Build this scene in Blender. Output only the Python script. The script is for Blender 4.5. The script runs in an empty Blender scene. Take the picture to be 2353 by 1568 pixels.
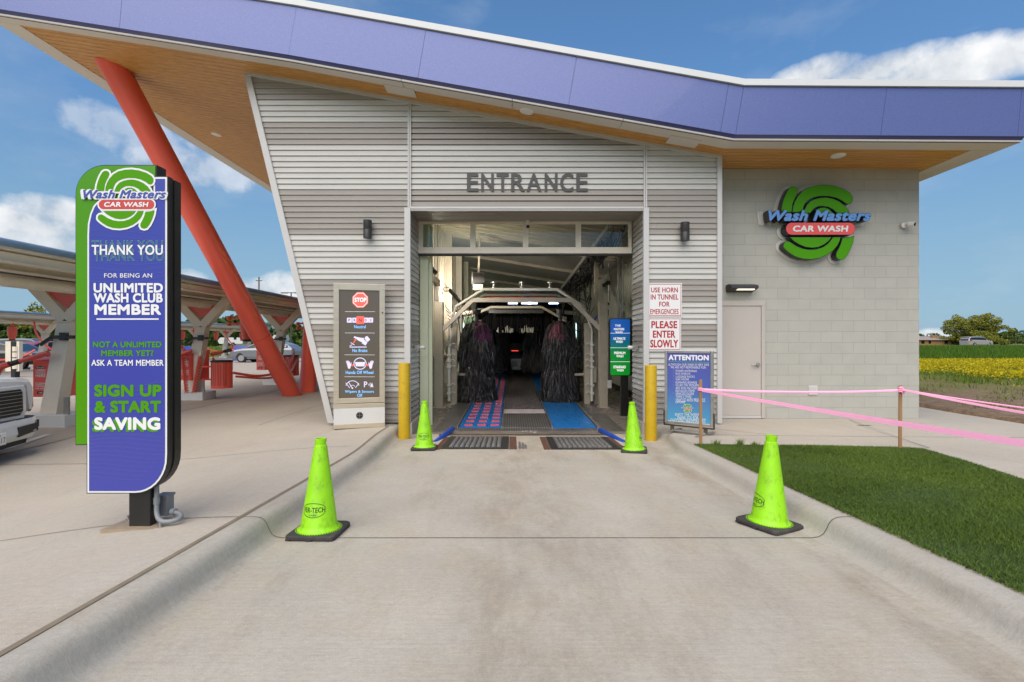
import bpy, math, random
import numpy as np
from mathutils import Vector, Matrix

C = bpy.context.scene.collection
R = math.radians
F = 1111.14            # focal length in units of a 2353 px wide frame (17 mm on 36 mm)
EYE = 1.45             # camera height above the building floor

# ------------------------------------------------------------------ camera
cam_d = bpy.data.cameras.new('camera'); cam_d.lens = 17; cam_d.sensor_width = 36
cam_d.clip_start = 0.05; cam_d.clip_end = 6000
cam = bpy.data.objects.new('camera', cam_d); C.objects.link(cam)
cam.location = (0, 0, EYE); cam.rotation_euler = (R(90), 0, 0)
bpy.context.scene.camera = cam

# ------------------------------------------------------------------ sky and sun
SUN_EL, SUN_AZ = 52, 196          # degrees; azimuth clockwise from +Y (behind and left of the camera)
def dirv(x, y):                     # direction of a sky feature from the camera's spot
    return Vector(((x-1176.5)/F, 1, (784-y)/F)).normalized()
world = bpy.data.worlds.new('World'); bpy.context.scene.world = world
world.use_nodes = True
nt = world.node_tree; N = nt.nodes; L = nt.links; N.clear()
def nd(t, **k):
    n = N.new(t)
    for a, b in k.items(): setattr(n, a, b)
    return n
def wmath(op, a, b=None, clamp=False):
    n = nd('ShaderNodeMath', operation=op, use_clamp=clamp)
    for i, v in enumerate((a, b)):
        if v is None: continue
        if hasattr(v, 'is_linked'): L.new(v, n.inputs[i])
        else: n.inputs[i].default_value = v
    return n.outputs[0]
sky = nd('ShaderNodeTexSky', sky_type='NISHITA'); sky.sun_disc = False
sky.sun_elevation = R(SUN_EL); sky.sun_rotation = R(SUN_AZ); sky.altitude = 200
sky.air_density = 1.0; sky.dust_density = .35; sky.ozone_density = 2.6
tc = nd('ShaderNodeTexCoord'); sep = nd('ShaderNodeSeparateXYZ'); L.new(tc.outputs['Generated'], sep.inputs[0])
n1 = nd('ShaderNodeTexNoise'); n1.inputs['Scale'].default_value = 13; n1.inputs['Detail'].default_value = 9; n1.inputs['Roughness'].default_value = .58
L.new(tc.outputs['Generated'], n1.inputs['Vector'])
n2 = nd('ShaderNodeTexNoise'); n2.inputs['Scale'].default_value = 4.5; n2.inputs['Detail'].default_value = 6; n2.inputs['Roughness'].default_value = .6
mp = nd('ShaderNodeMapping'); mp.inputs['Scale'].default_value = (1, 1, 2.2); mp.inputs['Location'].default_value = (3.1, .4, 1.7)
L.new(tc.outputs['Generated'], mp.inputs[0]); L.new(mp.outputs[0], n2.inputs['Vector'])
total = None
# clouds: centre, half width, half height, opacity, ragged edge
for x, y, a, b, op, rag in ((1870, 172, .062, .024, 1, .62), (2000, 168, .075, .024, 1, .62), (2140, 160, .075, .028, 1, .62), (2250, 142, .058, .024, 1, .62), (2080, 208, .20, .024, 1, .3),
                            (60, 515, .075, .030, 1, .8), (130, 490, .045, .026, .95, .8), (20, 550, .12, .032, .9, .7),
                            (245, 290, .06, .03, .42, 1.3), (330, 320, .05, .022, .35, 1.3), (455, 385, .09, .035, .55, 1.2), (520, 360, .06, .03, .5, 1.3),
                            (610, 672, .07, .028, .95, .9), (660, 662, .055, .03, .9, .9), (560, 690, .08, .02, .6, 1),
                            (2150, 775, .05, .014, .8, 1), (430, 655, .03, .03, .6, 1.2)):
    d = dirv(x, y)
    dx = wmath('DIVIDE', wmath('SUBTRACT', sep.outputs[0], d.x), a)
    dz = wmath('DIVIDE', wmath('SUBTRACT', sep.outputs[2], d.z), b)
    r2 = wmath('ADD', wmath('MULTIPLY', dx, dx), wmath('MULTIPLY', dz, dz))
    m = wmath('SUBTRACT', 1.0, r2)
    m = wmath('ADD', m, wmath('MULTIPLY', wmath('SUBTRACT', n1.outputs['Fac'], .5), 3.2*rag))
    m = wmath('MULTIPLY', wmath('MULTIPLY', m, 1.25, True), op)
    m = wmath('MULTIPLY', m, wmath('GREATER_THAN', sep.outputs[1], 0))
    total = m if total is None else wmath('MAXIMUM', total, m)
wisp = nd('ShaderNodeMapRange'); wisp.inputs[1].default_value = .5; wisp.inputs[2].default_value = .85; wisp.inputs[3].default_value = 0; wisp.inputs[4].default_value = .22
L.new(n2.outputs['Fac'], wisp.inputs[0])
total = wmath('MAXIMUM', total, wisp.outputs[0])
cr = nd('ShaderNodeMapRange'); cr.inputs[1].default_value = .35; cr.inputs[2].default_value = .68
L.new(n1.outputs['Fac'], cr.inputs[0])
ccol = nd('ShaderNodeMixRGB'); ccol.inputs[1].default_value = (4.0, 4.4, 4.9, 1); ccol.inputs[2].default_value = (7.0, 7.05, 7.1, 1)
L.new(cr.outputs[0], ccol.inputs[0])
hsv = nd('ShaderNodeHueSaturation'); hsv.inputs['Saturation'].default_value = 1.22
L.new(sky.outputs[0], hsv.inputs['Color'])
hz = nd('ShaderNodeMapRange'); hz.interpolation_type = 'SMOOTHSTEP'          # a clear, deep horizon
hz.inputs[1].default_value = -.02; hz.inputs[2].default_value = .50; hz.inputs[3].default_value = .50; hz.inputs[4].default_value = 1.15
L.new(sep.outputs[2], hz.inputs[0]); L.new(hz.outputs[0], hsv.inputs['Value'])
hb = nd('ShaderNodeMapRange'); hb.interpolation_type = 'SMOOTHSTEP'; hb.inputs[1].default_value = -.02; hb.inputs[2].default_value = .42; hb.inputs[3].default_value = .85; hb.inputs[4].default_value = .12
L.new(sep.outputs[2], hb.inputs[0])
hmix = nd('ShaderNodeMixRGB'); hmix.inputs[2].default_value = (2.05, 3.45, 4.7, 1); L.new(hb.outputs[0], hmix.inputs[0]); L.new(hsv.outputs[0], hmix.inputs[1])
mix = nd('ShaderNodeMixRGB'); L.new(total, mix.inputs[0]); L.new(hmix.outputs[0], mix.inputs[1]); L.new(ccol.outputs[0], mix.inputs[2])
bg = nd('ShaderNodeBackground'); bg.inputs[1].default_value = .10; L.new(mix.outputs[0], bg.inputs[0])
wo = nd('ShaderNodeOutputWorld'); L.new(bg.outputs[0], wo.inputs[0])

sd = bpy.data.lights.new('sun', 'SUN'); sd.energy = 3.0; sd.angle = R(75); sd.color = (1, .89, .745)
sun = bpy.data.objects.new('sun', sd); C.objects.link(sun)
sv = Vector((math.sin(R(SUN_AZ))*math.cos(R(SUN_EL)), math.cos(R(SUN_AZ))*math.cos(R(SUN_EL)), math.sin(R(SUN_EL))))
sun.rotation_euler = sv.to_track_quat('Z', 'Y').to_euler(); sun.location = (-20, -30, 40)

vs = bpy.context.scene.view_settings
bpy.context.scene.display_settings.display_device = 'sRGB'
vs.view_transform = 'Standard'; vs.look = 'None'; vs.exposure = 0.54; vs.gamma = 1
cy = bpy.context.scene.cycles
cy.max_bounces = 7; cy.diffuse_bounces = 4; cy.glossy_bounces = 3; cy.transmission_bounces = 5; cy.transparent_max_bounces = 8
cy.caustics_reflective = False; cy.caustics_refractive = False
try: cy.use_denoising = True
except Exception: pass

# ------------------------------------------------------------------ helpers
rnd = random.Random(7)
nrs = np.random.RandomState(11)
def D(x, y, Y):                      # a point at depth Y seen at (x, y) of the photograph
    return Vector(((x-1176.5)*Y/F, Y, EYE-(y-784)*Y/F))
def zroad(Y): return .193-.0432*Y
def zwalk(Y): return max(0.0, .343-.0432*Y)
def sstep(a, b, t):
    t = min(1, max(0, (t-a)/(b-a))); return t*t*(3-2*t)
def zlot(X, Y):                      # the left pavement: falls from the kerb to the car park
    lot = -.05-.07*sstep(9, 7, Y)
    k = sstep(-2.0, -5.2, X) if False else 1-sstep(-5.2, -2.0, X)
    return zwalk(Y)*(1-k)+lot*k
def lin(*c):
    o = []
    for v in c:
        v /= 255; o.append(v/12.92 if v <= .04045 else ((v+.055)/1.055)**2.4)
    return tuple(o)

class MB:
    def __init__(s): s.v = []; s.f = []; s.m = []; s.mi = 0
    def poly(s, pts):
        b = len(s.v); s.v += [tuple(p) for p in pts]; s.f.append(tuple(range(b, b+len(pts)))); s.m.append(s.mi)
    def faces(s, vs, fs):
        b = len(s.v); s.v += [tuple(p) for p in vs]
        for f in fs: s.f.append(tuple(b+i for i in f)); s.m.append(s.mi)
    def box(s, x0, x1, y0, y1, z0, z1):
        s.faces([(x0,y0,z0),(x1,y0,z0),(x1,y1,z0),(x0,y1,z0),(x0,y0,z1),(x1,y0,z1),(x1,y1,z1),(x0,y1,z1)],
                [(0,3,2,1),(4,5,6,7),(0,1,5,4),(1,2,6,5),(2,3,7,6),(3,0,4,7)])
    def hexa(s, p):                  # 4 bottom + 4 top points
        s.faces(p, [(0,3,2,1),(4,5,6,7),(0,1,5,4),(1,2,6,5),(2,3,7,6),(3,0,4,7)])
    def bar(s, a, b, w, h, up=(0,0,1)):
        a = Vector(a); b = Vector(b); d = (b-a).normalized(); u = Vector(up)
        sx = d.cross(u)
        if sx.length < 1e-4: sx = d.cross(Vector((1,0,0)))
        sx.normalize(); uy = sx.cross(d).normalized()
        q = [sx*(-w/2)+uy*(-h/2), sx*(w/2)+uy*(-h/2), sx*(w/2)+uy*(h/2), sx*(-w/2)+uy*(h/2)]
        s.hexa([a+k for k in q]+[b+k for k in q])
    def prism(s, pts, dv):           # closed planar polygon extruded by dv
        n = len(pts); b = len(s.v); dv = Vector(dv)
        s.v += [tuple(p) for p in pts]+[tuple(Vector(p)+dv) for p in pts]
        s.f.append(tuple(range(b, b+n))); s.f.append(tuple(range(b+2*n-1, b+n-1, -1))); s.m += [s.mi]*2
        for i in range(n):
            j = (i+1) % n
            s.f.append((b+j, b+i, b+n+i, b+n+j)); s.m.append(s.mi)
    def tube(s, path, r, n=8, cap=True):
        P = [Vector(p) for p in path]; k = len(P); b = len(s.v)
        rr = r if isinstance(r, (list, tuple)) else [r]*k
        t0 = (P[1]-P[0]).normalized()
        u = t0.cross(Vector((0,0,1)))
        if u.length < .05: u = t0.cross(Vector((1,0,0)))
        u.normalize()
        for i in range(k):
            t = (P[min(i+1,k-1)]-P[max(i-1,0)])
            t = t.normalized() if t.length > 1e-9 else t0
            u = (u-t*u.dot(t)); u.normalize(); w = t.cross(u)
            for j in range(n):
                a = 2*math.pi*j/n
                s.v.append(tuple(P[i]+(u*math.cos(a)+w*math.sin(a))*rr[i]))
        for i in range(k-1):
            for j in range(n):
                q = (j+1) % n
                s.f.append((b+i*n+j, b+i*n+q, b+(i+1)*n+q, b+(i+1)*n+j)); s.m.append(s.mi)
        if cap:
            s.f.append(tuple(b+j for j in range(n-1,-1,-1))); s.f.append(tuple(b+(k-1)*n+j for j in range(n))); s.m += [s.mi]*2
    def cyl(s, a, b, r, r2=None, n=20): s.tube([a, b], [r, r if r2 is None else r2], n)
    def lathe(s, prof, c=(0,0,0), n=32, axis='z'):
        b = len(s.v); k = len(prof)
        for r, z in prof:
            for j in range(n):
                a = 2*math.pi*j/n; p = (r*math.cos(a), r*math.sin(a), z)
                if axis == 'y': p = (p[0], p[2], p[1])
                if axis == 'x': p = (p[2], p[0], p[1])
                s.v.append((c[0]+p[0], c[1]+p[1], c[2]+p[2]))
        for i in range(k-1):
            for j in range(n):
                q = (j+1) % n
                s.f.append((b+i*n+j, b+i*n+q, b+(i+1)*n+q, b+(i+1)*n+j)); s.m.append(s.mi)
        if prof[0][0] > 1e-6: s.f.append(tuple(b+j for j in range(n-1,-1,-1))); s.m.append(s.mi)
        if prof[-1][0] > 1e-6: s.f.append(tuple(b+(k-1)*n+j for j in range(n))); s.m.append(s.mi)
    def build(s, name, mats, parent=None, smooth=False, bevel=0, origin=None):
        v = np.array(s.v, dtype=np.float64).reshape(-1, 3)
        loc = Vector((0,0,0))
        if parent is not None:
            r = parent
            while r.parent: r = r.parent
            v = v-np.array(r.location)
            if parent is not r and False: pass
            off = Vector((0,0,0)); q = parent
            while q.parent: off += q.location; q = q.parent
            v = v-np.array(off)
        elif origin == 'base':
            mn = v.min(0); mx = v.max(0); loc = Vector(((mn[0]+mx[0])/2, (mn[1]+mx[1])/2, mn[2]))
            v = v-np.array(loc)
        me = bpy.data.meshes.new(name)
        me.from_pydata(v.tolist(), [], s.f)
        if not isinstance(mats, (list, tuple)): mats = [mats]
        for m in mats: me.materials.append(m)
        if len(mats) > 1: me.polygons.foreach_set('material_index', s.m)
        if smooth:
            me.polygons.foreach_set('use_smooth', [True]*len(me.polygons))
            try: me.set_sharp_from_angle(angle=R(40))
            except Exception: pass
        me.update()
        o = bpy.data.objects.new(name, me); C.objects.link(o); o.location = loc
        if parent is not None: o.parent = parent
        if bevel:
            bm = o.modifiers.new('bevel', 'BEVEL'); bm.width = bevel; bm.segments = 2; bm.limit_method = 'ANGLE'; bm.angle_limit = R(40)
        return o
def rawmesh(name, verts, faces_n, mats, midx=None, parent=None):
    """verts (n,3) array, consecutive groups of faces_n verts make one face"""
    verts = np.asarray(verts, dtype=np.float32).reshape(-1, 3)
    if parent is not None:
        r = parent
        while r.parent: r = r.parent
        verts = verts-np.array(r.location, dtype=np.float32)
    nf = len(verts)//faces_n
    me = bpy.data.meshes.new(name)
    me.vertices.add(len(verts)); me.vertices.foreach_set('co', verts.ravel())
    me.loops.add(len(verts)); me.loops.foreach_set('vertex_index', np.arange(len(verts), dtype=np.int32))
    me.polygons.add(nf); me.polygons.foreach_set('loop_start', np.arange(0, len(verts), faces_n, dtype=np.int32))
    if not isinstance(mats, (list, tuple)): mats = [mats]
    for m in mats: me.materials.append(m)
    if midx is not None: me.polygons.foreach_set('material_index', np.asarray(midx, dtype=np.int32))
    me.update(calc_edges=True); me.validate()
    o = bpy.data.objects.new(name, me); C.objects.link(o)
    if parent is not None: o.parent = parent
    return o
def tag(o, label, cat, group=None):
    o['label'] = label; o['category'] = cat
    if group: o['group'] = group
    return o
def thing(name, label, cat, loc=(0,0,0), group=None):
    o = bpy.data.objects.new(name, None); C.objects.link(o); o.location = loc; o.empty_display_size = .1
    return tag(o, label, cat, group)
def struct(o, kind='structure'): o['kind'] = kind; return o
def dup(o, parent=None):
    c = o.copy(); C.objects.link(c)
    if parent is not None: c.parent = parent
    for ch in list(o.children): dup(ch, c)
    return c
def arc(cx, cy, r, a0, a1, n=10, ry=None):
    ry = r if ry is None else ry
    return [(cx+r*math.cos(R(a0+(a1-a0)*i/n)), cy+ry*math.sin(R(a0+(a1-a0)*i/n))) for i in range(n+1)]
def offset_poly(p, d):               # grow a simple polygon by d
    n = len(p); A = sum(p[i][0]*p[(i+1)%n][1]-p[(i+1)%n][0]*p[i][1] for i in range(n))
    sg = 1 if A > 0 else -1; o = []
    for i in range(n):
        a = Vector(p[i-1]); b = Vector(p[i]); c = Vector(p[(i+1)%n])
        e1 = (b-a); e2 = (c-b)
        e1 = e1.normalized() if e1.length > 1e-9 else e2.normalized(); e2 = e2.normalized() if e2.length > 1e-9 else e1
        m = Vector((e1.y, -e1.x))+Vector((e2.y, -e2.x))
        m = m.normalized() if m.length > 1e-6 else Vector((e1.y, -e1.x))
        k = max(.5, m.dot(Vector((e1.y, -e1.x))))
        o.append((b.x+sg*m.x*d/k, b.y+sg*m.y*d/k))
    return o

_tc = {}
def text_geo(s, bold, shear, outline, gap=1.06):
    key = (s, bold, shear, outline)
    if key in _tc: return _tc[key]
    cu = bpy.data.curves.new('t', 'FONT'); cu.body = s; cu.offset = bold; cu.shear = shear; cu.resolution_u = 4; cu.space_character = 1.06
    if outline: cu.fill_mode = 'NONE' if hasattr(cu, 'fill_mode') else cu.fill_mode; cu.bevel_depth = outline; cu.bevel_resolution = 0
    ob = bpy.data.objects.new('t', cu); me = ob.to_mesh()
    vs = np.array([v.co[:] for v in me.vertices]).reshape(-1, 3); fs = [tuple(p.vertices) for p in me.polygons]
    ob.to_mesh_clear(); bpy.data.objects.remove(ob); bpy.data.curves.remove(cu)
    mn = vs.min(0); mx = vs.max(0)
    vs = (vs-mn)/np.maximum(mx-mn, 1e-6)
    _tc[key] = (vs, fs); return vs, fs
def text(mb, s, x0, x1, y0, y1, m, bold=.02, shear=0, w=0.0, depth=0.0, outline=0):
    """print s into the box (x0..x1, top y0, bottom y1) of the map m(x, y, out); depth > 0 makes solid letters.
    Weight comes from a few copies shifted by a stroke fraction, so heavy letters never close up."""
    off = 0; sh = bold*.95*abs(y1-y0)
    vs, fs = text_geo(s, off, shear, outline)
    sg = 1 if x1 > x0 else -1; sv = 1 if y1 > y0 else -1
    x0 += sg*sh; x1 -= sg*sh; y0 += sv*sh; y1 -= sv*sh
    shifts = [(0,0)] if sh < 1e-6 else [(0,0),(1,0),(-1,0),(0,1),(0,-1),(.8,.8),(-.8,.8),(.8,-.8),(-.8,-.8)]
    for k, (ax, ay) in enumerate(shifts):
        dw = -k*(.00006 if not depth else .0002)
        P = [m(x0+(x1-x0)*a+ax*sh, y1+(y0-y1)*b+ay*sh, w+dw+(c*.0008 if outline else 0)) for a, b, c in vs]
        mb.faces(P, fs)
        if depth:
            Q = [m(x0+(x1-x0)*a+ax*sh, y1+(y0-y1)*b+ay*sh, w-depth) for a, b, c in vs]
            cnt = {}
            for f in fs:
                for i in range(len(f)):
                    e = (f[i], f[(i+1)%len(f)]); cnt[e] = cnt.get(e, 0)+1
            n = len(P); side = [(a, b) for a, b in cnt if (b, a) not in cnt]
            mb.faces(list(P)+list(Q), [(b, a, n+a, n+b) for a, b in side])
def flat(mb, pts, m, w): mb.poly([m(x, y, w) for x, y in pts])
def rrect(x0, x1, y0, y1, r, n=5):
    return arc(x1-r, y1-r, r, 0, 90, n)+arc(x0+r, y1-r, r, 90, 180, n)+arc(x0+r, y0+r, r, 180, 270, n)+arc(x1-r, y0+r, r, 270, 360, n)
def plane_map(Y): return lambda x, y, w: Vector(((x-1176.5)*Y/F, Y-w, EYE-(y-784)*Y/F))

# ------------------------------------------------------------------ materials
def base(name):
    m = bpy.data.materials.new(name); m.use_nodes = True
    return m, m.node_tree, m.node_tree.nodes['Principled BSDF']
def mat(name, col, rough=.6, metal=0, var=.0, vscale=4, bump=0, bscale=60, stretch=(1,1,1), spec=.5, coat=0, emit=0, ecol=None, dirt=0, dcol=(.1,.09,.07), dscale=2.5, rvar=0):
    m, t, p = base(name)
    p.inputs['Base Color'].default_value = (*col, 1); p.inputs['Roughness'].default_value = rough; p.inputs['Metallic'].default_value = metal
    p.inputs['Specular IOR Level'].default_value = spec; p.inputs['Coat Weight'].default_value = coat; p.inputs['Coat Roughness'].default_value = .08
    if emit: p.inputs['Emission Color'].default_value = (*(ecol or col), 1); p.inputs['Emission Strength'].default_value = emit
    if var or bump or dirt or rvar:
        c = t.nodes.new('ShaderNodeTexCoord'); mp = t.nodes.new('ShaderNodeMapping'); mp.inputs['Scale'].default_value = stretch
        t.links.new(c.outputs['Object'], mp.inputs[0])
        def noise(sc, det=5, ro=.6):
            n = t.nodes.new('ShaderNodeTexNoise'); n.inputs['Scale'].default_value = sc; n.inputs['Detail'].default_value = det; n.inputs['Roughness'].default_value = ro
            t.links.new(mp.outputs[0], n.inputs['Vector']); return n
        src = None
        if var:
            n = noise(vscale); mr = t.nodes.new('ShaderNodeMapRange'); mr.inputs[1].default_value = .25; mr.inputs[2].default_value = .75
            mr.inputs[3].default_value = 1-var; mr.inputs[4].default_value = 1+var
            t.links.new(n.outputs['Fac'], mr.inputs[0])
            mx = t.nodes.new('ShaderNodeMixRGB'); mx.blend_type = 'MULTIPLY'; mx.inputs[0].default_value = 1; mx.inputs[1].default_value = (*col, 1)
            t.links.new(mr.outputs[0], mx.inputs[2]); src = mx.outputs[0]
        if dirt:
            n = noise(dscale, 9, .7); mr = t.nodes.new('ShaderNodeMapRange'); mr.inputs[1].default_value = .52; mr.inputs[2].default_value = .78; mr.inputs[4].default_value = dirt
            t.links.new(n.outputs['Fac'], mr.inputs[0])
            mx = t.nodes.new('ShaderNodeMixRGB'); mx.inputs[1].default_value = (*col, 1); mx.inputs[2].default_value = (*dcol, 1)
            t.links.new(mr.outputs[0], mx.inputs[0])
            if src: t.links.new(src, mx.inputs[1])
            src = mx.outputs[0]
        if src: t.links.new(src, p.inputs['Base Color'])
        if rvar:
            n = noise(vscale*1.7); mr = t.nodes.new('ShaderNodeMapRange'); mr.inputs[1].default_value = .3; mr.inputs[2].default_value = .7
            mr.inputs[3].default_value = max(.02, rough-rvar); mr.inputs[4].default_value = min(1, rough+rvar)
            t.links.new(n.outputs['Fac'], mr.inputs[0]); t.links.new(mr.outputs[0], p.inputs['Roughness'])
        if bump:
            n = noise(bscale, 6); b = t.nodes.new('ShaderNodeBump'); b.inputs['Strength'].default_value = bump; b.inputs['Distance'].default_value = .01
            t.links.new(n.outputs['Fac'], b.inputs['Height']); t.links.new(b.outputs[0], p.inputs['Normal'])
    return m
def concrete(name, c0, c1, c2, rough=.85, streak=(2.2, 90, 1), stain=.35, scol=(.2,.16,.12), wet=0, lane=0):
    m, t, p = base(name); ns = t.nodes; lk = t.links
    c = ns.new('ShaderNodeTexCoord')
    def noise(sc, det=6, ro=.62, scale=(1,1,1), loc=(0,0,0)):
        mp = ns.new('ShaderNodeMapping'); mp.inputs['Scale'].default_value = scale; mp.inputs['Location'].default_value = loc
        n = ns.new('ShaderNodeTexNoise'); n.inputs['Scale'].default_value = sc; n.inputs['Detail'].default_value = det; n.inputs['Roughness'].default_value = ro
        lk.new(c.outputs['Object'], mp.inputs[0]); lk.new(mp.outputs[0], n.inputs['Vector']); return n.outputs['Fac']
    def rng(v, a, b, lo=0, hi=1):
        r = ns.new('ShaderNodeMapRange'); r.inputs[1].default_value = a; r.inputs[2].default_value = b; r.inputs[3].default_value = lo; r.inputs[4].default_value = hi
        lk.new(v, r.inputs[0]); return r.outputs[0]
    def mixc(f, a, b, mode='MIX'):
        x = ns.new('ShaderNodeMixRGB'); x.blend_type = mode
        for i, v in ((0, f), (1, a), (2, b)):
            if hasattr(v, 'is_linked'): lk.new(v, x.inputs[i])
            else: x.inputs[i].default_value = v if i == 0 else (*v, 1)
        return x.outputs[0]
    col = mixc(rng(noise(.9), .35, .65), c0, c1)
    col = mixc(rng(noise(2.3, loc=(5,2,0)), .45, .72), col, c2)
    # long tyre-lane stains running along the lane and blotchy spots
    col = mixc(rng(noise(1.3, 9, .74, (1.6, .4, 1), (2,7,0)), .52, .76, 0, stain), col, scol)
    col = mixc(rng(noise(5.5, 9, .75, (1,1,1), (9,1,3)), .60, .80, 0, stain*.9), col, scol)
    col = mixc(rng(noise(26, 4, .7, (1,2.2,1), (1,4,2)), .66, .76, 0, .5), col, (.15,.12,.09))
    if lane:
        sp = ns.new('ShaderNodeSeparateXYZ'); lk.new(c.outputs['Object'], sp.inputs[0])
        def mth(op, a_, b_=None):
            q = ns.new('ShaderNodeMath'); q.operation = op
            for i, v in enumerate((a_, b_)):
                if v is None: continue
                if hasattr(v, 'is_linked'): lk.new(v, q.inputs[i])
                else: q.inputs[i].default_value = v
            return q.outputs[0]
        wob = mth('ADD', sp.outputs[0], mth('MULTIPLY', noise(.8, 6, .7, (1,.5,1), (3,3,1)), .9))
        for x0, wd, am, cc in ((.55, .50, .62, (.27,.215,.155)), (-1.35, .22, .75, (.235,.21,.17)), (2.52, .20, .75, (.26,.21,.15)), (1.72, .34, .3, (.30,.24,.175))):
            d_ = mth('DIVIDE', mth('SUBTRACT', wob, x0), wd); g_ = mth('POWER', 2.718, mth('MULTIPLY', mth('MULTIPLY', d_, d_), -1))
            col = mixc(mth('MULTIPLY', mth('MULTIPLY', g_, am), rng(noise(3.5, 9, .75, (1,.45,1), (x0,2,5)), .36, .66)), col, cc)
    fine = noise(150, 3, .7); br = noise(1, 5, .6, streak)
    g = rng(fine, .2, .8, .88, 1.1)
    g2 = ns.new('ShaderNodeMath'); g2.operation = 'MULTIPLY'; lk.new(g, g2.inputs[0]); lk.new(rng(noise(28, 7, .8, (1,1.6,1), (6,2,8)), .3, .7, .86, 1.12), g2.inputs[1]); g = g2.outputs[0]
    gx = ns.new('ShaderNodeMath'); gx.operation = 'MULTIPLY'; lk.new(g, gx.inputs[0]); lk.new(rng(br, .25, .75, .945, 1.045), gx.inputs[1])
    col = mixc(1.0, col, gx.outputs[0], 'MULTIPLY')
    lk.new(col, p.inputs['Base Color']); p.inputs['Roughness'].default_value = rough
    if wet:
        lk.new(rng(noise(1.1, 5, .6, (1,1,1), (4,4,0)), .4, .62, .12, rough), p.inputs['Roughness'])
    b = ns.new('ShaderNodeBump'); b.inputs['Strength'].default_value = .35; b.inputs['Distance'].default_value = .006
    a2 = ns.new('ShaderNodeMath'); lk.new(fine, a2.inputs[0]); lk.new(br, a2.inputs[1])
    lk.new(a2.outputs[0], b.inputs['Height']); lk.new(b.outputs[0], p.inputs['Normal'])
    return m
M = {}
M['road'] = concrete('road_concrete', (.485,.445,.372), (.41,.374,.315), (.45,.392,.308), streak=(2.2,60,1), stain=.5, lane=1)
M['walk'] = concrete('pavement_concrete', (.482,.434,.36), (.438,.395,.332), (.465,.40,.322), streak=(2.5, 60, 1), stain=.22)
M['kerb'] = concrete('kerb_concrete', (.445,.412,.352), (.40,.372,.322), (.415,.365,.295), stain=.5, scol=(.17,.14,.10))
M['wet'] = concrete('wet_concrete', (.23,.20,.165), (.19,.165,.135), (.26,.22,.18), rough=.5, wet=1, stain=.6, scol=(.08,.065,.05))
M['joint'] = mat('joint', (.14,.115,.085), .9, var=.3, vscale=20)
M['joint_tan'] = mat('joint_sealant', (.21,.17,.115), .9, var=.2, vscale=8)
M['groove'] = mat('groove', (.15,.125,.10), .95, var=.4, vscale=6)
M['sid_l'] = mat('siding_light', (.57,.555,.52), .42, var=.05, vscale=1.5, spec=.4, dirt=.12, dcol=(.35,.31,.26), dscale=1.2)
M['sid_d'] = mat('siding_taupe', (.345,.31,.278), .42, var=.05, vscale=1.5, spec=.4, dirt=.12, dcol=(.25,.21,.17), dscale=1.2)
M['trim'] = mat('metal_trim', (.54,.53,.51), .4, var=.04, vscale=2)
M['white'] = mat('white_paint', (.66,.65,.62), .45, var=.04, vscale=2)
M['border'] = mat('soffit_border', (.60,.565,.50), .45, var=.04, vscale=1.5)
M['navy'] = mat('fascia_drip', (.045,.05,.16), .35, coat=.3)
M['cap'] = mat('roof_cap', (.66,.67,.67), .35, var=.03, vscale=2)
M['red'] = mat('red_paint', (.80,.105,.065), .38, var=.03, vscale=1.2, coat=.2)
M['redflat'] = mat('red_print', (.55,.05,.04), .4)
M['yellow'] = mat('yellow_sleeve', (.56,.36,.008), .4, var=.08, vscale=6, dirt=.5, dcol=(.22,.15,.03), dscale=7)
M['black'] = mat('black_paint', (.016,.015,.014), .32, var=.3, vscale=9, bump=.05, bscale=200)
M['rubber'] = mat('black_rubber', (.04,.036,.034), .75, var=.25, vscale=14, bump=.2, bscale=90, dirt=.5, dcol=(.14,.12,.10), dscale=7)
M['dark'] = mat('dark_steel', (.055,.052,.05), .45, .5, var=.3, vscale=8)
M['steel'] = mat('galvanised_steel', (.42,.41,.39), .36, .75, var=.16, vscale=7, rvar=.1)
M['stain'] = mat('stainless_steel', (.64,.56,.43), .30, .55, var=.1, vscale=3, stretch=(1,1,6))
M['bronze'] = mat('bronze_fixture', (.045,.042,.042), .45, .3)
M['door'] = mat('door_paint', (.50,.455,.405), .45, var=.03, vscale=2)
M['cream'] = mat('cream_steel', (.78,.70,.57), .45, var=.07, vscale=2.5, dirt=.2, dcol=(.35,.3,.22), dscale=3)
M['creamdk'] = mat('beige_tube', (.40,.345,.265), .45, var=.12, vscale=5, dirt=.3, dcol=(.2,.16,.11), dscale=4)
M['print_w'] = mat('white_print', (.78,.78,.78), .4)
M['print_g'] = mat('green_print', (.075,.30,.0), .5, spec=.15); M['print_gl'] = mat('pale_green_print', (.16,.42,.22), .5, spec=.2)
M['green'] = mat('green_acrylic', (.065,.29,.0), .5, spec=.2)
M['bluelet'] = mat('blue_letter', (.13,.30,.66), .35, coat=.2)
M['pill'] = mat('red_acrylic', (.80,.085,.07), .3, coat=.3)
M['backing'] = mat('sign_backing', (.60,.575,.53), .35)
M['sticker'] = mat('aluminium_sign', (.78,.77,.76), .35)
M['redtxt'] = mat('red_lettering', (.42,.022,.02), .4)
M['charcoal'] = mat('charcoal_letter', (.055,.05,.05), .45)
M['hoseblue'] = mat('blue_pipe', (.012,.07,.42), .35, var=.15, vscale=10)
M['matblue'] = mat('blue_belt', (.010,.145,.43), .35, var=.14, vscale=3, stretch=(3,.6,1), dirt=.18, dcol=(.01,.05,.16), dscale=4, rvar=.12)
M['rollred'] = mat('red_roller', (.62,.05,.035), .35, var=.15, vscale=20)
M['pink'] = mat('pink_tape', (1,.44,.63), .4)
M['lath'] = mat('wooden_lath', (.36,.20,.085), .75, var=.25, vscale=10, stretch=(1,1,.2), bump=.15, bscale=40)
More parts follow.
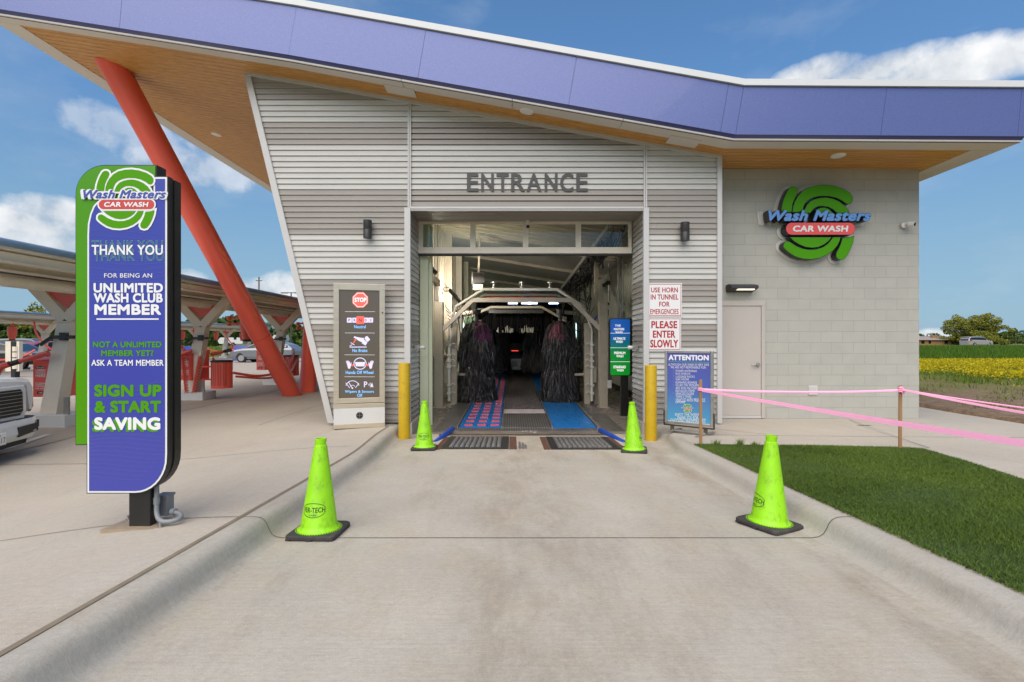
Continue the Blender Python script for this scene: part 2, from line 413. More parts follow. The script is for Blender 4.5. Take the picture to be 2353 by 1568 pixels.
M['panelw'] = mat('tunnel_panel', (.50,.49,.42), .4, var=.05, vscale=1.5, stretch=(1,1,.2))
M['ceil'] = mat('tunnel_ceiling', (.42,.385,.34), .6, var=.1, vscale=1.2)
M['pvc'] = mat('white_pvc', (.62,.59,.52), .35)
M['cable'] = mat('black_cable', (.02,.02,.02), .5)
M['rust'] = mat('rusty_plate', (.10,.045,.028), .85, var=.4, vscale=18)
M['tyre'] = mat('tyre_rubber', (.022,.021,.02), .8, bump=.2, bscale=80)
M['rim'] = mat('alloy_rim', (.45,.45,.45), .3, .7)
M['chrome'] = mat('chrome', (.6,.6,.6), .12, 1)
M['carwhite'] = mat('truck_white', (.68,.69,.70), .2, coat=.6)
M['carsilver'] = mat('car_silver', (.22,.23,.25), .25, .4, coat=.5)
M['carblack'] = mat('car_black', (.012,.012,.014), .15, coat=.8)
M['cargrey'] = mat('car_grey', (.10,.11,.12), .2, .3, coat=.6)
M['carred'] = mat('car_red', (.30,.03,.04), .2, coat=.6)
M['carchamp'] = mat('car_champagne', (.40,.355,.315), .25, .3, coat=.5)
M['glass'] = mat('car_glass', (.012,.014,.016), .12, spec=.35)
M['lens'] = mat('headlight_lens', (.35,.30,.32), .08, spec=.8, coat=.6)
M['tail'] = mat('tail_light', (.40,.02,.02), .15, coat=.5)
M['bark'] = mat('bark', (.10,.075,.05), .9, var=.3, vscale=8, bump=.4, bscale=20)
M['conduit'] = mat('grey_conduit', (.23,.24,.245), .5, var=.06, vscale=10)
M['plate'] = mat('raw_steel_plate', (.42,.33,.23), .5, .3, var=.15, vscale=9)
M['lamp'] = mat('lamp_diffuser', (.75,.75,.73), .4)
M['led'] = mat('lit_led', (.8,.85,1), .4, emit=7, ecol=(.55,.68,1))
M['ledg'] = mat('green_led', (.1,.9,.2), .4, emit=4, ecol=(.1,1,.25))
M['ledr'] = mat('red_led', (.9,.05,.03), .4, emit=1.0, ecol=(1,.06,.04))
M['wp'] = mat('lit_wall_pack', (.9,.85,.7), .4, emit=.9, ecol=(1,.88,.6))
M['marking'] = mat('white_marking', (.62,.60,.56), .8, var=.12, vscale=6)

# cone: translucent-looking fluorescent lime PVC with scuffs
M['lime'] = mat('lime_pvc', (.29,.68,.002), .45, var=.14, vscale=6, dirt=.85, dcol=(.10,.15,.014), dscale=15, stretch=(1,1,.6))
_p = M['lime'].node_tree.nodes['Principled BSDF']
# painted block wall
def block_mat():
    m, t, p = base('painted_block'); ns = t.nodes; lk = t.links
    c = ns.new('ShaderNodeTexCoord'); sp = ns.new('ShaderNodeSeparateXYZ'); cb = ns.new('ShaderNodeCombineXYZ')
    lk.new(c.outputs['Object'], sp.inputs[0]); lk.new(sp.outputs[0], cb.inputs[0]); lk.new(sp.outputs[2], cb.inputs[1])
    b = ns.new('ShaderNodeTexBrick'); b.offset = .5; b.inputs['Scale'].default_value = 1; b.inputs['Brick Width'].default_value = .4064; b.inputs['Row Height'].default_value = .2032
    b.inputs['Mortar Size'].default_value = .0045; b.inputs['Mortar Smooth'].default_value = .5
    b.inputs['Color1'].default_value = (.435,.425,.372,1); b.inputs['Color2'].default_value = (.418,.409,.358,1); b.inputs['Mortar'].default_value = (.345,.337,.295,1)
    lk.new(cb.outputs[0], b.inputs['Vector'])
    n = ns.new('ShaderNodeTexNoise'); n.inputs['Scale'].default_value = 3; n.inputs['Detail'].default_value = 8; lk.new(c.outputs['Object'], n.inputs['Vector'])
    mr = ns.new('ShaderNodeMapRange'); mr.inputs[3].default_value = .9; mr.inputs[4].default_value = 1.1; lk.new(n.outputs['Fac'], mr.inputs[0])
    mx = ns.new('ShaderNodeMixRGB'); mx.blend_type = 'MULTIPLY'; mx.inputs[0].default_value = 1; lk.new(b.outputs['Color'], mx.inputs[1]); lk.new(mr.outputs[0], mx.inputs[2])
    lk.new(mx.outputs[0], p.inputs['Base Color']); p.inputs['Roughness'].default_value = .65
    f = ns.new('ShaderNodeTexNoise'); f.inputs['Scale'].default_value = 120; f.inputs['Detail'].default_value = 3; lk.new(c.outputs['Object'], f.inputs['Vector'])
    a = ns.new('ShaderNodeMath'); a.operation = 'MULTIPLY_ADD'; a.inputs[1].default_value = -1.0; lk.new(b.outputs['Fac'], a.inputs[0]); 
    h = ns.new('ShaderNodeMath'); h.operation = 'MULTIPLY'; h.inputs[1].default_value = .5; lk.new(f.outputs['Fac'], h.inputs[0]); lk.new(h.outputs[0], a.inputs[2])
    bu = ns.new('ShaderNodeBump'); bu.inputs['Strength'].default_value = .5; bu.inputs['Distance'].default_value = .006; lk.new(a.outputs[0], bu.inputs['Height']); lk.new(bu.outputs[0], p.inputs['Normal'])
    return m
M['block'] = block_mat()
# wood-look soffit: planks are modelled, the grain is here
def wood_mat():
    m, t, p = base('wood_look_soffit'); ns = t.nodes; lk = t.links
    c = ns.new('ShaderNodeTexCoord'); mp = ns.new('ShaderNodeMapping'); mp.inputs['Scale'].default_value = (.6, 14, 14); lk.new(c.outputs['Object'], mp.inputs[0])
    n = ns.new('ShaderNodeTexNoise'); n.inputs['Scale'].default_value = 2.5; n.inputs['Detail'].default_value = 7; n.inputs['Distortion'].default_value = .6; lk.new(mp.outputs[0], n.inputs['Vector'])
    r = ns.new('ShaderNodeValToRGB'); r.color_ramp.elements[0].position = .3; r.color_ramp.elements[0].color = (.42,.20,.042,1); r.color_ramp.elements[1].position = .7; r.color_ramp.elements[1].color = (.60,.315,.085,1)
    lk.new(n.outputs['Fac'], r.inputs[0]); lk.new(r.outputs[0], p.inputs['Base Color']); p.inputs['Roughness'].default_value = .38
    return m
M['wood'] = wood_mat()
# metallic periwinkle composite panel with fine flake
def fascia_mat():
    m, t, p = base('blue_composite_panel'); ns = t.nodes; lk = t.links
    c = ns.new('ShaderNodeTexCoord'); n = ns.new('ShaderNodeTexNoise'); n.inputs['Scale'].default_value = 130; n.inputs['Detail'].default_value = 2; lk.new(c.outputs['Object'], n.inputs['Vector'])
    r = ns.new('ShaderNodeValToRGB'); r.color_ramp.elements[0].position = .3; r.color_ramp.elements[0].color = (.092,.117,.29,1); r.color_ramp.elements[1].position = .7; r.color_ramp.elements[1].color = (.134,.168,.375,1)
    lk.new(n.outputs['Fac'], r.inputs[0]); lk.new(r.outputs[0], p.inputs['Base Color']); p.inputs['Roughness'].default_value = .38; p.inputs['Metallic'].default_value = .25
    p.inputs['Coat Weight'].default_value = .15
    return m
M['fascia'] = fascia_mat()
def thin_glass(name, tint=(.9,.95,.93), refl=.12):
    m = bpy.data.materials.new(name); m.use_nodes = True; t = m.node_tree; t.nodes.clear()
    a = t.nodes.new('ShaderNodeBsdfTransparent'); a.inputs[0].default_value = (*tint, 1); g = t.nodes.new('ShaderNodeBsdfGlossy'); g.inputs['Roughness'].default_value = .03
    x = t.nodes.new('ShaderNodeMixShader'); x.inputs[0].default_value = refl; o = t.nodes.new('ShaderNodeOutputMaterial')
    t.links.new(a.outputs[0], x.inputs[1]); t.links.new(g.outputs[0], x.inputs[2]); t.links.new(x.outputs[0], o.inputs[0]); return m
M['pane'] = thin_glass('window_glass', (.80,.83,.80), .045)
def translucent(name, col, k=.7):
    m = bpy.data.materials.new(name); m.use_nodes = True; t = m.node_tree; t.nodes.clear()
    a = t.nodes.new('ShaderNodeBsdfTranslucent'); a.inputs[0].default_value = (*col, 1); g = t.nodes.new('ShaderNodeBsdfDiffuse'); g.inputs[0].default_value = (*col, 1)
    x = t.nodes.new('ShaderNodeMixShader'); x.inputs[0].default_value = 1-k; o = t.nodes.new('ShaderNodeOutputMaterial')
    t.links.new(a.outputs[0], x.inputs[1]); t.links.new(g.outputs[0], x.inputs[2]); t.links.new(x.outputs[0], o.inputs[0]); return m
M['poly'] = translucent('translucent_panel', (.84,.92,.72), .9)
def leaf_mat(name, a, b, tr=.3):
    m, t, p = base(name); ns = t.nodes; lk = t.links
    g = ns.new('ShaderNodeNewGeometry'); n = ns.new('ShaderNodeTexNoise'); n.inputs['Scale'].default_value = .9; n.inputs['Detail'].default_value = 5
    lk.new(g.outputs['Position'], n.inputs['Vector'])
    w = ns.new('ShaderNodeMath'); w.operation = 'MULTIPLY_ADD'; w.inputs[1].default_value = .5; lk.new(g.outputs['Random Per Island'], w.inputs[0])
    s = ns.new('ShaderNodeMath'); s.operation = 'SUBTRACT'; s.inputs[1].default_value = .2; lk.new(n.outputs['Fac'], s.inputs[0]); lk.new(s.outputs[0], w.inputs[2])
    mx = ns.new('ShaderNodeMixRGB'); mx.inputs[1].default_value = (*a, 1); mx.inputs[2].default_value = (*b, 1); lk.new(w.outputs[0], mx.inputs[0])
    lk.new(mx.outputs[0], p.inputs['Base Color']); p.inputs['Roughness'].default_value = .6; p.inputs['Specular IOR Level'].default_value = .2
    return m
M['lawn'] = leaf_mat('lawn_blades', (.020,.050,.006), (.15,.22,.03))
M['oak'] = leaf_mat('oak_leaves', (.11,.14,.018), (.32,.30,.05))
M['wood_far'] = leaf_mat('far_wood_leaves', (.022,.05,.010), (.10,.15,.025))
M['weed'] = leaf_mat('weed_blades', (.05,.11,.012), (.16,.22,.03))
M['bankg'] = leaf_mat('bank_blades', (.028,.075,.004), (.10,.185,.012))
M['flower'] = leaf_mat('yellow_petals', (.42,.33,.006), (.72,.60,.03))
# ------------------------------------------------------------------ ground, lane, kerbs, pavements
def gridmesh(name, xs, ys, zf, m, smooth=True):
    nx, ny = len(xs), len(ys)
    vs = [(x, y, zf(x, y)) for y in ys for x in xs]
    fs = [(j*nx+i, j*nx+i+1, (j+1)*nx+i+1, (j+1)*nx+i) for j in range(ny-1) for i in range(nx-1)]
    b = MB(); b.faces(vs, fs); return struct(b.build(name, m, smooth=smooth))
def frange(a, b, s):
    n = max(1, int(round((b-a)/s))); return [a+(b-a)*i/n for i in range(n+1)]
def lsh(Y): return -.17*sstep(5.6, 8.0, Y)          # the left kerb swings out near the building
def rsh(Y): return .16*sstep(6.4, 7.6, Y)
ground_m = mat('far_ground', (.11,.13,.03), .9, var=.35, vscale=.08)
struct(gridmesh('ground', [-2500, 2500], [-400, 3000], lambda x, y: -.40, ground_m))
YS = frange(-3, 8.42, .16)
kl = [(-1.915,1),(-1.84,1.0),(-1.80,.97),(-1.77,.86),(-1.75,.68),(-1.735,.42),(-1.715,.18),(-1.685,.05),(-1.64,0)]
krr = [(2.14,0),(2.19,.05),(2.222,.18),(2.245,.42),(2.262,.68),(2.285,.86),(2.32,.97),(2.36,1.0),(2.43,1)]
def loft(name, prof, sh, m, extra=None):
    b = MB(); n = len(prof)
    vs = [(x+sh(Y), Y, zroad(Y)+(zwalk(Y)-zroad(Y))*t) for Y in YS for x, t in prof]
    fs = [(j*n+i, j*n+i+1, (j+1)*n+i+1, (j+1)*n+i) for j in range(len(YS)-1) for i in range(n-1)]
    b.faces(vs, fs)
    if extra: extra(b)
    return struct(b.build(name, [m, M['groove'], M['joint_tan']], smooth=True))
def joint_kerb(prof, sh, Y0):
    def f(b):
        b.mi = 1
        for (x0, t0), (x1, t1) in zip(prof[:-1], prof[1:]):
            p = []
            for x, t, Y in ((x0,t0,Y0-.004),(x1,t1,Y0-.004),(x1,t1,Y0+.004),(x0,t0,Y0+.004)):
                p.append((x+sh(Y), Y, zroad(Y)+(zwalk(Y)-zroad(Y))*t+.004))
            b.poly(p)
    return f
loft('kerb', kl, lsh, M['kerb'], joint_kerb(kl, lsh, 3.45))
loft('kerb', krr, rsh, M['kerb'], joint_kerb(krr, rsh, 3.45))
b = MB(); n = 9
for j, Y in enumerate(YS):
    a, c = -1.64+lsh(Y), 2.14+rsh(Y)
    b.v += [(a+(c-a)*i/(n-1), Y, zroad(Y)) for i in range(n)]
for j in range(len(YS)-1):
    for i in range(n-1): b.f.append((j*n+i, j*n+i+1, (j+1)*n+i+1, (j+1)*n+i)); b.m.append(0)
b.mi = 1
b.poly([(-1.64, 3.446, zroad(3.446)+.004), (2.14, 3.446, zroad(3.446)+.004), (2.14, 3.454, zroad(3.454)+.004), (-1.64, 3.454, zroad(3.454)+.004)])
struct(b.build('driveway', [M['road'], M['groove']], smooth=True))
# left pavement up to the slab edge, then the car park
def xl_edge(Y): return -1.915+lsh(min(Y, 8.42)) if Y < 8.5 else -1.98
xsA = [0]+[i/24 for i in range(1, 25)]
b = MB(); ysA = frange(-3, 8.42, .2)+[8.5]+frange(9, 44, 1.0)
for Y in ysA:
    e = xl_edge(Y); b.v += [(e+(-7.05-e)*t, Y, zlot(e+(-7.05-e)*t, Y)) for t in xsA]
n = len(xsA)
for j in range(len(ysA)-1):
    for i in range(n-1): b.f.append((j*n+i, (j+1)*n+i, (j+1)*n+i+1, j*n+i+1)); b.m.append(0)
def strip(b, pts, w, zf, mi, dz=.004):
    b.mi = mi
    for (x0, y0), (x1, y1) in zip(pts[:-1], pts[1:]):
        d = Vector((x1-x0, y1-y0)).normalized(); nx, ny = -d.y*w/2, d.x*w/2
        b.poly([(x, y, zf(x, y)+dz) for x, y in ((x0-nx,y0-ny),(x1-nx,y1-ny),(x1+nx,y1+ny),(x0+nx,y0+ny))])
strip(b, [(-1.935+lsh(y), y) for y in frange(-2, 8.2, .3)], .034, zlot, 1)
strip(b, [(x, 3.45-(x+1.95)*-.02) for x in frange(-7, -1.95, .15)], .008, zlot, 2)
strip(b, [(x, 6.35+.05*(x+2)) for x in frange(-7, -2.1, .15)], .01, zlot, 2)
strip(b, [(x, 12.2) for x in frange(-7, -2.1, .25)], .012, zlot, 2)
strip(b, [(-4.5, y) for y in frange(8.6, 30, .5)], .012, zlot, 2)
strip(b, [(-7.05, y) for y in frange(0, 40, .5)], .022, zlot, 2)
struct(b.build('pavement', [M['walk'], M['joint_tan'], M['groove']], smooth=True))
lot_m = concrete('car_park_concrete', (.44,.38,.31), (.40,.345,.285), (.43,.36,.28), stain=.25)
b = MB(); xs = [-7.05, -7.6, -8.3, -9.2, -11, -14, -20, -30, -45, -75]; ys = frange(-3, 9.5, .3)+frange(10, 46, 2)
b.faces([(x, y, zlot(x, y)) for y in ys for x in xs], [(j*10+i, (j+1)*10+i, (j+1)*10+i+1, j*10+i+1) for j in range(len(ys)-1) for i in range(9)])
for k in range(1, 9):
    y = 8.9+4.05*(k-1)-.25
    strip(b, [(x, y) for x in frange(-13, -9.0, 1.0)], .10, zlot, 1)
    strip(b, [(x, y) for x in frange(-21.5, -17.5, 1.0)], .10, zlot, 1)
strip(b, [(-7.35, 7.0), (-7.62, 7.95)], .11, zlot, 1, .006)
struct(b.build('car_park', [lot_m, M['marking']], smooth=True))
# right-hand pavement
def zr(x, y): return zwalk(y)
b = MB(); xs = frange(2.43, 8.95, .4); n = len(xs); ys = frange(-3, 9.04, .25)
b.faces([(x+rsh(y)*(1 if i == 0 else 0), y, zr(x, y)) for y in ys for i, x in enumerate(xs)], [(j*n+i, j*n+i+1, (j+1)*n+i+1, (j+1)*n+i) for j in range(len(ys)-1) for i in range(n-1)])
b.faces([(7.4,9.04,0),(8.95,9.04,0),(8.95,40,0),(7.4,40,0)], [(0,1,2,3)])
strip(b, [(2.6, 7.35), (5.4, 7.15), (8.9, 7.0)], .012, zr, 1)
strip(b, [(5.35, 6.2), (6.2, 8.9)], .012, zr, 1)
strip(b, [(3.1, 8.2), (4.0, 7.25)], .012, zr, 1)
for x, y in ((6.05, 8.3), (6.1, 7.6), (6.45, 7.75)):
    b.mi = 2; b.poly([(x-.12,y-.02,.004),(x+.12,y-.02,.004),(x+.1,y+.025,.004),(x-.1,y+.025,.004)])
struct(b.build('pavement', [M['walk'], M['groove'], M['rubber']], smooth=True))

# lawn: a soil bed and the blades
lawn_poly = [(2.45,-2.5), (2.45, 6.3), (2.60, 6.44), (5.02, 6.22), (5.17, 6.12), (5.14, 5.9), (4.74, 4.46), (4.45, 3.3), (4.25, 2.2), (3.9, -2.5)]
b = MB(); ysL = frange(-2.5, 6.44, .2)
def lawn_right(y):
    pts = [(3.9,-2.5),(4.25,2.2),(4.45,3.3),(4.74,4.46),(5.14,5.9),(5.17,6.12),(5.0,6.22),(2.62,6.44)]
    for (x0,y0),(x1,y1) in zip(pts[:-1], pts[1:]):
        if y0 <= y <= y1: return x0+(x1-x0)*(y-y0)/(y1-y0)
    return 2.7
for y in ysL:
    b.v += [(2.45, y, zr(0, y)+.012), (lawn_right(y), y, zr(0, y)+.012)]
b.f = [(2*j, 2*j+1, 2*j+3, 2*j+2) for j in range(len(ysL)-1)]; b.m = [0]*len(b.f)
struct(b.build('lawn_soil', mat('lawn_soil', (.030,.060,.010), .95, var=.3, vscale=10)))
def blades(n, xf, yf, zf, h, w, name, m, parent=None, lean=.6):
    x = xf(n); y = yf(n, x); z = zf(x, y)
    a = nrs.rand(n)*2*np.pi; hh = h*(.55+.75*nrs.rand(n)); ln = hh*lean*(.2+nrs.rand(n)); la = nrs.rand(n)*2*np.pi
    dx, dy = np.cos(a)*w/2, np.sin(a)*w/2
    p0 = np.stack([x-dx, y-dy, z], 1); p1 = np.stack([x+dx, y+dy, z], 1)
    p2 = np.stack([x+np.cos(la)*ln, y+np.sin(la)*ln, z+hh], 1)
    return rawmesh(name, np.stack([p0, p1, p2], 1), 3, m)
NB = 330000
yv = .6+5.84*nrs.rand(NB)
lr = np.array([lawn_right(v) for v in np.linspace(.6, 6.44, 200)])
xr = np.interp(yv, np.linspace(.6, 6.44, 200), lr)
edge = np.maximum(0, xr-2.45)
keep = nrs.rand(NB) < edge/2.8
yv = yv[keep]; xr = xr[keep]; xv = 2.42+(xr+.03-2.42)*nrs.rand(len(yv))
zv = np.maximum(0, .343-.0432*yv)+.006
clump = .75+.5*np.sin(xv*3.1+np.sin(yv*2.3)*2)*np.sin(yv*2.7+xv)*.5
lawn = blades(len(yv), lambda n: xv, lambda n, x: yv, lambda x, y: zv, .030*clump, .005, 'lawn', M['lawn'], lean=1.2)
lawn['kind'] = 'stuff'; lawn['label'] = 'short dark green lawn beside the kerb'; lawn['category'] = 'lawn'

# field on the right: raised ragged soil edge, bare soil, flowers, a grass bank up to the road
def zfield(x, y):
    z = .07+.02*math.sin(x*1.7+y*.6)*math.sin(y*1.3)
    if y > 29: z += .42*sstep(29, 76, y)
    return z
def field_mat():
    m, t, p = base('field_soil_and_grass'); ns = t.nodes; lk = t.links
    c = ns.new('ShaderNodeTexCoord'); s = ns.new('ShaderNodeSeparateXYZ'); lk.new(c.outputs['Object'], s.inputs[0])
    n = ns.new('ShaderNodeTexNoise'); n.inputs['Scale'].default_value = .55; n.inputs['Detail'].default_value = 9; n.inputs['Roughness'].default_value = .7; lk.new(c.outputs['Object'], n.inputs['Vector'])
    n2 = ns.new('ShaderNodeTexNoise'); n2.inputs['Scale'].default_value = 7; n2.inputs['Detail'].default_value = 8; n2.inputs['Roughness'].default_value = .75; lk.new(c.outputs['Object'], n2.inputs['Vector'])
    r = ns.new('ShaderNodeValToRGB'); r.color_ramp.elements[0].position = .3; r.color_ramp.elements[0].color = (.10,.055,.03,1); r.color_ramp.elements[1].position = .72; r.color_ramp.elements[1].color = (.34,.235,.145,1)
    lk.new(n2.outputs['Fac'], r.inputs[0])
    a = ns.new('ShaderNodeMath'); a.operation = 'MULTIPLY_ADD'; a.inputs[1].default_value = 10; lk.new(n.outputs['Fac'], a.inputs[0]); lk.new(s.outputs[1], a.inputs[2])
    def rng(x0, x1):
        q = ns.new('ShaderNodeMapRange'); q.inputs[1].default_value = x0; q.inputs[2].default_value = x1; lk.new(a.outputs[0], q.inputs[0]); return q.outputs[0]
    def mx(f, c1, c2):
        q = ns.new('ShaderNodeMixRGB'); lk.new(f, q.inputs[0])
        for i, v in ((1, c1), (2, c2)):
            if hasattr(v, 'is_linked'): lk.new(v, q.inputs[i])
            else: q.inputs[i].default_value = (*v, 1)
        return q.outputs[0]
    col = mx(rng(16, 22), r.outputs[0], (.13,.125,.016)); col = mx(rng(34, 36.5), col, (.05,.11,.010))
    lk.new(col, p.inputs['Base Color']); p.inputs['Roughness'].default_value = .95
    bu = ns.new('ShaderNodeBump'); bu.inputs['Strength'].default_value = .8; bu.inputs['Distance'].default_value = .05; lk.new(n2.outputs['Fac'], bu.inputs['Height']); lk.new(bu.outputs[0], p.inputs['Normal'])
    return m
fx = [8.95,9.02,9.1,9.25]+frange(9.6, 26, .8)+[30,40,55,75,100,140,200,320]
fy = frange(-6, 40, .5)+frange(42, 80, 3)
def zf2(x, y):
    e = .05*math.sin(y*5.3)+.04*math.sin(y*11.7+1)+.03*math.sin(y*23)
    if x <= 8.95: return -.02
    if x < 9.05: return .05+.04*math.sin(y*9)*math.sin(y*3.1)
    return zfield(x, y)
b = MB(); n = len(fx)
b.faces([(x+(.05*math.sin(y*4.3)+.035*math.sin(y*9.7+1)+.02*math.sin(y*21) if x < 9.2 else 0), y, zf2(x, y)) for y in fy for x in fx],
        [(j*n+i, j*n+i+1, (j+1)*n+i+1, (j+1)*n+i) for j in range(len(fy)-1) for i in range(n-1)])
struct(b.build('field', field_mat(), smooth=True))
struct(gridmesh('far_road', [5, 420], [80, 89], lambda x, y: .47, mat('asphalt', (.20,.19,.18), .9, var=.1, vscale=.5)))
struct(gridmesh('far_meadow', [5, 800], [89, 480], lambda x, y: .46 if y < 100 else .3, mat('meadow', (.13,.16,.03), .95, var=.4, vscale=.12)))
zfv = np.vectorize(zfield)
def wedge(n, y0, y1, pad=1.5, pw=1.0):           # random spots inside the part of the field the camera can see
    y = y0+(y1-y0)*nrs.rand(n)**pw; x = .80*y+(.50*y+pad)*nrs.rand(n); x = np.maximum(x, 9.2+.6*nrs.rand(n)); return x, y
x, y = wedge(62000, 12.2, 29.8, 3, .85)
pat = np.sin(x*.9+np.sin(y*.5))*np.sin(y*.45+x*.21)+.6*np.sin(x*2.1)*np.sin(y*1.7)+(y-16.0)*.22+nrs.randn(len(x))*.35
k = pat > .8; x, y = x[k], y[k]; n = len(x)
z = zfv(x, y)+.10+.24*nrs.rand(n); s = .013+.016*nrs.rand(n); a = nrs.rand(n)*6.28
e1 = np.stack([np.cos(a)*s, np.sin(a)*s, .25*s*nrs.randn(n)], 1); e2 = np.stack([-np.sin(a)*s*.4, -np.abs(np.cos(a))*s*.4, s*.95], 1)
c = np.stack([x, y, z], 1)
o = rawmesh('yellow_flowers', np.stack([c-e1-e2, c+e1-e2, c+e1+e2, c-e1+e2], 1), 4, M['flower'])
o['kind'] = 'stuff'; o['label'] = 'drift of yellow wildflowers across the field'; o['category'] = 'flowers'
x, y = wedge(42000, 11, 30, 3, .8)
k = (np.sin(x*1.3)*np.sin(y*.9+x*.4)+.5*nrs.randn(len(x))+(y-15.5)*.30) > 1.0; x, y = x[k], y[k]
o = blades(len(x), lambda n: x, lambda n, q: y, zfv, .22, .022, 'field_weeds', M['weed'], lean=.5)
o['kind'] = 'stuff'; o['label'] = 'low green weeds among the yellow flowers'; o['category'] = 'weeds'
x, y = wedge(60000, 29.5, 80, 4, 1.1)
o = blades(len(x), lambda n: x, lambda n, q: y, zfv, .34, .06, 'bank_grass', M['bankg'], lean=.6)
o['kind'] = 'stuff'; o['label'] = 'green grass bank rising to the far road'; o['category'] = 'grass'
# low tufts on the bare soil
x, y = wedge(9000, 9.6, 17, 2.5); k = (np.sin(x*2.3)*np.sin(y*2.9)+.4*nrs.randn(len(x))) > .7; x, y = x[k], y[k]
o = blades(len(x), lambda n: x, lambda n, q: y, zfv, .10, .018, 'soil_tufts', M['weed'], lean=.9)
o['kind'] = 'stuff'; o['label'] = 'sparse tufts on the bare brown soil'; o['category'] = 'weeds'

# ------------------------------------------------------------------ car wash building
B = thing('car_wash_building', 'grey ribbed and block car wash building with sweeping periwinkle blue roof', 'building', (0.9, 8.42, 0))
SP = [(-8.56,6.74),(-3.56,5.95),(3.56,4.68),(8.17,4.65)]
def soff(X):
    for (a, za), (c, zc) in zip(SP[:-1], SP[1:]):
        if X <= c: return za+(zc-za)*(X-a)/(c-a)
    return SP[-1][1]
PITCH = .0979; ZREF = 4.077
bandseq_dn = [1]*8+[0]*8+[1]*4+[0]*4+[1]*4+[0]*8+[1]*9      # taupe = 1, light = 0, going down from ZREF
bandseq_up = [0]*8+[1]*4+[0]*4+[1]*4+[0]*8
def band(k): return bandseq_dn[-k-1] if k < 0 and -k-1 < len(bandseq_dn) else (bandseq_up[k] if 0 <= k < len(bandseq_up) else 1)
PROF = [(0,-.036),(.0165,-.036),(.0185,0),(.052,-.001),(.056,-.009),(.0935,-.007),(.0979,-.036)]
def ribs(b, z0, z1, pt, xa, xb):
    """courses of ribbed siding; pt(s, z, out) places them, xa(z)..xb(z) their ends"""
    k = math.floor((z0-ZREF)/PITCH)
    while ZREF+k*PITCH < z1:
        zb = ZREF+k*PITCH; b.mi = band(k)
        for (a, n0), (c, n1) in zip(PROF[:-1], PROF[1:]):
            p, q = max(z0, zb+a), min(z1, zb+c)
            if q-p < 1e-5: continue
            l0, l1, r0, r1 = xa(p), xa(q), xb(p), xb(q)
            if r0 <= l0+1e-4: continue
            r1 = max(r1, l1)
            b.poly([pt(l0,p,n0), pt(r0,p,n0), pt(r1,q,n1), pt(l1,q,n1)])
        k += 1
YW = 8.42
def roofx(z):                                     # the siding stops under the sloping soffit
    lo, hi = -8.0, 3.56
    if soff(hi)+.10 > z: return 9
    for _ in range(30):
        mid = (lo+hi)/2
        if soff(mid)+.10 > z: lo = mid
        else: hi = mid
    return lo
xsl = lambda z: -3.15-1.45*(z-.03)/6.03
fr = lambda s, z, o: (s, YW-o, z)
SM = [M['sid_l'], M['sid_d']]
b = MB(); ribs(b, .03, 6.2, fr, lambda z: xsl(z)+.05, lambda z: min(-1.81 if z > 3.77 else -1.865, roofx(z))); b.build('siding', SM, B)
b = MB(); ribs(b, 3.77, 5.9, fr, lambda z: -1.757, lambda z: min(2.29, roofx(z))); b.build('siding', SM, B)
b = MB(); ribs(b, .03, 5.1, fr, lambda z: 2.345 if z > 3.77 else 2.375, lambda z: min(3.57, roofx(z))); b.build('siding', SM, B)
b = MB(); ribs(b, .03, 3.72, lambda s, z, o: (-1.775+o, s, z), lambda z: 8.45, lambda z: 9.24); b.build('siding', SM, B)
b = MB(); ribs(b, .03, 3.72, lambda s, z, o: (2.295-o, 17.69-s, z), lambda z: 8.45, lambda z: 9.24); b.build('siding', SM, B)
b = MB()
for i in range(8):                                # ribbed head of the recess
    y = 8.45+i*.0979
    for (a, n0), (c, n1) in zip(PROF[:-1], PROF[1:]): b.poly([(-1.775, y+a, 3.72-n0), (2.295, y+a, 3.72-n0), (2.295, y+c, 3.72-n1), (-1.775, y+c, 3.72-n1)])
b.build('recess_head', M['sid_d'], B)
b = MB()                                          # trims
e0, e1 = .03, 6.09
def tpost(x0, x1, z0, z1, y0=YW-.03): b.box(x0, x1, y0, YW+.16, z0, z1)
b.hexa([(xsl(e0)-.05,YW-.03,e0),(xsl(e0)+.06,YW-.03,e0),(xsl(e0)+.06,YW+.2,e0),(xsl(e0)-.05,YW+.2,e0),(xsl(e1)-.05,YW-.03,e1),(xsl(e1)+.06,YW-.03,e1),(xsl(e1)+.06,YW+.2,e1),(xsl(e1)-.05,YW+.2,e1)])
b.build('corner_trim', M['trim'], B)
for args in ((-1.868,-1.765,.03,3.768,YW-.034), (2.283,2.378,.03,3.768,YW-.034), (-1.812,-1.787,3.772,soff(-1.8)+.1,YW-.03), (-1.780,-1.755,3.772,soff(-1.78)+.1,YW-.03),
             (2.288,2.313,3.772,soff(2.3)+.1,YW-.03), (2.320,2.347,3.772,soff(2.33)+.1,YW-.03), (3.565,3.645,.02,soff(3.6)+.05,YW-.034)):
    b = MB(); b.box(args[0], args[1], args[4], YW+.03 if args[0] != 3.565 else YW+.6, args[2], args[3]); b.build('corner_trim', M['trim'], B)
b = MB(); b.box(-1.762, 2.280, YW-.036, YW+.02, 3.745, 3.785); b.box(-1.762, 2.280, YW-.028, YW+.02, 3.715, 3.735); b.build('head_trim', M['trim'], B)
b = MB()                                          # flashing under the soffit line
for i in range(40):
    x0 = -4.6+i*.205; x1 = x0+.205
    b.hexa([(x0,YW-.045,soff(x0)-.055),(x1,YW-.045,soff(x1)-.055),(x1,YW+.01,soff(x1)-.055),(x0,YW+.01,soff(x0)-.055),(x0,YW-.045,soff(x0)+.01),(x1,YW-.045,soff(x1)+.01),(x1,YW+.01,soff(x1)+.01),(x0,YW+.01,soff(x0)+.01)])
b.build('eaves_trim', M['trim'], B)
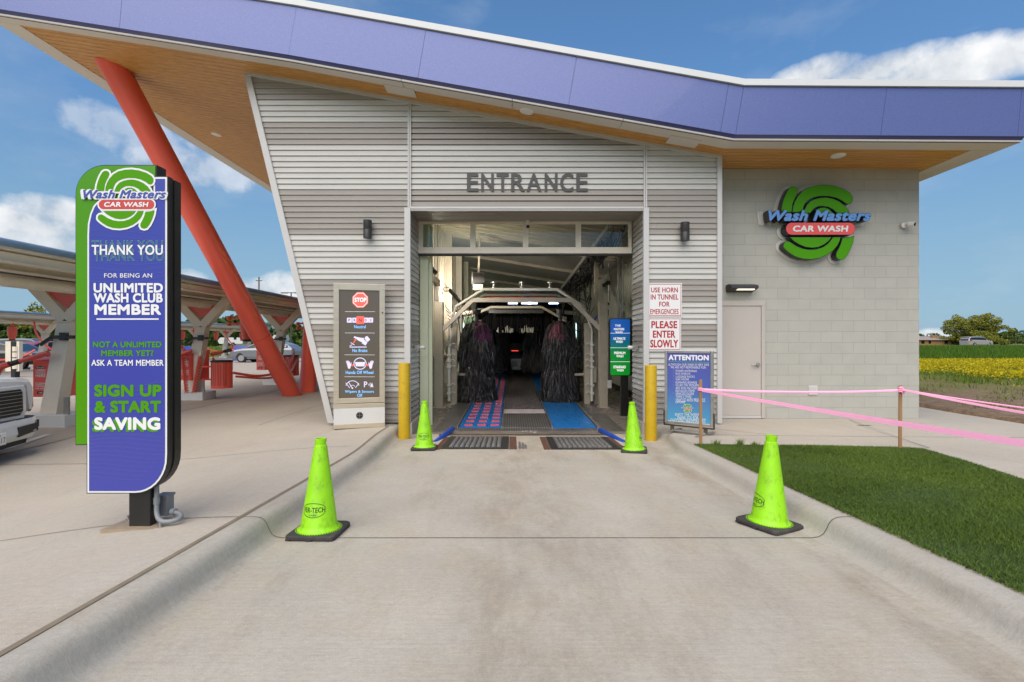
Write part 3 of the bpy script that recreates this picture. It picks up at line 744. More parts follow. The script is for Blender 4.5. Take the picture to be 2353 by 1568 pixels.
b = MB(); b.box(-1.868, -1.735, 8.38, 9.28, -.28, .024); b.build('jamb_kerb', M['kerb'], B)
b = MB(); b.box(2.255, 2.378, 8.38, 9.28, -.28, .024); b.build('jamb_kerb', M['kerb'], B)
b = MB()                                          # wall cores
b.prism([(xsl(.04)+.03, 8.445, .04), (-1.80, 8.445, .04), (-1.80, 8.445, soff(-1.8)+.2), (xsl(6.1)+.03, 8.445, 6.15)], (0, .16, 0))
b.box(-1.97, -1.797, 8.61, 9.25, -.2, 5.6); b.box(-1.80, 2.317, 8.61, 9.16, 3.745, 5.2); b.box(2.317, 3.61, 8.445, 9.02, .0, 4.9)
b.build('wall_core', M['panelw'], B)
# block wall
b = MB(); b.box(3.62, 7.61, 9.04, 26, -.05, 4.67); b.build('block_wall', M['block'], B)
# roof
FY = 7.70; BY = 30.0; LY = 18.9                    # front, back, back of the left wing
topx = [-.0, .13, .13, .07]
b = MB()
for i in range(3):
    (a, za), (c, zc) = SP[i], SP[i+1]
    cuts = [[-6.25,], [-1.50,.90,3.32], [5.87,8.05]][i]          # joints where the photograph has them
    tt = [0]+[(q-a)/(c-a) for q in cuts]+[1]
    for j in range(len(tt)-1):                    # panels with open joints
        def P(t, h):
            X = a+(c-a)*t; s = topx[i]+(topx[i+1]-topx[i])*t
            return (X+s*(h-.06)/.76, FY, za+(zc-za)*t+h)
        g = .005/(c-a)*.5
        t0, t1 = tt[j]+(g if j or i == 2 else 0), tt[j+1]-g
        p = [P(t0,.06), P(t1,.06), P(t1,.82), P(t0,.82)]
        b.prism(p, (0,.03,0))
    
b.build('fascia', M['fascia'], B)
b = MB()
for i in range(3):
    (a, za), (c, zc) = SP[i], SP[i+1]
    b.poly([(a,FY+.035,za+.03),(c,FY+.035,zc+.03),(c+topx[i+1],FY+.035,zc+.85),(a+topx[i],FY+.035,za+.85)])
b.build('fascia_backing', mat('joint_reveal', (.13,.17,.38), .5), B)
b = MB()
for i in range(3):
    (a, za), (c, zc) = SP[i], SP[i+1]
    b.poly([(a,FY+.005,za+.060),(c,FY+.005,zc+.060),(c,FY+.085,zc-.016),(a,FY+.085,za-.016)])
b.build('fascia_drip', M['navy'], B)
b = MB()
for i in range(3):
    (a, za), (c, zc) = SP[i], SP[i+1]; s0, s1 = topx[i], topx[i+1]
    b.hexa([(a+s0,FY-.035,za+.83),(c+s1,FY-.035,zc+.83),(c+s1,FY+.3,zc+.83),(a+s0,FY+.3,za+.83),(a+s0,FY-.035,za+.93),(c+s1,FY-.035,zc+.93),(c+s1,FY+.3,zc+.93),(a+s0,FY+.3,za+.93)])
b.build('roof_cap', M['cap'], B)
b = MB()
for i in range(3):
    (a, za), (c, zc) = SP[i], SP[i+1]; s0, s1 = topx[i], topx[i+1]
    b.poly([(a,FY+.1,za+.88),(c,FY+.1,zc+.88),(c,LY if i == 0 else BY,zc+.88),(a,LY if i == 0 else BY,za+.88)])
b.poly([(-8.56,FY+.05,6.75),(-8.56,LY,6.75),(-8.56,LY,7.62),(-8.56,FY+.05,7.62)])
b.poly([(8.17,FY+.05,4.66),(8.17,BY,4.66),(8.17,BY,5.53),(8.17,FY+.05,5.53)])
b.poly([(a_, BY, z_) for a_, z_ in SP[1:]]+[(a_, BY, z_+.88) for a_, z_ in SP[:0:-1]]); b.poly([(a_, LY, z_) for a_, z_ in SP[:2]]+[(a_, LY, z_+.88) for a_, z_ in SP[1::-1]])
b.build('roof_deck', M['cap'], B)
b = MB(); inner = [7.98, 7.98, 8.09, 8.10]        # white soffit border
for i in range(3):
    (a, za), (c, zc) = SP[i], SP[i+1]
    n = [2, 4, 2][i]
    for j in range(n):
        t0, t1 = j/n+(.0012 if j else 0), (j+1)/n
        q = lambda t: (a+(c-a)*t, za+(zc-za)*t-.008, inner[i]+(inner[i+1]-inner[i])*t)
        x0, z0, y0 = q(t0); x1, z1, y1 = q(t1)
        b.hexa([(x0,FY+.05,z0),(x1,FY+.05,z1),(x1,y1,z1),(x0,y0,z0),(x0,FY+.05,z0+.03),(x1,FY+.05,z1+.03),(x1,y1,z1+.03),(x0,y0,z0+.03)])
b.hexa([(-8.56,7.985,6.732),(-8.14,7.985,6.666),(-8.14,LY,6.666),(-8.56,LY,6.732),(-8.56,7.985,6.76),(-8.14,7.985,6.70),(-8.14,LY,6.70),(-8.56,LY,6.76)])
b.hexa([(7.70,8.105,4.644),(8.17,8.105,4.642),(8.17,BY,4.642),(7.70,BY,4.644),(7.70,8.105,4.67),(8.17,8.105,4.67),(8.17,BY,4.67),(7.70,BY,4.67)])
b.build('soffit_border', M['border'], B)
b = MB(); y = 7.95; pw = .132                     # wood-look planks with rounded edges
while y < BY-.2:
    segs = ([(-8.2,-3.56)] if y < LY-.1 else []) + [(-3.56,-1.9)] + ([(-1.9,3.56),(3.56,7.76)] if y < 9.2 else [])
    for x0, x1 in segs:
        z0, z1 = soff(x0), soff(x1)
        for (a, h0), (c, h1) in zip([(0,.014),(.006,.014),(.014,.003),(.03,0),(.10,0),(.118,.003)], [(.006,.014),(.014,.003),(.03,0),(.10,0),(.118,.003),(pw,.014)]):
            b.poly([(x0,y+a,z0+h0),(x1,y+a,z1+h0),(x1,y+c,z1+h1),(x0,y+c,z0+h1)])
    y += pw
b.build('soffit', M['wood'], B)
for x0, x1, y0, y1 in ((-2.12,-1.62,7.96,8.24), (2.62,3.12,7.96,8.26)):
    b = MB(); b.hexa([(x0,y0,soff(x0)-.016),(x1,y0,soff(x1)-.016),(x1,y1,soff(x1)-.016),(x0,y1,soff(x0)-.016),(x0,y0,soff(x0)-.004),(x1,y0,soff(x1)-.004),(x1,y1,soff(x1)-.004),(x0,y1,soff(x0)-.004)])
    b.build('access_panel', M['border'], B)
# steel door
pm = plane_map(9.04)
def pbox(b, x0, x1, y0, y1, Y, f, k):             # a box given by its outline in the frame at depth Y, from f proud to k behind
    p = D(x0, y1, Y); q = D(x1, y0, Y); b.box(p.x, q.x, Y-f, Y+k, p.z, q.z)
b = MB(); pbox(b, 1600, 1748, 703, 955, 9.04, .012, .02); dr = b.build('door', M['door'], B, bevel=.003)
b = MB(); pbox(b, 1600, 1756, 692, 703.2, 9.04, .03, .02); pbox(b, 1748.4, 1756, 703.4, 961, 9.04, .03, .02); b.build('door_frame', M['door'], dr, bevel=.004)
b = MB(); c = D(1740, 838, 9.04); b.lathe([(0,-.06),(.030,-.058),(.034,-.05),(.030,-.012)], c, 20, 'y'); b.tube([c+Vector((0,-.055,0)), c+Vector((-.04,-.065,0)), c+Vector((-.13,-.06,-.003))], .011, 8)
b.build('handle', M['steel'], dr, smooth=True)
b = MB(); pbox(b, 1640, 1748, 955.2, 961, 9.04, .022, .01); b.build('door_sweep', M['trim'], dr)
# overhead door, half open
OY = 9.22; b = MB()
cols = [(962,972),(1080.6,1092.8),(1201.6,1214),(1323,1335),(1444,1451)]
pbox(b, 962, 1451, 506, 515.5, OY, .02, .03); pbox(b, 962, 1451, 568.8, 583, OY, .022, .03)
for x0, x1 in cols: pbox(b, x0, x1, 515.6, 568.7, OY, .018, .03)
od = b.build('overhead_door', M['cream'], B)
for i in range(4):
    b = MB(); pbox(b, cols[i][1]+.2, cols[i+1][0]-.2, 515.8, 568.6, OY, -.004, .008); b.build('pane', M['pane'], od)
b = MB(); a = D(962, 586, OY); c = D(1451, 586, OY); b.tube([a+Vector((0,0,0)), c], .026, 10); b.build('bottom_seal', M['rubber'], od, smooth=True)
b = MB(); b.box(-1.79, 2.31, 9.24, 9.30, 3.70, 4.9); b.build('door_header', M['panelw'], B)
# tunnel shell
TE = 34.0
def ztun(Y): return -.195+.019*(Y-9.1) if Y > 9.1 else -.195+(9.1-Y)/.68*.024
b = MB(); ys = [8.42, 9.1]+frange(10, TE, 2); xs = [-1.95, -.5, 1.2, 3.4]
b.faces([(x, y, ztun(y)) for y in ys for x in xs], [(j*4+i, j*4+i+1, (j+1)*4+i+1, (j+1)*4+i) for j in range(len(ys)-1) for i in range(3)])
b.build('tunnel_floor', M['wet'], B)
ceilz = lambda x: 4.62-.155*(x+1.95)
b = MB(); b.hexa([(-2.05,9.3,ceilz(-2.05)),(3.6,9.3,ceilz(3.6)),(3.6,TE,ceilz(3.6)),(-2.05,TE,ceilz(-2.05)),(-2.05,9.3,ceilz(-2.05)+.1),(3.6,9.3,ceilz(3.6)+.1),(3.6,TE,ceilz(3.6)+.1),(-2.05,TE,ceilz(-2.05)+.1)])
b.build('tunnel_ceiling', M['ceil'], B)
y = 9.5
while y < TE:
    b = MB()
    big = y > 14 and int(y*2) % 9 == 0
    w = .10 if y < 14 else .05
    b.bar((-1.95,y,ceilz(-1.95)-.05),(3.4,y,ceilz(3.4)-.05), w, .10); y += .42 if y < 14 else 3.2
    b.build('purlin', M['creamdk'], B)
b = MB(); b.box(3.35, 3.55, 9.25, TE, -.25, 4.2)
for i in range(80): b.box(3.335, 3.351, 9.4+i*.3, 9.43+i*.3, 0, 4.0)
b.build('tunnel_wall', M['panelw'], B)
b = MB(); b.box(3.30, 3.334, 9.3, TE, -.2, .06); b.build('wall_base', M['dark'], B)
b = MB(); b.box(-2.1, 3.6, TE, TE+.2, -.3, 5); b.build('light_blocker', mat('light_blocker', (.06,.06,.06), .8), B)  # added dark wall, blocks daylight from the tunnel's open far end
# glazed left wall: steel columns, girts, translucent panels
for i, y in enumerate([14.0, 16.7, 19.2, 21.7, 24.2, 26.7, 29.2]):
    b = MB(); b.box(-2.0, -1.74, y, y+.22, ztun(y), ceilz(-1.9)); b.build('tunnel_column', M['cream'] if i else M['creamdk'], B)
b = MB()
for y in frange(9.7, TE-.5, .42):
    b.box(-1.99, -1.90, y, y+.06, ztun(y), 4.6)
b.box(-1.98, -1.86, 9.6, TE, 2.86, 3.02); b.box(-1.985, -1.87, 9.6, TE, 1.0, 1.06)
b.build('window_mullion', M['creamdk'], B)
b = MB(); b.box(-2.0, -1.985, 9.6, TE, -.1, 4.6); b.build('translucent_panel', M['poly'], B)
# ------------------------------------------------------------------ leaning red columns
def column(a, b_, label):
    a = Vector(a); b_ = Vector(b_); d = (b_-a).normalized()
    t = thing('steel_column', label, 'column', tuple(a), 'leaning red roof columns')
    b = MB(); n = 40; r = .235
    s = d.cross(Vector((0,1,0))).normalized(); u = s.cross(d)
    vs = []
    for k in (0, 1):
        for j in range(n):
            q = 2*math.pi*j/n; o = s*math.cos(q)*r+u*math.sin(q)*r
            if k == 0: P = a+o; P = P-d*((P.z-(zlot(a.x,a.y)+.005))/d.z)
            else:                                  # cut by the sloping soffit
                P = b_+o
                f = P.z-soff(P.x)
                P = P-d*(f/(d.z+.158*d.x))
            vs.append(P)
    b.faces(vs, [(j, (j+1)%n, n+(j+1)%n, n+j) for j in range(n)])
    b.build('shaft', M['red'], t, smooth=True)
    b = MB(); m0 = a+d*1.9
    P = [m0+(s*math.cos(q)+u*math.sin(q))*(r+.002) for q in [2*math.pi*j/n for j in range(n)]]; Q = [p+d*.012 for p in P]
    b.faces(P+Q, [(j, (j+1)%n, n+(j+1)%n, n+j) for j in range(n)]); b.build('weld_seam', mat('weld_seam', (.40,.03,.025), .45), t)
    return t
column((-6.05, 13.3, 0), (-7.42, 9.02, 6.56), 'red round steel column leaning forward up to the wood soffit')
column((-6.02, 14.25, 0), (-7.42, 18.5, 6.56), 'red round steel column leaning back behind the ribbed wall')

# ------------------------------------------------------------------ fixtures on the building
def downlight(x, y, Y, label):
    p = D(x, y, Y); z = soff(p.x); sl = -.178 if p.x < 3.56 else -.0066
    if p.x < -3.56: sl = -.158
    t = thing('downlight', label, 'ceiling light', (p.x, p.y, z), 'round lights in the soffit')
    b = MB(); b.lathe([(.06,-.012),(.095,-.02),(.115,-.012),(.12,.004)], (0,0,0), 28)
    rot = Matrix.Rotation(math.atan(-sl), 3, 'Y')
    b.v = [tuple(rot @ Vector(v)+Vector((p.x,p.y,z))) for v in b.v]; b.build('trim_ring', M['lamp'], t, smooth=True)
    b = MB(); b.lathe([(0,-.008),(.07,-.010)], (0,0,0), 24); b.v = [tuple(rot @ Vector(v)+Vector((p.x,p.y,z))) for v in b.v]; b.build('diffuser', M['lamp'], t)
downlight(497, 289, 11.9, 'round white downlight in the wood soffit beside the red column')
downlight(1210, 257, 8.03, 'round white downlight in the soffit above the ENTRANCE letters')
downlight(1926, 357, 8.38, 'round white downlight in the soffit above the block wall')
def sconce(x0, x1, y0, y1, label):
    p = D((x0+x1)/2, y1, 8.33); q = D(x1, y0, 8.33); r = (q.x-p.x)
    t = thing('wall_lamp', label, 'wall light', (p.x, 8.33, p.z), 'cylinder wall lights beside the entrance')
    b = MB(); b.lathe([(r*.8,p.z),(r,p.z),(r,p.z+.14),(r*.985,p.z+.142),(r*.985,p.z+.148),(r,p.z+.15),(r,q.z),(r*.8,q.z),(r*.78,q.z-.02)], (p.x,8.32,0), 28); b.build('housing', M['bronze'], t, smooth=True)
    b = MB(); b.box(p.x-.035, p.x+.035, 8.33+r*.8, 8.43, p.z+.06, p.z+.18); b.build('bracket', M['bronze'], t)
    b = MB(); b.lathe([(0,p.z+.006),(r*.78,p.z+.006)], (p.x,8.32,0), 20); b.build('lens', M['lamp'], t)
sconce(835.5, 854.5, 507, 548, 'dark cylinder wall light left of the entrance above the stop display')
sconce(1563.5, 1583.5, 512, 554, 'dark cylinder wall light right of the entrance above the horn sign')
t = thing('wall_pack', 'dark wedge wall light glowing over the beige steel door', 'wall light', tuple(D(1700, 672, 9.0)))
a = D(1670, 672, 9.0); c = D(1731, 654, 9.0)
b = MB(); b.prism([(a.x,9.04,c.z-.01),(a.x,8.96,c.z),(a.x,8.80,c.z-.035),(a.x,8.795,c.z-.09),(a.x,8.83,c.z-.10),(a.x,9.04,a.z)], (c.x-a.x,0,0)); b.build('housing', M['bronze'], t, bevel=.006)
b = MB(); b.box(a.x+.13, c.x-.06, 8.825, 8.93, c.z-.118, c.z-.095); b.build('lens', M['wp'], t)
t = thing('security_camera', 'white dome security camera high on the block wall corner', 'camera', tuple(D(2081, 520, 9.0)))
a = D(2080, 519, 9.0); b = MB(); b.lathe([(.035,0),(.05,-.02),(.05,-.06),(.03,-.075)], (a.x-.03,9.04,a.z+.005), 20, 'y'); b.tube([(a.x-.03,8.98,a.z),(a.x-.02,8.93,a.z+.03),(a.x+.01,8.90,a.z+.025)], .02, 8); b.build('mount', M['white'], t, smooth=True)
b = MB(); b.cyl((a.x+.0,8.93,a.z+.015),(a.x+.05,8.85,a.z-.01), .045, .05, 18); b.build('body', M['white'], t, smooth=True)
b = MB(); b.cyl((a.x+.05,8.851,a.z-.01),(a.x+.053,8.845,a.z-.012), .036, .030, 18); b.build('lens', M['glass'], t)
t = thing('outlet_box', 'grey metal outlet cover low on the block wall', 'outlet', tuple(D(1867, 907, 9.03)))
b = MB(); pbox(b, 1857, 1877.5, 886.5, 907.5, 9.04, .02, .01); b.build('cover', M['backing'], t, bevel=.004)
b = MB(); pbox(b, 1860.5, 1874, 890, 901, 9.02, .014, .0); b.build('flap', M['trim'], t, bevel=.003)
for x in (1922, 2016, 1830): pass
t = thing('security_camera', 'small white camera hanging over the overhead door mullion', 'camera', tuple(D(1213, 530, 9.1)))
a = D(1213, 506, 9.1); b = MB(); b.lathe([(.04,a.z+.07),(.04,a.z+.05),(.012,a.z+.045),(.012,a.z),(.03,a.z-.005),(.034,a.z-.10)], (a.x,9.1,0), 18); b.build('body', M['white'], t, smooth=True)
b = MB(); b.lathe([(.032,a.z-.10),(.03,a.z-.15),(.0,a.z-.155)], (a.x,9.1,0), 18); b.build('lens', M['glass'], t, smooth=True)
for x, sgn, lab in ((947, 1, 'white photo sensor on the left jamb of the entrance'), (1466, -1, 'white photo sensor on the right jamb of the entrance')):
    X = -1.775 if sgn > 0 else 2.295
    z = EYE-(799-784)*8.8/F; t = thing('photo_sensor', lab, 'sensor', (X, 8.8, z-.04), 'photo sensors on the entrance jambs')
    b = MB(); b.box(min(X,X+sgn*.10), max(X,X+sgn*.10), 8.76, 8.85, z-.035, z+.035); b.build('junction_box', M['steel'], t, bevel=.008)
    b = MB(); b.lathe([(.03,.0),(.035,.03),(.035,.07),(.02,.085),(0,.087)], (0,0,0), 18, 'x'); b.v = [(X+sgn*(.105+v[0]), 8.80+v[1], z+v[2]) for v in b.v]; b.build('head', M['white'], t, smooth=True)

# ------------------------------------------------------------------ ENTRANCE letters
t = thing('entrance_lettering', 'dark grey raised ENTRANCE letters above the overhead door', 'lettering', tuple(D(1212, 441, YW)))
em = plane_map(YW)
W = [('E',1073.2,1099.5),('N',1105.7,1134.7),('T',1141,1169),('R',1174.5,1206),('A',1210,1243.7),('N',1251.5,1281),('C',1287,1317.5),('E',1324,1350.5)]
for ch, x0, x1 in W:
    b = MB(); text(b, ch, x0, x1, 400 if ch != 'C' else 399, 440.5 if ch != 'C' else 441.5, em, bold=.024, w=.016, depth=.010)
    b.build('letter', M['charcoal'], t)

# ------------------------------------------------------------------ the round swirl emblem, in its own drawing units
LG = {
 'A': [(485,548),(497,470),(520,390),(560,290),(610,205),(650,180),(700,180),(735,200),(750,240),(728,310),(690,380),(662,450),(645,560),(642,592),(490,592)],
 'B': [(665,592),(672,520),(700,430),(750,340),(830,250),(930,190),(1060,158),(1200,150),(1350,170),(1500,220),(1605,285),(1642,345),(1640,400),(1615,445),(1575,460),(1540,450),(1480,405),(1380,355),(1260,328),(1130,325),(1020,345),(930,385),(875,430),(840,500),(820,592)],
 'C': [(850,604),(870,540),(900,480),(950,425),(1030,385),(1130,362),(1230,358),(1330,380),(1430,425),(1520,495),(1570,560),(1590,604),(1390,604),(1330,545),(1250,505),(1160,490),(1080,495),(1010,530),(960,590),(950,604)],
 'D': [(1010,608),(1060,552),(1120,526),(1190,523),(1260,548),(1320,608)],
 'E': [(625,1005),(1290,1005),(1250,1060),(1180,1115),(1080,1160),(980,1172),(880,1160),(780,1120),(690,1065)],
 'F': [(515,1160),(520,1110),(548,1080),(590,1072),(630,1090),(720,1150),(830,1195),(940,1212),(1050,1205),(1160,1170),(1240,1115),(1300,1045),(1325,1005),(1445,1005),(1430,1060),(1390,1140),(1320,1220),(1220,1290),(1100,1340),(960,1362),(820,1350),(700,1310),(600,1245),(540,1195)],
 'G': [(1480,1018),(1570,1012),(1665,988),(1650,1080),(1610,1190),(1560,1290),(1505,1355),(1450,1368),(1400,1352),(1376,1310),(1385,1250),(1420,1190),(1455,1110)]}
PILL = rrect(540, 1662, 775, 967, 94, 8)
def emblem_flat(par, m, w0, outline, grow=38):
    """a printed emblem: white outline, green swirls, blue name, red pill"""
    b = MB()
    for i, k in enumerate('ABCDEFG'): flat(b, offset_poly(LG[k], grow), m, w0+i*.00015)
    flat(b, offset_poly(PILL, 30), m, w0+.0022); b.build('emblem_outline', M['print_w'], par)
    b = MB(); text(b, 'Wash Masters', 165, 1945, 555, 772, m, bold=.17, shear=.30, w=w0+.0034); b.build('name_outline', M['print_w'], par)
    b = MB()
    for i, k in enumerate('ABCDEFG'): flat(b, LG[k], m, w0+.0016+i*.00005)
    b.build('emblem_swirls', M['print_g'], par)
    b = MB(); text(b, 'Wash Masters', 225, 1900, 572, 752, m, bold=.055, shear=.30, w=w0+.0042); b.build('emblem_name', outline, par)
    b = MB(); flat(b, PILL, m, w0+.0030); b.build('emblem_pill', M['redflat'], par)
    b = MB(); text(b, 'CAR WASH', 650, 1550, 820, 922, m, bold=.06, shear=.12, w=w0+.0046); b.build('emblem_lettering', M['print_w'], par)

# raised emblem sign on the block wall
sm = lambda cx, cy, w: Vector((((1880+cx/6.534)/1.088-1176.5)*8.87/F, 8.87-w+.0, EYE-((440+cy/6.534)/1.088-784)*8.87/F))
t = thing('emblem_sign', 'raised green swirl Wash Masters car wash sign on the block wall', 'sign', tuple(sm(1050, 1400, -.17)))
k = 9.04/8.87
bm_ = lambda cx, cy, w: (lambda p: Vector((p.x, 9.04-w, p.z)))(sm(cx, cy, 0))
b = MB()
for i, q in enumerate('ABCDEFG'):
    pts = offset_poly(LG[q], 52); b.prism([bm_(x, y, .012+i*.0006) for x, y in pts], (0,.02+i*.0006,0))
b.prism([bm_(x, y, .018) for x, y in offset_poly(PILL, 62)], (0,.026,0))
text(b, 'Wash Masters', 150, 1960, 545, 790, bm_, bold=.17, shear=.30, w=.021, depth=.018)
b.build('backing', M['backing'], t)
for q in 'ABCDEFG':
    b = MB(); b.prism([sm(x, y, -.004) for x, y in offset_poly(LG[q], 7)], (0,.13,0)); rr = b.build('return', M['black'], t)
    b = MB(); flat(b, LG[q], sm, .0); b.build('face', M['green'], rr)
b = MB(); b.prism([sm(x, y, .03) for x, y in offset_poly(PILL, 7)], (0,.165,0)); rr = b.build('pill_box', M['black'], t)
b = MB(); flat(b, PILL, sm, .034); b.build('face', M['pill'], rr)
b = MB(); text(b, 'CAR WASH', 648, 1550, 820, 922, sm, bold=.06, shear=.12, w=.042, depth=.006); b.build('lettering', M['print_w'], rr)
b = MB(); text(b, 'Wash Masters', 232, 1912, 572, 756, sm, bold=.105, shear=.30, w=.060, depth=.17); rr = b.build('name_box', M['black'], t)
b = MB(); text(b, 'Wash Masters', 238, 1906, 576, 752, sm, bold=.06, shear=.30, w=.064); b.build('name_face', M['bluelet'], rr)

# ------------------------------------------------------------------ totem sign
TY = 3.25; tm = plane_map(TY)
M['signblue'] = mat('sign_blue', (.046,.056,.345), .2, coat=.35, spec=.5)
M['signgreen'] = mat('sign_green', (.075,.28,.0), .25, coat=.15, spec=.3)
M['namblue'] = mat('name_blue_print', (.055,.075,.33), .3)
tb = Vector((-2.55, 3.34, zlot(-2.55, 3.34)))
t = thing('totem_sign', 'tall green and blue thank you totem sign on a black post', 'sign', tuple(tb))
gp = [(172,1022),(172,452)]+arc(238, 446, 66, 180, 270, 10)[1:]+[(355,380),(355,470),(344,1022)]
bp = [(200,1133),(200,540)]+[(201,515),(206,492),(214,473),(224,462)]+[(340,452),(352,440),(352,407),(383,407),(383,1042)]+arc(310, 1050, 73, 0, 90, 9, 83)[1:]
body = lambda pts, g: [tm(x, y, 0) for x, y in offset_poly(pts, g)]
b = MB(); b.prism([p+Vector((0,.012,0)) for p in body(gp, 2.2)], (0,.088,0)); cg = b.build('green_cabinet', M['black'], t)
b = MB(); flat(b, gp, tm, -.008); b.build('face', M['signgreen'], cg)
bp2 = [(200,1133),(200,470),(352,440),(352,407),(383,407),(383,1042)]+arc(310, 1050, 73, 0, 90, 9, 83)[1:]
b = MB(); b.prism([p+Vector((0,.004,0)) for p in body([(200,1133),(200,1021),(345,1021),(345,407),(383,407),(383,1042)]+arc(310, 1050, 73, 0, 90, 9, 83)[1:], 2.0)], (0,.05,0))
b.prism([p+Vector((0,.058,0)) for p in body([(203,1130),(203,1021),(345,1021),(345,410),(386,410),(386,1042)]+arc(311, 1048, 75, 0, 90, 9, 82)[1:], 2.0)], (0,.062,0)); cb = b.build('blue_cabinet', M['black'], t)
b = MB(); flat(b, bp, tm, -.003); b.build('border', M['print_w'], cb)
inner_bp = offset_poly(bp, -4.2)
b = MB(); flat(b, inner_bp, tm, -.001); pf = b.build('face', M['signblue'], cb)
# pale wave lines in the print
b = MB()
for y0, ph in [(535+i*13, 0) for i in range(9)]+[(880+i*12, 1.5) for i in range(3)]+[(1005+i*9, 2.6) for i in range(11)]:
    pr = None
    for i in range(25):
        x = 206+i*7.1; y = y0+9*math.sin((x-206)/60+ph+y0*.02)+(x-290)*-.05
        if pr: 
            xm = 379-(max(0, y-1048)*.9 if y > 1048 else 0)
            if x < xm and y < 1124: b.poly([tm(pr[0], pr[1], .0004), tm(x, y, .0004), tm(x, y+1.0, .0004), tm(pr[0], pr[1]+1.0, .0004)])
        pr = (x, y)
b.build('stripe', mat('wave_print', (.085,.095,.42), .15, coat=.5), cb)
for s, x0, x1, y0, y1, bo in (('THANK YOU',211,375,563,586.5,.03),('FOR BEING AN',240,350,628.5,638.5,.01),('UNLIMITED',215.5,375,651,673,.055),('WASH CLUB',216,374.5,674,696,.055),('MEMBER',217.5,371,699.5,724,.065),
                             ('ASK A TEAM MEMBER',210.5,376.5,827,841,.03),('SAVING',217,369,959,988.5,.07)):
    b = MB(); text(b, s, x0, x1, y0, y1, tm, bold=bo, w=.0022); b.build('lettering', M['print_w'], cb)
b = MB(); flat(b, [(222,732),(365,732),(365,735.2),(222,735.2)], tm, .0012); b.build('rule', M['print_w'], cb)
for s, x0, x1, y0, y1, bo in (('NOT A UNLIMITED',214,371.5,785,799,.05),('MEMBER YET?',233,353,805,819,.05),('SIGN UP',217,371.5,884,912,.07),('& START',217,370.5,921,949,.07),('SAVING',212,364,963,993,.075)):
    b = MB(); text(b, s, x0, x1, y0, y1, tm, bold=bo, w=.0012); b.build('lettering', M['print_g'], cb)
b = MB(); text(b, 'THANK YOU', 211, 375, 552.5, 576, tm, bold=0, w=.0008, outline=.013); text(b, 'THANK YOU', 215, 376, 577, 600, tm, bold=0, w=.0008, outline=.013); b.build('outline_lettering', M['print_gl'], cb)
lm = lambda cx, cy, w: tm(286+(cx-1050)*.1135, 447+(cy-660)*.112, w)
emblem_flat(cb, lm, .001, M['namblue'])
pz = tb.z
b = MB(); b.box(-2.612, -2.466, 3.295, 3.36, pz+.012, .62); b.build('post', M['black'], t, bevel=.006)
b = MB(); b.hexa([(-2.76,3.24,pz-.02),(-2.40,3.24,pz-.02),(-2.30,3.46,pz-.02),(-2.72,3.46,pz-.02),(-2.76,3.24,pz+.014),(-2.40,3.24,pz+.014),(-2.30,3.46,pz+.014),(-2.72,3.46,pz+.014)]); b.build('base_plate', M['plate'], t)
for x, y in ((-2.70,3.40),(-2.37,3.39),(-2.38,3.27)):
    b = MB(); b.cyl((x,y,pz+.01),(x,y,pz+.05),.008,n=8); b.cyl((x,y,pz+.014),(x,y,pz+.026),.018,n=6); b.build('anchor_bolt', M['steel'], t)
b = MB(); b.box(-2.502, -2.424, 3.40, 3.47, pz+.045, pz+.18); b.box(-2.508, -2.418, 3.392, 3.478, pz+.175, pz+.192); b.build('junction_box', M['conduit'], t, bevel=.003)
b = MB()
cx = [(-2.447,3.33,.62),(-2.447,3.33,pz+.16),(-2.44,3.32,pz+.10),(-2.415,3.30,pz+.065),(-2.37,3.28,pz+.05),(-2.32,3.285,pz+.05),(-2.285,3.31,pz+.055),(-2.285,3.345,pz+.065),(-2.32,3.375,pz+.075),(-2.37,3.385,pz+.08),(-2.40,3.40,pz+.085)]
pts = []
for i in range(len(cx)-1):
    for j in range(4): pts.append(Vector(cx[i]).lerp(Vector(cx[i+1]), j/4))
for _ in range(2): pts = [pts[0]]+[(pts[i-1]+pts[i]*2+pts[i+1])/4 for i in range(1, len(pts)-1)]+[pts[-1]]
b.tube(pts, .0155, 12); b.cyl(Vector((-2.447,3.33,pz+.20)), Vector((-2.447,3.33,pz+.155)), .02, n=14); b.cyl((-2.385,3.39,pz+.082),(-2.355,3.383,pz+.08),.023,n=12); b.build('conduit', M['conduit'], t, smooth=True)

# ------------------------------------------------------------------ stop display, slightly turned to the lane
P0 = Vector((-2.945, 7.98, 0)); P1 = Vector((-2.160, 8.215, 0)); U = (P1-P0); Wd = U.length; U.normalize(); Nn = Vector((U.y, -U.x, 0))
z0s, z1s = zwalk(8)+.004, 2.405
def dm(cx, cy, w):                                 # crop units of the display -> world
    x = (820+cx/4.356)/1.088; y = (700+cy/4.356)/1.088
    u = (x-766.8)/(883.8-766.8); yb = 986-6*u; yt = 650+4.5*u
    return P0+U*(u*Wd)+Vector((0,0,z0s+(yb-y)/(yb-yt)*(z1s-z0s)))+Nn*w
def dloc(u0, u1, za, zb, w0, w1, b):
    q = [P0+U*u0+Nn*w1, P0+U*u1+Nn*w1, P0+U*u1+Nn*w0, P0+U*u0+Nn*w0]
    b.hexa([p+Vector((0,0,za)) for p in q]+[p+Vector((0,0,zb)) for p in q])
t = thing('instruction_display', 'steel framed stop and neutral instruction display beside the entrance', 'display sign', tuple(P0+U*Wd/2+Vector((0,0,z0s))))
s0, s1 = .085, Wd-.088; sb, st = .50, 2.30
b = MB(); dloc(0, s0, .415, z1s, -.10, .03, b); dloc(s1, Wd, .415, z1s, -.10, .03, b); dloc(s0, s1, st, z1s, -.10, .0295, b); dloc(s0, s1, .415, sb, -.10, .0295, b)
b.build('frame', M['stain'], t, bevel=.003)
M['screen'] = mat('display_screen', (.085,.07,.055), .25, emit=.10, ecol=(.30,.24,.18), coat=.3)
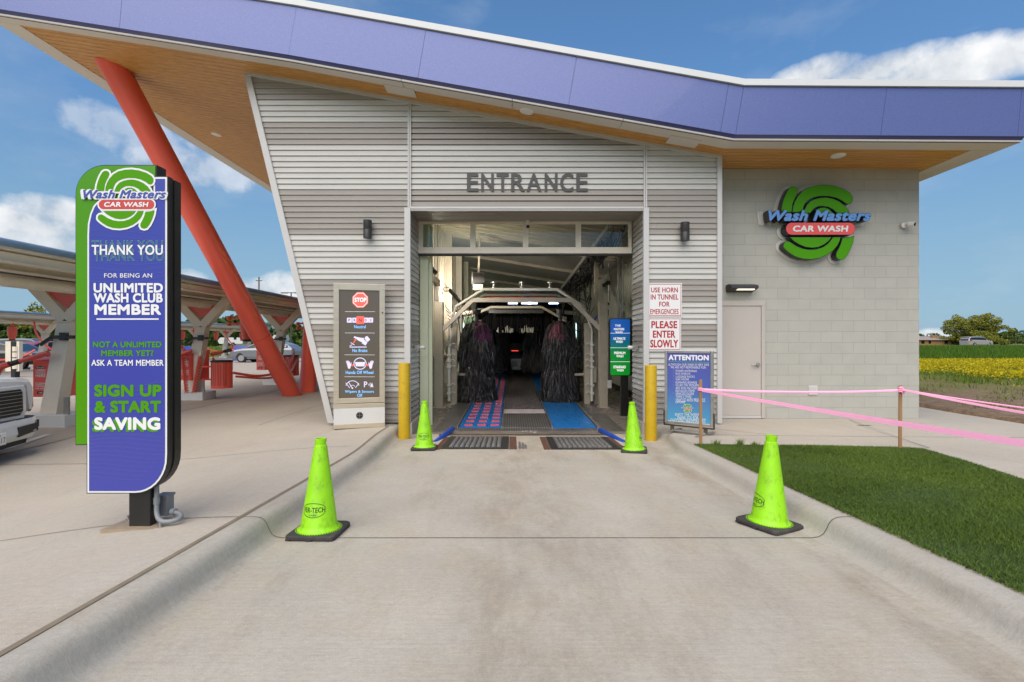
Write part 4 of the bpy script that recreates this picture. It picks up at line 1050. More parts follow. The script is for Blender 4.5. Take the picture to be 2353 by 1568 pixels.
b = MB(); dloc(s0, s1, sb, st, -.09, .012, b); sc_ = b.build('screen', M['screen'], t)
def emat(name, c, e): return mat(name, c, .4, emit=e, ecol=c)
E_lil = emat('display_lilac', (.62,.58,.78), .35); E_blue = emat('display_blue', (.20,.48,.85), .45); E_red = emat('display_red', (.90,.12,.09), .35); E_w = emat('display_white', (.8,.78,.76), .4); E_dk = mat('display_dark', (.06,.045,.04), .4)
wv = .014
def oct_(cx, cy, r): return [(cx+r*math.cos(R(22.5+45*i)), cy+r*math.sin(R(22.5+45*i))) for i in range(8)]
EM = [E_lil, E_red, E_w, E_blue, E_dk]
def ring(cx, cy, rx, ry, th, a0=0, a1=360, n=36):
    o = arc(cx, cy, rx, a0, a1, n, ry); i_ = arc(cx, cy, rx-th, a0, a1, n, ry-th)
    for k in range(n): flat(b, [o[k], o[k+1], i_[k+1], i_[k]], dm, wv)
b = MB(); b.mi = 1; flat(b, oct_(347,217,92), dm, wv); flat(b, oct_(347,217,76), dm, wv+.0014); b.mi = 2; flat(b, oct_(347,217,83), dm, wv+.0007); text(b, 'STOP', 285, 412, 192, 240, dm, bold=.05, w=wv+.003); b.build('stop_icon', EM, sc_)
b = MB(); b.mi = 1; flat(b, rrect(303,391,395,480,12), dm, wv+.002); b.mi = 0
for x in (230, 287, 408, 461): flat(b, rrect(x-26,x+26,411,465,6), dm, wv)
b.mi = 4
for s_, x0, x1 in (('P',220,240),('R',276,297),('D',397,416),('2',452,470)): text(b, s_, x0, x1, 424, 452, dm, bold=.02, w=wv+.0012)
text(b, 'N', 332, 363, 418, 458, dm, bold=.02, w=wv+.0035); b.build('gear_icon', EM, sc_)
b = MB(); b.mi = 1; flat(b, [(268,686),(290,655),(274,652),(300,642),(304,668),(296,660),(278,690)], dm, wv); b.mi = 0
flat(b, [(275,628),(285,613),(312,622),(352,630),(392,634),(384,645),(424,683),(404,715),(364,690),(368,680),(330,664),(300,640)], dm, wv); flat(b, [(405,616),(424,612),(455,650),(432,672),(420,676),(394,640)], dm, wv)
flat(b, [(232,727),(416,727),(416,736),(232,736)], dm, wv); flat(b, [(240,684),(246,680),(286,704),(282,712)], dm, wv); flat(b, [(232,716),(262,700),(258,710),(236,724)], dm, wv); b.build('pedal_icon', EM, sc_)
b = MB(); ring(345, 912, 70, 66, 9); flat(b, [(290,895),(400,895),(392,942),(300,942)], dm, wv+.0003)
for sx, x0 in ((1,193),(-1,495)):
    X = lambda v: x0+sx*v
    for p in ([(0,888),(6,884),(18,912),(10,914)],[(8,880),(15,878),(27,908),(18,912)],[(20,880),(27,879),(36,906),(27,908)],[(32,886),(39,885),(44,908),(36,908)],[(10,912),(44,906),(52,912),(54,896),(60,900),(56,930),(44,968),(24,966)]): flat(b, [(X(a_), c_) for a_, c_ in p], dm, wv)
b.mi = 1
for p in ([(247,930),(262,913),(262,924),(284,924),(284,936),(262,936),(262,948)],[(444,928),(428,911),(428,922),(404,922),(404,934),(428,934),(428,945)]): flat(b, p, dm, wv+.0006)
b.build('steering_icon', EM, sc_)
b = MB(); ring(264, 1172, 76, 76, 7, 196, 344, 20); ring(264, 1172, 30, 26, 5, 200, 340, 12)
for p in ([(188,1124),(195,1122),(238,1178),(232,1180)],[(336,1126),(329,1124),(292,1176),(298,1178)],[(220,1118),(226,1116),(264,1176),(256,1180)],[(258,1172),(272,1176),(268,1190),(254,1186)]): flat(b, p, dm, wv)
b.build('wiper_icon', EM, sc_)
b = MB()
for p in ([(458,1162),(476,1118),(488,1162)],[(452,1164),(492,1164),(492,1169),(452,1169)]): flat(b, p, dm, wv)
for k in range(4): ring(424+k*1, 1142, 14+k*9, 14+k*7, 4, -40, 40, 8)
text(b, 'P', 387, 424, 1108, 1170, dm, bold=.02, w=wv); b.build('sensor_icon', EM, sc_)
for y, a_, c_ in ((344,185,508),(577,182,506),(816,180,506),(1055,178,504)):
    b = MB(); flat(b, [(a_,y-1.6),(c_,y+.4),(c_,y+3),(a_,y+1.2)], dm, wv); b.build('divider', E_w, sc_)
for s_, x0, x1, y0, y1 in (('Neutral',281,407,492,527),('No Brake',262,424,751,786),('Hands Off Wheel',191,490,990,1026),('Wipers & Sensors',183,496,1202,1239),('Off',313,370,1241,1276)):
    b = MB(); text(b, s_, x0, x1, y0, y1, dm, bold=.02, w=wv); b.build('lettering', E_blue, sc_)
b = MB(); dloc(0, Wd, .0, .075, -.10, .035, b); dloc(0, Wd, .34, .405, -.10, .035, b); b.build('base_rail', M['stain'], t, bevel=.003)
b = MB(); dloc(.002, Wd-.002, .0755, .3395, -.10, .030, b); b.build('base_panel', M['white'], t)
b = MB(); c_ = P0+U*(Wd*.5)+Vector((0,0,z0s+.205))+Nn*.032
for rr_, w_ in ((.055,.004),):
    pts = [c_+U*math.cos(q)*rr_+Vector((0,0,math.sin(q)*rr_))+Nn*w_ for q in [2*math.pi*i/24 for i in range(24)]]; b.prism(pts, Nn*-.02)
b.build('speaker', M['dark'], t)
b = MB()
for q in (0, 90): d_ = U*math.cos(R(q))+Vector((0,0,math.sin(R(q)))); b.bar(c_-d_*.05+Nn*.005, c_+d_*.05+Nn*.005, .004, .003)
b.build('speaker_grille', M['steel'], t)
b = MB(); k_ = P0+U*(Wd-.04)+Vector((0,0,1.93))+Nn*.031; b.cyl(k_, k_+Nn*.012, .012, n=12); b.build('lock', M['dark'], t)

# ------------------------------------------------------------------ the two red and white wall signs
def wallsign(name, label, x0, x1, y0, y1, lines):
    Y = YW-.012; m = plane_map(Y); t = thing(name, label, 'sign', tuple(D((x0+x1)/2, y1, Y)), 'red and white signs right of the entrance')
    b = MB(); pbox(b, x0, x1, y0, y1, Y, .003, .006); pn = b.build('panel', M['sticker'], t)
    b = MB()
    for q in ((x0+2,x1-2,y0+2,y0+3.2),(x0+2,x1-2,y1-3.2,y1-2),(x0+2,x0+3.2,y0+3.2,y1-3.2),(x1-3.2,x1-2,y0+3.2,y1-3.2)): flat(b, [(q[0],q[2]),(q[1],q[2]),(q[1],q[3]),(q[0],q[3])], m, .0045)
    for s, a, c, e, f, bo in lines: text(b, s, a, c, e, f, m, bold=bo, w=.0045)
    b.build('lettering', M['redtxt'], t)
wallsign('horn_sign', 'white sign with red words use horn in tunnel, above the please enter sign', 1488.5, 1567, 651, 728,
   [('USE HORN',1496,1557.5,661,672.5,.03),('IN TUNNEL',1495,1558.5,677,689,.03),('FOR',1514.5,1538.5,693.5,705,.03),('EMERGENCIES',1494,1559,710.5,722.5,.02)])
wallsign('slow_sign', 'white sign with red words please enter slowly, beside the attention stand', 1488.5, 1565, 730.5, 806,
   [('PLEASE',1496.5,1556,738,755,.04),('ENTER',1500,1551.5,760,776.5,.04),('SLOWLY',1494,1558,781,799,.04)])

# ------------------------------------------------------------------ attention poster stand
A0 = Vector((2.405, 7.62, 0)); A1 = Vector((2.998, 7.19, 0)); AU = (A1-A0); AW = AU.length; AU.normalize(); AN = Vector((AU.y, -AU.x, 0))
az0, az1 = .165, 1.306
def am(x, y, w):                                   # frame units x 120..805, y 0..1: from the enlarged photograph
    u = (x-112)/(803-112); yt = 89+2*u; yb = 1087+64*u
    return A0+AU*(u*AW)+Vector((0,0,az0+(yb-y)/(yb-yt)*(az1-az0)))+AN*w
def aloc(u0, u1, za, zb, w0, w1, b):
    q = [A0+AU*u0+AN*w1, A0+AU*u1+AN*w1, A0+AU*u1+AN*w0, A0+AU*u0+AN*w0]; b.hexa([p+Vector((0,0,za)) for p in q]+[p+Vector((0,0,zb)) for p in q])
gz = zwalk(7.4)
t = thing('poster_stand', 'silver framed blue ATTENTION poster stand by the right bollard', 'poster stand', tuple(A0+AU*AW/2+Vector((0,0,gz))))
fw = .045; b = MB(); aloc(0, fw, az0, az1, -.03, .012, b); aloc(AW-fw, AW, az0, az1, -.03, .012, b); aloc(fw, AW-fw, az1-fw, az1, -.03, .0115, b); aloc(fw, AW-fw, az0, az0+fw, -.03, .0115, b); b.build('frame', M['steel'], t, bevel=.008)
def poster_mat():
    m, tt, p = base('poster_print'); ns = tt.nodes; lk = tt.links
    c = ns.new('ShaderNodeTexCoord'); s = ns.new('ShaderNodeSeparateXYZ'); lk.new(c.outputs['Generated'], s.inputs[0]); r = ns.new('ShaderNodeValToRGB')
    e = r.color_ramp.elements; e[0].position = 0; e[0].color = (.07,.32,.52,1); e[1].position = .5; e[1].color = (.075,.12,.40,1); q = e.new(1.0); q.color = (.085,.085,.36,1)
    lk.new(s.outputs[2], r.inputs[0]); lk.new(r.outputs[0], p.inputs['Base Color']); p.inputs['Roughness'].default_value = .3; return m
b = MB(); aloc(fw, AW-fw, az0+fw, az1-fw, -.02, .002, b); ps = b.build('poster', poster_mat(), t)
b = MB()
for s, x0, x1, y0, y1, bo in (('ATTENTION',172,740,152,228,.07),('ALTHOUGH OUR WASH IS VERY SAFE',168,744,270,302,.0),('WE ARE NOT RESPONSIBLE FOR:',203,704,308,340,.0),('POWER ANTENNAS',278,577,358,388,.0),('BUG SHIELDS',278,486,397,425,.0),('LUGGAGE RACKS',278,545,437,467,.0),('SUN VISORS',277,467,475,505,.0),('RUNNING BOARDS',277,578,517,548,.0),('GLUED ON SPOILERS',277,605,554,586,.0),('ANY NON FACTORY',276,582,594,628,.0),('INSTALLED ITEMS',276,545,634,666,.0),('VEHICLES OLDER',275,537,672,706,.0),('THAN 5 YEARS',275,498,711,743,.0),('VEHICLES WITH PREVIOUS',275,690,752,800,.0),('DAMAGE',275,410,790,820,.0),('ENJOY THE WASH &',268,640,955,1005,.0),('THANK YOU FOR',295,594,995,1042,.0),('CHOOSING WASHMASTERS!',200,698,1030,1090,.0)):
    text(b, s, x0, x1, y0, y1, am, bold=bo, w=.0045)
b.build('lettering', M['print_w'], ps)
b = MB(); flat(b, [(168,240),(744,248),(744,260),(168,250)], am, .004); b.build('green_rule', mat('rule', (.06,.30,.22), .4), ps)
b = MB()
for y in (366,405,443,483,523,561,600,680,756):
    o = arc(246, y, 12, 0, 360, 12); i_ = arc(246, y, 8.5, 0, 360, 12)
    for k in range(12): flat(b, [o[k],o[k+1],i_[k+1],i_[k]], am, .004)
b.build('bullets', mat('bullet_print', (.18,.25,.60), .4), ps)
emblem_flat(ps, lambda cx, cy, w: am(443+(cx-1050)*.095, 892+(cy-768)*.093, w), .004, M['namblue'], 45)
b = MB(); aloc(-.012, .0, az0-.02, az0+.20, -.035, .02, b); aloc(AW, AW+.012, az0-.02, az0+.20, -.035, .02, b); aloc(-.012, AW+.012, az0-.034, az0-.02, -.035, .02, b); b.build('cradle', M['dark'], t)
for u in (AW*.16, AW*.84):
    b = MB(); aloc(u-.025, u+.025, gz+.03, az0-.034, -.03, .01, b); b.build('leg', mat('brown_leg', (.09,.065,.045), .5), t)
    b = MB(); f0 = A0+AU*u+Vector((0,0,gz+.022)); b.bar(f0+AN*.27-AU*.06, f0-AN*.27+AU*.06, .035, .03); b.build('foot', M['steel'], t)
b = MB(); b.bar(A0+AU*AW*.16+Vector((0,0,gz+.04)), A0+AU*AW*.84+Vector((0,0,gz+.04)), .04, .02); b.build('crossbar', M['steel'], t)

# ------------------------------------------------------------------ bollards, cones, stakes, tape
def bollard(x, yb, yt, Y, label):
    p = D(x, yb, Y); z = zroad(Y); top = EYE-(yt-784)*(Y-.09)/F; r = .094
    t = thing('bollard', label, 'bollard', (p.x, Y, z), 'yellow bollards flanking the entrance')
    b = MB(); b.lathe([(r,z-.02),(r,top-.02),(r*.97,top-.008),(r*.85,top-.001),(0,top)], (p.x,Y,0), 32); b.build('sleeve', M['yellow'], t, smooth=True)
    return t
bollard(929, 1008, 835, 7.92, 'yellow bollard left of the tunnel near the stop display')
bollard(1495.5, 1013, 840, 7.75, 'yellow bollard right of the tunnel near the ATTENTION stand')
CH = .70
t = thing('traffic_cone', 'lime traffic cone alone by the left kerb, nearest the totem', 'traffic cone', (0,0,0), 'lime traffic cones in the lane')
cone0 = t
b = MB(); n = 40
b.lathe([(.152,.032),(.150,.044),(.134,.056),(.126,.075),(.045,.640),(.038,.645),(.0385,.660),(.041,.672),(.041,.690),(.036,.692),(.030,.690),(.030,.60)], (0,0,0), 44); b.build('cone_body', M['lime'], t, smooth=True)
b = MB(); s = .178; o = rrect(-s, s, -s, s, .045, 5); o2 = rrect(-s*.95, s*.95, -s*.95, s*.95, .04, 5)
k = len(o); b.faces([(x,y,.012) for x, y in o]+[(x,y,.030) for x, y in o]+[(x,y,.038) for x, y in o2], [(i,(i+1)%k,k+(i+1)%k,k+i) for i in range(k)]+[(k+i,k+(i+1)%k,2*k+(i+1)%k,2*k+i) for i in range(k)]+[tuple(range(2*k,3*k)), tuple(range(k-1,-1,-1))])
for x, y in ((-.15,-.15),(.15,-.15),(.15,.15),(-.15,.15),(0,-.16),(0,.16)): b.box(x-.018,x+.018,y-.018,y+.018,0,.0125)
b.build('base', M['rubber'], t, smooth=False)
b = MB()
for i in range(56):
    q = 2*math.pi*i/56; b.box(.158*math.cos(q)-.003,.158*math.cos(q)+.003,.158*math.sin(q)-.003,.158*math.sin(q)+.003,.037,.0405)
b.build('peg_ring', M['lime'], t)
def cm(u, v, w):                                   # u metres round the cone, v metres up, facing -Y
    r = .126-(v-.075)*(.081/.565)+.0008+w; a = -math.pi/2+u/r; return Vector((r*math.cos(a), r*math.sin(a), v))
b = MB(); 
text(b, 'VER-TECH', -.085, .085, .215, .180, cm, bold=.03); text(b, 'LABS', -.026, .024, .168, .158, cm, bold=.02)
for a0, a1 in ((200,345),(20,165)):
    o = arc(0, .195, .092, a0, a1, 20, .050); i_ = arc(0, .195, .089, a0, a1, 20, .0455)
    for k in range(20): b.poly([cm(*o[k], 0), cm(*o[k+1], 0), cm(*i_[k+1], 0), cm(*i_[k], 0)])
b.build('logo', mat('cone_print', (.02,.05,.01), .5), t)
def putcone(o, x, y, Y, rz, label=None, sc=1):
    p = D(x, y, Y); o.location = (p.x, Y, zroad(Y)); o.rotation_euler = (R(-2.47), 0, R(rz)); o.scale = (sc,)*3
    if label: o['label'] = label
C2, C3, C4 = dup(cone0), dup(cone0), dup(cone0)
for _c in C2.children:
    if _c.name.startswith('logo'): _c.rotation_euler = (0, 0, R(-30))
putcone(cone0, 733, 1225, 3.55, -2)
putcone(C2, 1767, 1207, 3.71, -62, 'lime traffic cone by the right kerb in front of the lawn')
putcone(C3, 975, 1031, 6.98, 3, 'lime traffic cone at the left roller grate, beside the yellow bollard')
putcone(C4, 1457, 1037, 6.80, 76, 'lime traffic cone at the right roller grate, beside the yellow bollard')
def stake(x, Y, z, top, label, tilt=0):
    t = tag(None or MB_stake(x, Y, z, top, tilt), label, 'stake', 'wooden stakes holding the pink tape'); return t
def MB_stake(x, Y, z, top, tilt):
    b = MB(); b.hexa([(x-.019,Y-.008,z-.05),(x+.019,Y-.008,z-.05),(x+.019,Y+.008,z-.05),(x-.019,Y+.008,z-.05),(x-.019+tilt,Y-.008,top-.01),(x+.019+tilt,Y-.008,top),(x+.019+tilt,Y+.008,top),(x-.019+tilt,Y+.008,top-.01)])
    return b.build('wooden_stake', M['lath'], None, origin='base')
stake(2.53, 6.48, zwalk(6.48), EYE-(872-784)*6.48/F, 'wooden stake in front of the ATTENTION poster', -.004)
stake(4.94, 6.155, zwalk(6.155), EYE-(885-784)*6.155/F, 'wooden stake at the far lawn edge before the block wall', .003)
stake(2.79, 1.6, zwalk(1.6), 1.12, 'wooden stake at the near lawn corner behind the kerb')
_q = D(2069, 897, 6.14).lerp(D(2353, 942, 4.9), 1.35); stake(_q.x, _q.y, zwalk(_q.y), _q.z+.10, 'wooden stake on the right lawn edge past the drive')
def tape(pts, wid, label, twist=None):
    """a thin ribbon with a fold along it"""
    b = MB(); P = [Vector(p) for p in pts]; n = 28; ps = []
    for i in range(n+1):
        q = i/n*(len(P)-1); k = min(int(q), len(P)-2); ps.append(P[k].lerp(P[k+1], q-k))
    L_ = len(ps); sag = lambda i: -.03*4*(i/n)*(1-i/n)
    rows = []
    for i, p in enumerate(ps):
        th = .15*math.sin(i*.35)+.5
        p = p+Vector((0,0,sag(i)))
        up = Vector((.7*math.sin(th), math.sin(th)*.7, math.cos(th)))*wid/2
        rows.append((p-up, p+Vector((0,-.006,0)), p+up))
    for i in range(n):
        for k in (0, 1): b.poly([rows[i][k], rows[i+1][k], rows[i+1][k+1], rows[i][k+1]])
    o = b.build('pink_tape', M['pink'], None, smooth=True, origin='base')
    return tag(o, label, 'tape', 'pink tape between stakes')
s1 = D(1612, 895, 6.46); s2 = D(2069, 897, 6.14)
tape([s1, s2], .030, 'thin pink tape stretched level across the beige door and block wall')
tape([s1+Vector((.0,-.01,-.01)), (2.75, 2.6, .93), (2.79, 1.6, .96)], .040, 'wide pink tape running from the stake toward the lawn corner nearest the viewer')
r1 = D(2353, 942, 4.9); e = r1+(r1-s2)*.35
tape([s2+Vector((.01,-.01,.01)), r1, e], .030, 'pink tape from the lawn stake past the bare soil, lower strand')
r1 = D(2353, 931, 5.1); e = r1+(r1-s2)*.35
tape([s2+Vector((.01,.006,.012)), r1, e], .018, 'narrow pink tape from the lawn stake past the bare soil, upper strand')
b = MB(); q = s2; 
for k in range(3): b.tube([q+Vector((.022*math.cos(a),.014*math.sin(a)-.002,.03-k*.024+.006*math.sin(a*2))) for a in [2*math.pi*i/12 for i in range(13)]], .011, 6)
b.tube([q+Vector((.02,-.014,.02)), q+Vector((.034,-.018,-.02)), q+Vector((.026,-.014,-.08))], [.01,.012,.004], 6)
tag(b.build('pink_tape_knot', M['pink'], None, smooth=True, origin='base'), 'pink tape knotted round the stake at the far lawn edge', 'tape')
b = MB(); q = D(1612, 895, 6.46)
for k in range(2): b.tube([q+Vector((-.012+.024*math.cos(a),.02+.016*math.sin(a)-.002,.012-k*.024)) for a in [2*math.pi*i/12 for i in range(13)]], .010, 6)
tag(b.build('pink_tape_knot', M['pink'], None, smooth=True, origin='base'), 'pink tape wound round the stake before the ATTENTION poster', 'tape')
# weeds at the foot of the first stake
for i, (x, y) in enumerate(((2.72,6.46),(3.02,6.43),(3.22,6.42))):
    n = 60; aa = nrs.rand(n)*6.28; rr_ = nrs.rand(n)*.06
    o = blades(n, lambda k: x+rr_*np.cos(aa), lambda k, q: y+rr_*np.sin(aa), lambda q, w: np.full(n, zwalk(y)), [.07,.09,.05][i], .009, 'weed_tuft', M['weed'], lean=.7)
    tag(o, ['leafy weed tuft right beside the first stake','tallest weed tuft at the lawn corner','small weed tuft farthest along the lawn edge'][i], 'weed')
M['ledw'] = mat('lit_lamp_lens', (.8,.8,.75), .4, emit=800, ecol=(1,.93,.8))
# ------------------------------------------------------------------ wash tunnel equipment
# roller grates set in the lane
def grate(x0, x1, y0, y1, n, label):
    t = thing('roller_grate', label, 'roller grate', ((x0+x1)/2, (y0+y1)/2, zroad((y0+y1)/2)), 'roller grates before the conveyor')
    z = lambda y: zroad(y)+.006
    def slab(b, a0, a1, b0, b1, h0, h1): b.hexa([(a0,b0,z(b0)+h0),(a1,b0,z(b0)+h0),(a1,b1,z(b1)+h0),(a0,b1,z(b1)+h0),(a0,b0,z(b0)+h1),(a1,b0,z(b0)+h1),(a1,b1,z(b1)+h1),(a0,b1,z(b1)+h1)])
    b = MB(); w = .105; slab(b, x0, x0+w, y0, y1, 0, .008); slab(b, x1-w, x1, y0, y1, 0, .008); slab(b, x0+w, x1-w, y0, y0+.03, 0, .008); slab(b, x0+w, x1-w, y1-.12, y1, 0, .008)
    b.build('frame', M['dark'], t)
    b = MB(); slab(b, x0+w, x1-w, y0+.03, y1-.12, -.004, .001); b.build('pit', mat('roller_pit', (.008,.008,.008), .9), t)
    b = MB(); slab(b, x0+w, x1-w, y1-.145, y1-.12, .008, .022); b.build('end_bar', M['steel'], t)
    gap = (x1-x0-2*w)/n
    for i in range(n):
        x = x0+w+gap*(i+.5); b = MB(); r = gap*.46; a = y0+.05; c = y1-.16
        b.tube([(x,a,z(a)-r*.05),(x,a+.02,z(a)+r*.15),(x,c-.02,z(c)+r*.15),(x,c,z(c)-r*.05)], [r*.8,r,r,r*.8], 14); b.build('roller', M['rollgrey'], t, smooth=True)
M['rollgrey'] = mat('grey_roller', (.19,.185,.18), .5, .3, var=.35, vscale=14, stretch=(4,.6,1), dirt=.4, dcol=(.05,.045,.04), dscale=6)
grate(-1.03, -.05, 6.96, 8.10, 10, 'left steel roller grate beside the lime cone')
grate(.56, 1.56, 6.92, 8.06, 11, 'right steel roller grate beside the lime cone')
def slabz(b, a0, a1, b0, b1, h0, h1, zf=zroad): b.hexa([(a0,b0,zf(b0)+h0),(a1,b0,zf(b0)+h0),(a1,b1,zf(b1)+h0),(a0,b1,zf(b1)+h0),(a0,b0,zf(b0)+h1),(a1,b0,zf(b0)+h1),(a1,b1,zf(b1)+h1),(a0,b1,zf(b1)+h1)])
b = MB(); slabz(b, -.04, .07, 6.95, 8.12, .0, .007); tag(b.build('rusty_plate', M['rust'], None, origin='base'), 'rusty steel plate between the two roller grates', 'plate')
b = MB(); slabz(b, .10, .13, 6.98, 7.5, .0, .022); slabz(b, .15, .18, 6.98, 7.42, .0, .022); slabz(b, .195, .21, 6.98, 7.3, .0, .02); tag(b.build('guide_stub', M['rollgrey'], None, origin='base'), 'short grey ribbed steel stub in the middle of the lane', 'guide')
for x0, x1, lab in ((.46, .555, 'rusty edging strip on the left side of the right roller grate'), (1.562, 1.65, 'rusty edging strip between the right roller grate and lime cone'), (-1.12, -1.034, 'rusty edging strip between the left roller grate and lime cone')):
    b = MB(); slabz(b, x0, x1, 6.92, 8.08, .0, .005); tag(b.build('rusty_edging', M['rust'], None, origin='base'), lab, 'edging', 'rusty edging strips beside the roller grates')
b = MB(); slabz(b, -1.25, 1.75, 8.24, 8.36, .0, .012); tag(b.build('threshold_angle', mat('brown_steel', (.13,.10,.075), .5, .4, var=.3, vscale=10), None, origin='base'), 'brown steel threshold across the tunnel mouth', 'threshold')

# conveyor
zt = lambda Y: -.195+.019*(Y-9.1)+.004
def strip3(b, xa, xb, y0, y1, h0, h1): slabz(b, xa, xb, y0, y1, h0, h1, zt)
def grating_mat():
    m, t, p = base('bar_grating'); ns = t.nodes; lk = t.links
    c = ns.new('ShaderNodeTexCoord'); s = ns.new('ShaderNodeSeparateXYZ'); lk.new(c.outputs['Object'], s.inputs[0])
    def wave(o, k):
        a = ns.new('ShaderNodeMath'); a.operation = 'MULTIPLY'; a.inputs[1].default_value = k; lk.new(s.outputs[o], a.inputs[0])
        f = ns.new('ShaderNodeMath'); f.operation = 'FRACT'; lk.new(a.outputs[0], f.inputs[0]); g = ns.new('ShaderNodeMath'); g.operation = 'GREATER_THAN'; g.inputs[1].default_value = .62; lk.new(f.outputs[0], g.inputs[0]); return g.outputs[0]
    mx = ns.new('ShaderNodeMath'); mx.operation = 'MAXIMUM'; lk.new(wave(0, 22), mx.inputs[0]); lk.new(wave(1, 14), mx.inputs[1])
    n = ns.new('ShaderNodeTexNoise'); n.inputs['Scale'].default_value = 3; n.inputs['Detail'].default_value = 6; lk.new(c.outputs['Object'], n.inputs['Vector'])
    r = ns.new('ShaderNodeMixRGB'); r.inputs[1].default_value = (.012,.011,.010,1); lk.new(mx.outputs[0], r.inputs[0])
    q = ns.new('ShaderNodeMixRGB'); q.inputs[1].default_value = (.13,.122,.115,1); q.inputs[2].default_value = (.36,.34,.32,1); lk.new(n.outputs['Fac'], q.inputs[0]); lk.new(q.outputs[0], r.inputs[2])
    lk.new(r.outputs[0], p.inputs['Base Color']); p.inputs['Roughness'].default_value = .35; p.inputs['Metallic'].default_value = .4
    b = ns.new('ShaderNodeBump'); b.inputs['Strength'].default_value = .6; b.inputs['Distance'].default_value = .01; lk.new(mx.outputs[0], b.inputs['Height']); lk.new(b.outputs[0], p.inputs['Normal'])
    return m
M['grating'] = grating_mat()
CV = thing('conveyor', 'wash conveyor with blue belts and red rollers running into the tunnel', 'conveyor', (.3, 9.0, zt(9.0)))
CE = 26
b = MB(); strip3(b, -1.02, 1.72, 8.52, 9.06, 0, .012); b.build('entry_apron', M['grating'], CV)
b = MB(); strip3(b, -.18, .735, 9.065, 10.65, 0, .02); strip3(b, -.18, .735, 11.25, CE, 0, .02); b.build('centre_grating', M['grating'], CV)
b = MB(); strip3(b, -.18, .735, 10.66, 11.24, 0, .018); b.build('centre_plate', mat('pale_plate', (.85,.76,.78), .35, .3, var=.2, vscale=8, dirt=.3), CV)
b = MB(); strip3(b, -1.42, -1.05, 8.50, CE, 0, .016); b.build('side_grating', M['grating'], CV)
b = MB(); strip3(b, 1.70, 2.05, 8.50, CE, 0, .016); b.build('side_grating', M['grating'], CV)
b = MB(); strip3(b, -1.00, -.215, 9.10, CE, 0, .022); b.build('blue_belt', M['matblue'], CV)
b = MB(); strip3(b, .765, 1.585, 9.10, CE, 0, .022); strip3(b, .775, .79, 9.12, CE, .022, .027); strip3(b, 1.55, 1.565, 9.12, CE, .022, .027); strip3(b, .765, 1.585, 9.10, 9.13, .022, .028); b.build('blue_belt', M['matblue'], CV)
for xa in (-1.035, -.2, .745, 1.60):
    b = MB(); strip3(b, xa, xa+.02, 9.06, CE, 0, .045); b.build('edge_rail', M['steel'], CV)
k = 0; y = 9.24
while y < 19:
    for x in (-.905, -.655, -.405):
        b = MB()
        for i in range(4): b.cyl((x+i*.040,y+.0,zt(y)+.024),(x+i*.040+.031,y,zt(y)+.024), .026, n=12)
        b.build('roller_set', M['rollred'], CV); k += 1
    y += .40
for a, c, lab in (((-1.46, 7.52, zroad(7.52)+.17), (-1.03, 8.55, -.02), 'blue guide pipe behind the left lime cone'), ((1.80, 7.45, zroad(7.45)+.17), (1.575, 8.6, -.02), 'blue guide pipe behind the right lime cone')):
    pass
def gpipe(a, c, lab):
    a = Vector(a); c = Vector(c); t = thing('guide_pipe', lab, 'guide pipe', tuple(a), 'blue guide pipes at the conveyor entry')
    b = MB(); d = (c-a).normalized(); b.tube([a, c-d*.03, c-d*.008, c], [.043,.043,.036,.02], 16); b.build('pipe', M['hoseblue'], t, smooth=True)
    b = MB(); m_ = a.lerp(c, .4); b.tube([m_-d*.06, m_+d*.06], .0455, 16); b.build('coupling', M['hoseblue'], t, smooth=True)
    b = MB(); m_ = a.lerp(c, .85); b.cyl(Vector((m_.x, m_.y, zroad(min(m_.y,8.4))-.02)), m_-Vector((0,0,.03)), .02, n=8); m2 = a.lerp(c, .1); b.cyl(Vector((m2.x, m2.y, zroad(m2.y)-.02)), m2-Vector((0,0,.03)), .02, n=8); b.build('stand', M['dark'], t)
gpipe(D(998, 1019, 7.62), D(1041, 985, 8.62), 'blue guide pipe behind the left lime cone')
gpipe(D(1437, 1020, 7.55), D(1378, 988, 8.62), 'blue guide pipe behind the right lime cone')

# arches
def octarch(name, label, Y, x0, x1, ztop, hx, zs, r, mt, square, group, legz=None, legx=None, zb=None):
    """x0..x1 top bar, hx = knee x (left,right) at height zs; legs to the floor"""
    t = thing(name, label, 'wash arch', ((x0+x1)/2, Y, ztun(Y)), group)
    zf = ztun(Y)
    def seg(nm, a, c):
        b = MB()
        q = 1 if nm == 'top_bar' else .965
        if square: b.bar(a, c, r*q, r*1.05*q, up=(0,1,0))
        else: b.tube([a, c], r, 12)
        b.build(nm, mt, t, smooth=not square, bevel=.004 if square else 0)
    seg('top_bar', (x0,Y,ztop), (x1,Y,ztop)); seg('diagonal', (x0,Y,ztop), (hx[0],Y,zs)); seg('diagonal', (x1,Y,ztop), (hx[1],Y,zs))
    return t
# posts and square arch
A1_ = octarch('wash_arch', 'beige square tube arch nearest the tunnel mouth', 11.6, -.94, 1.43, 2.43, (-1.67, 2.13), 1.72, .10, mat('arch_beige', (.52,.45,.37), .4, var=.08, vscale=4), True, 'spray arches in the tunnel')
for x in (-1.75, 2.18):
    b = MB(); z = ztun(11.6); b.box(x-.10, x+.10, 11.5, 11.7, z, 2.39); b.box(x-.15, x+.15, 11.45, 11.75, z, z+.02); b.build('post', M['creamdk'], A1_, bevel=.006)
b = MB(); b.box(1.95+.32, 2.36, 11.46, 11.5, .33, .52); b.build('sensor_box', M['white'], A1_)
b = MB()
for xx in (.02, .34, .50, 1.0): b.box(xx-.28*.4, xx+.28*.4, 11.62, 11.66, 2.345, 2.365)
b.build('led_bar', M['led'], A1_)
A2_ = octarch('spray_arch', 'round white pipe spray arch behind the beige arch', 12.0, -.71, 1.13, 2.73, (-1.40, 1.78), 2.30, .038, M['pvc'], False, 'spray arches in the tunnel')
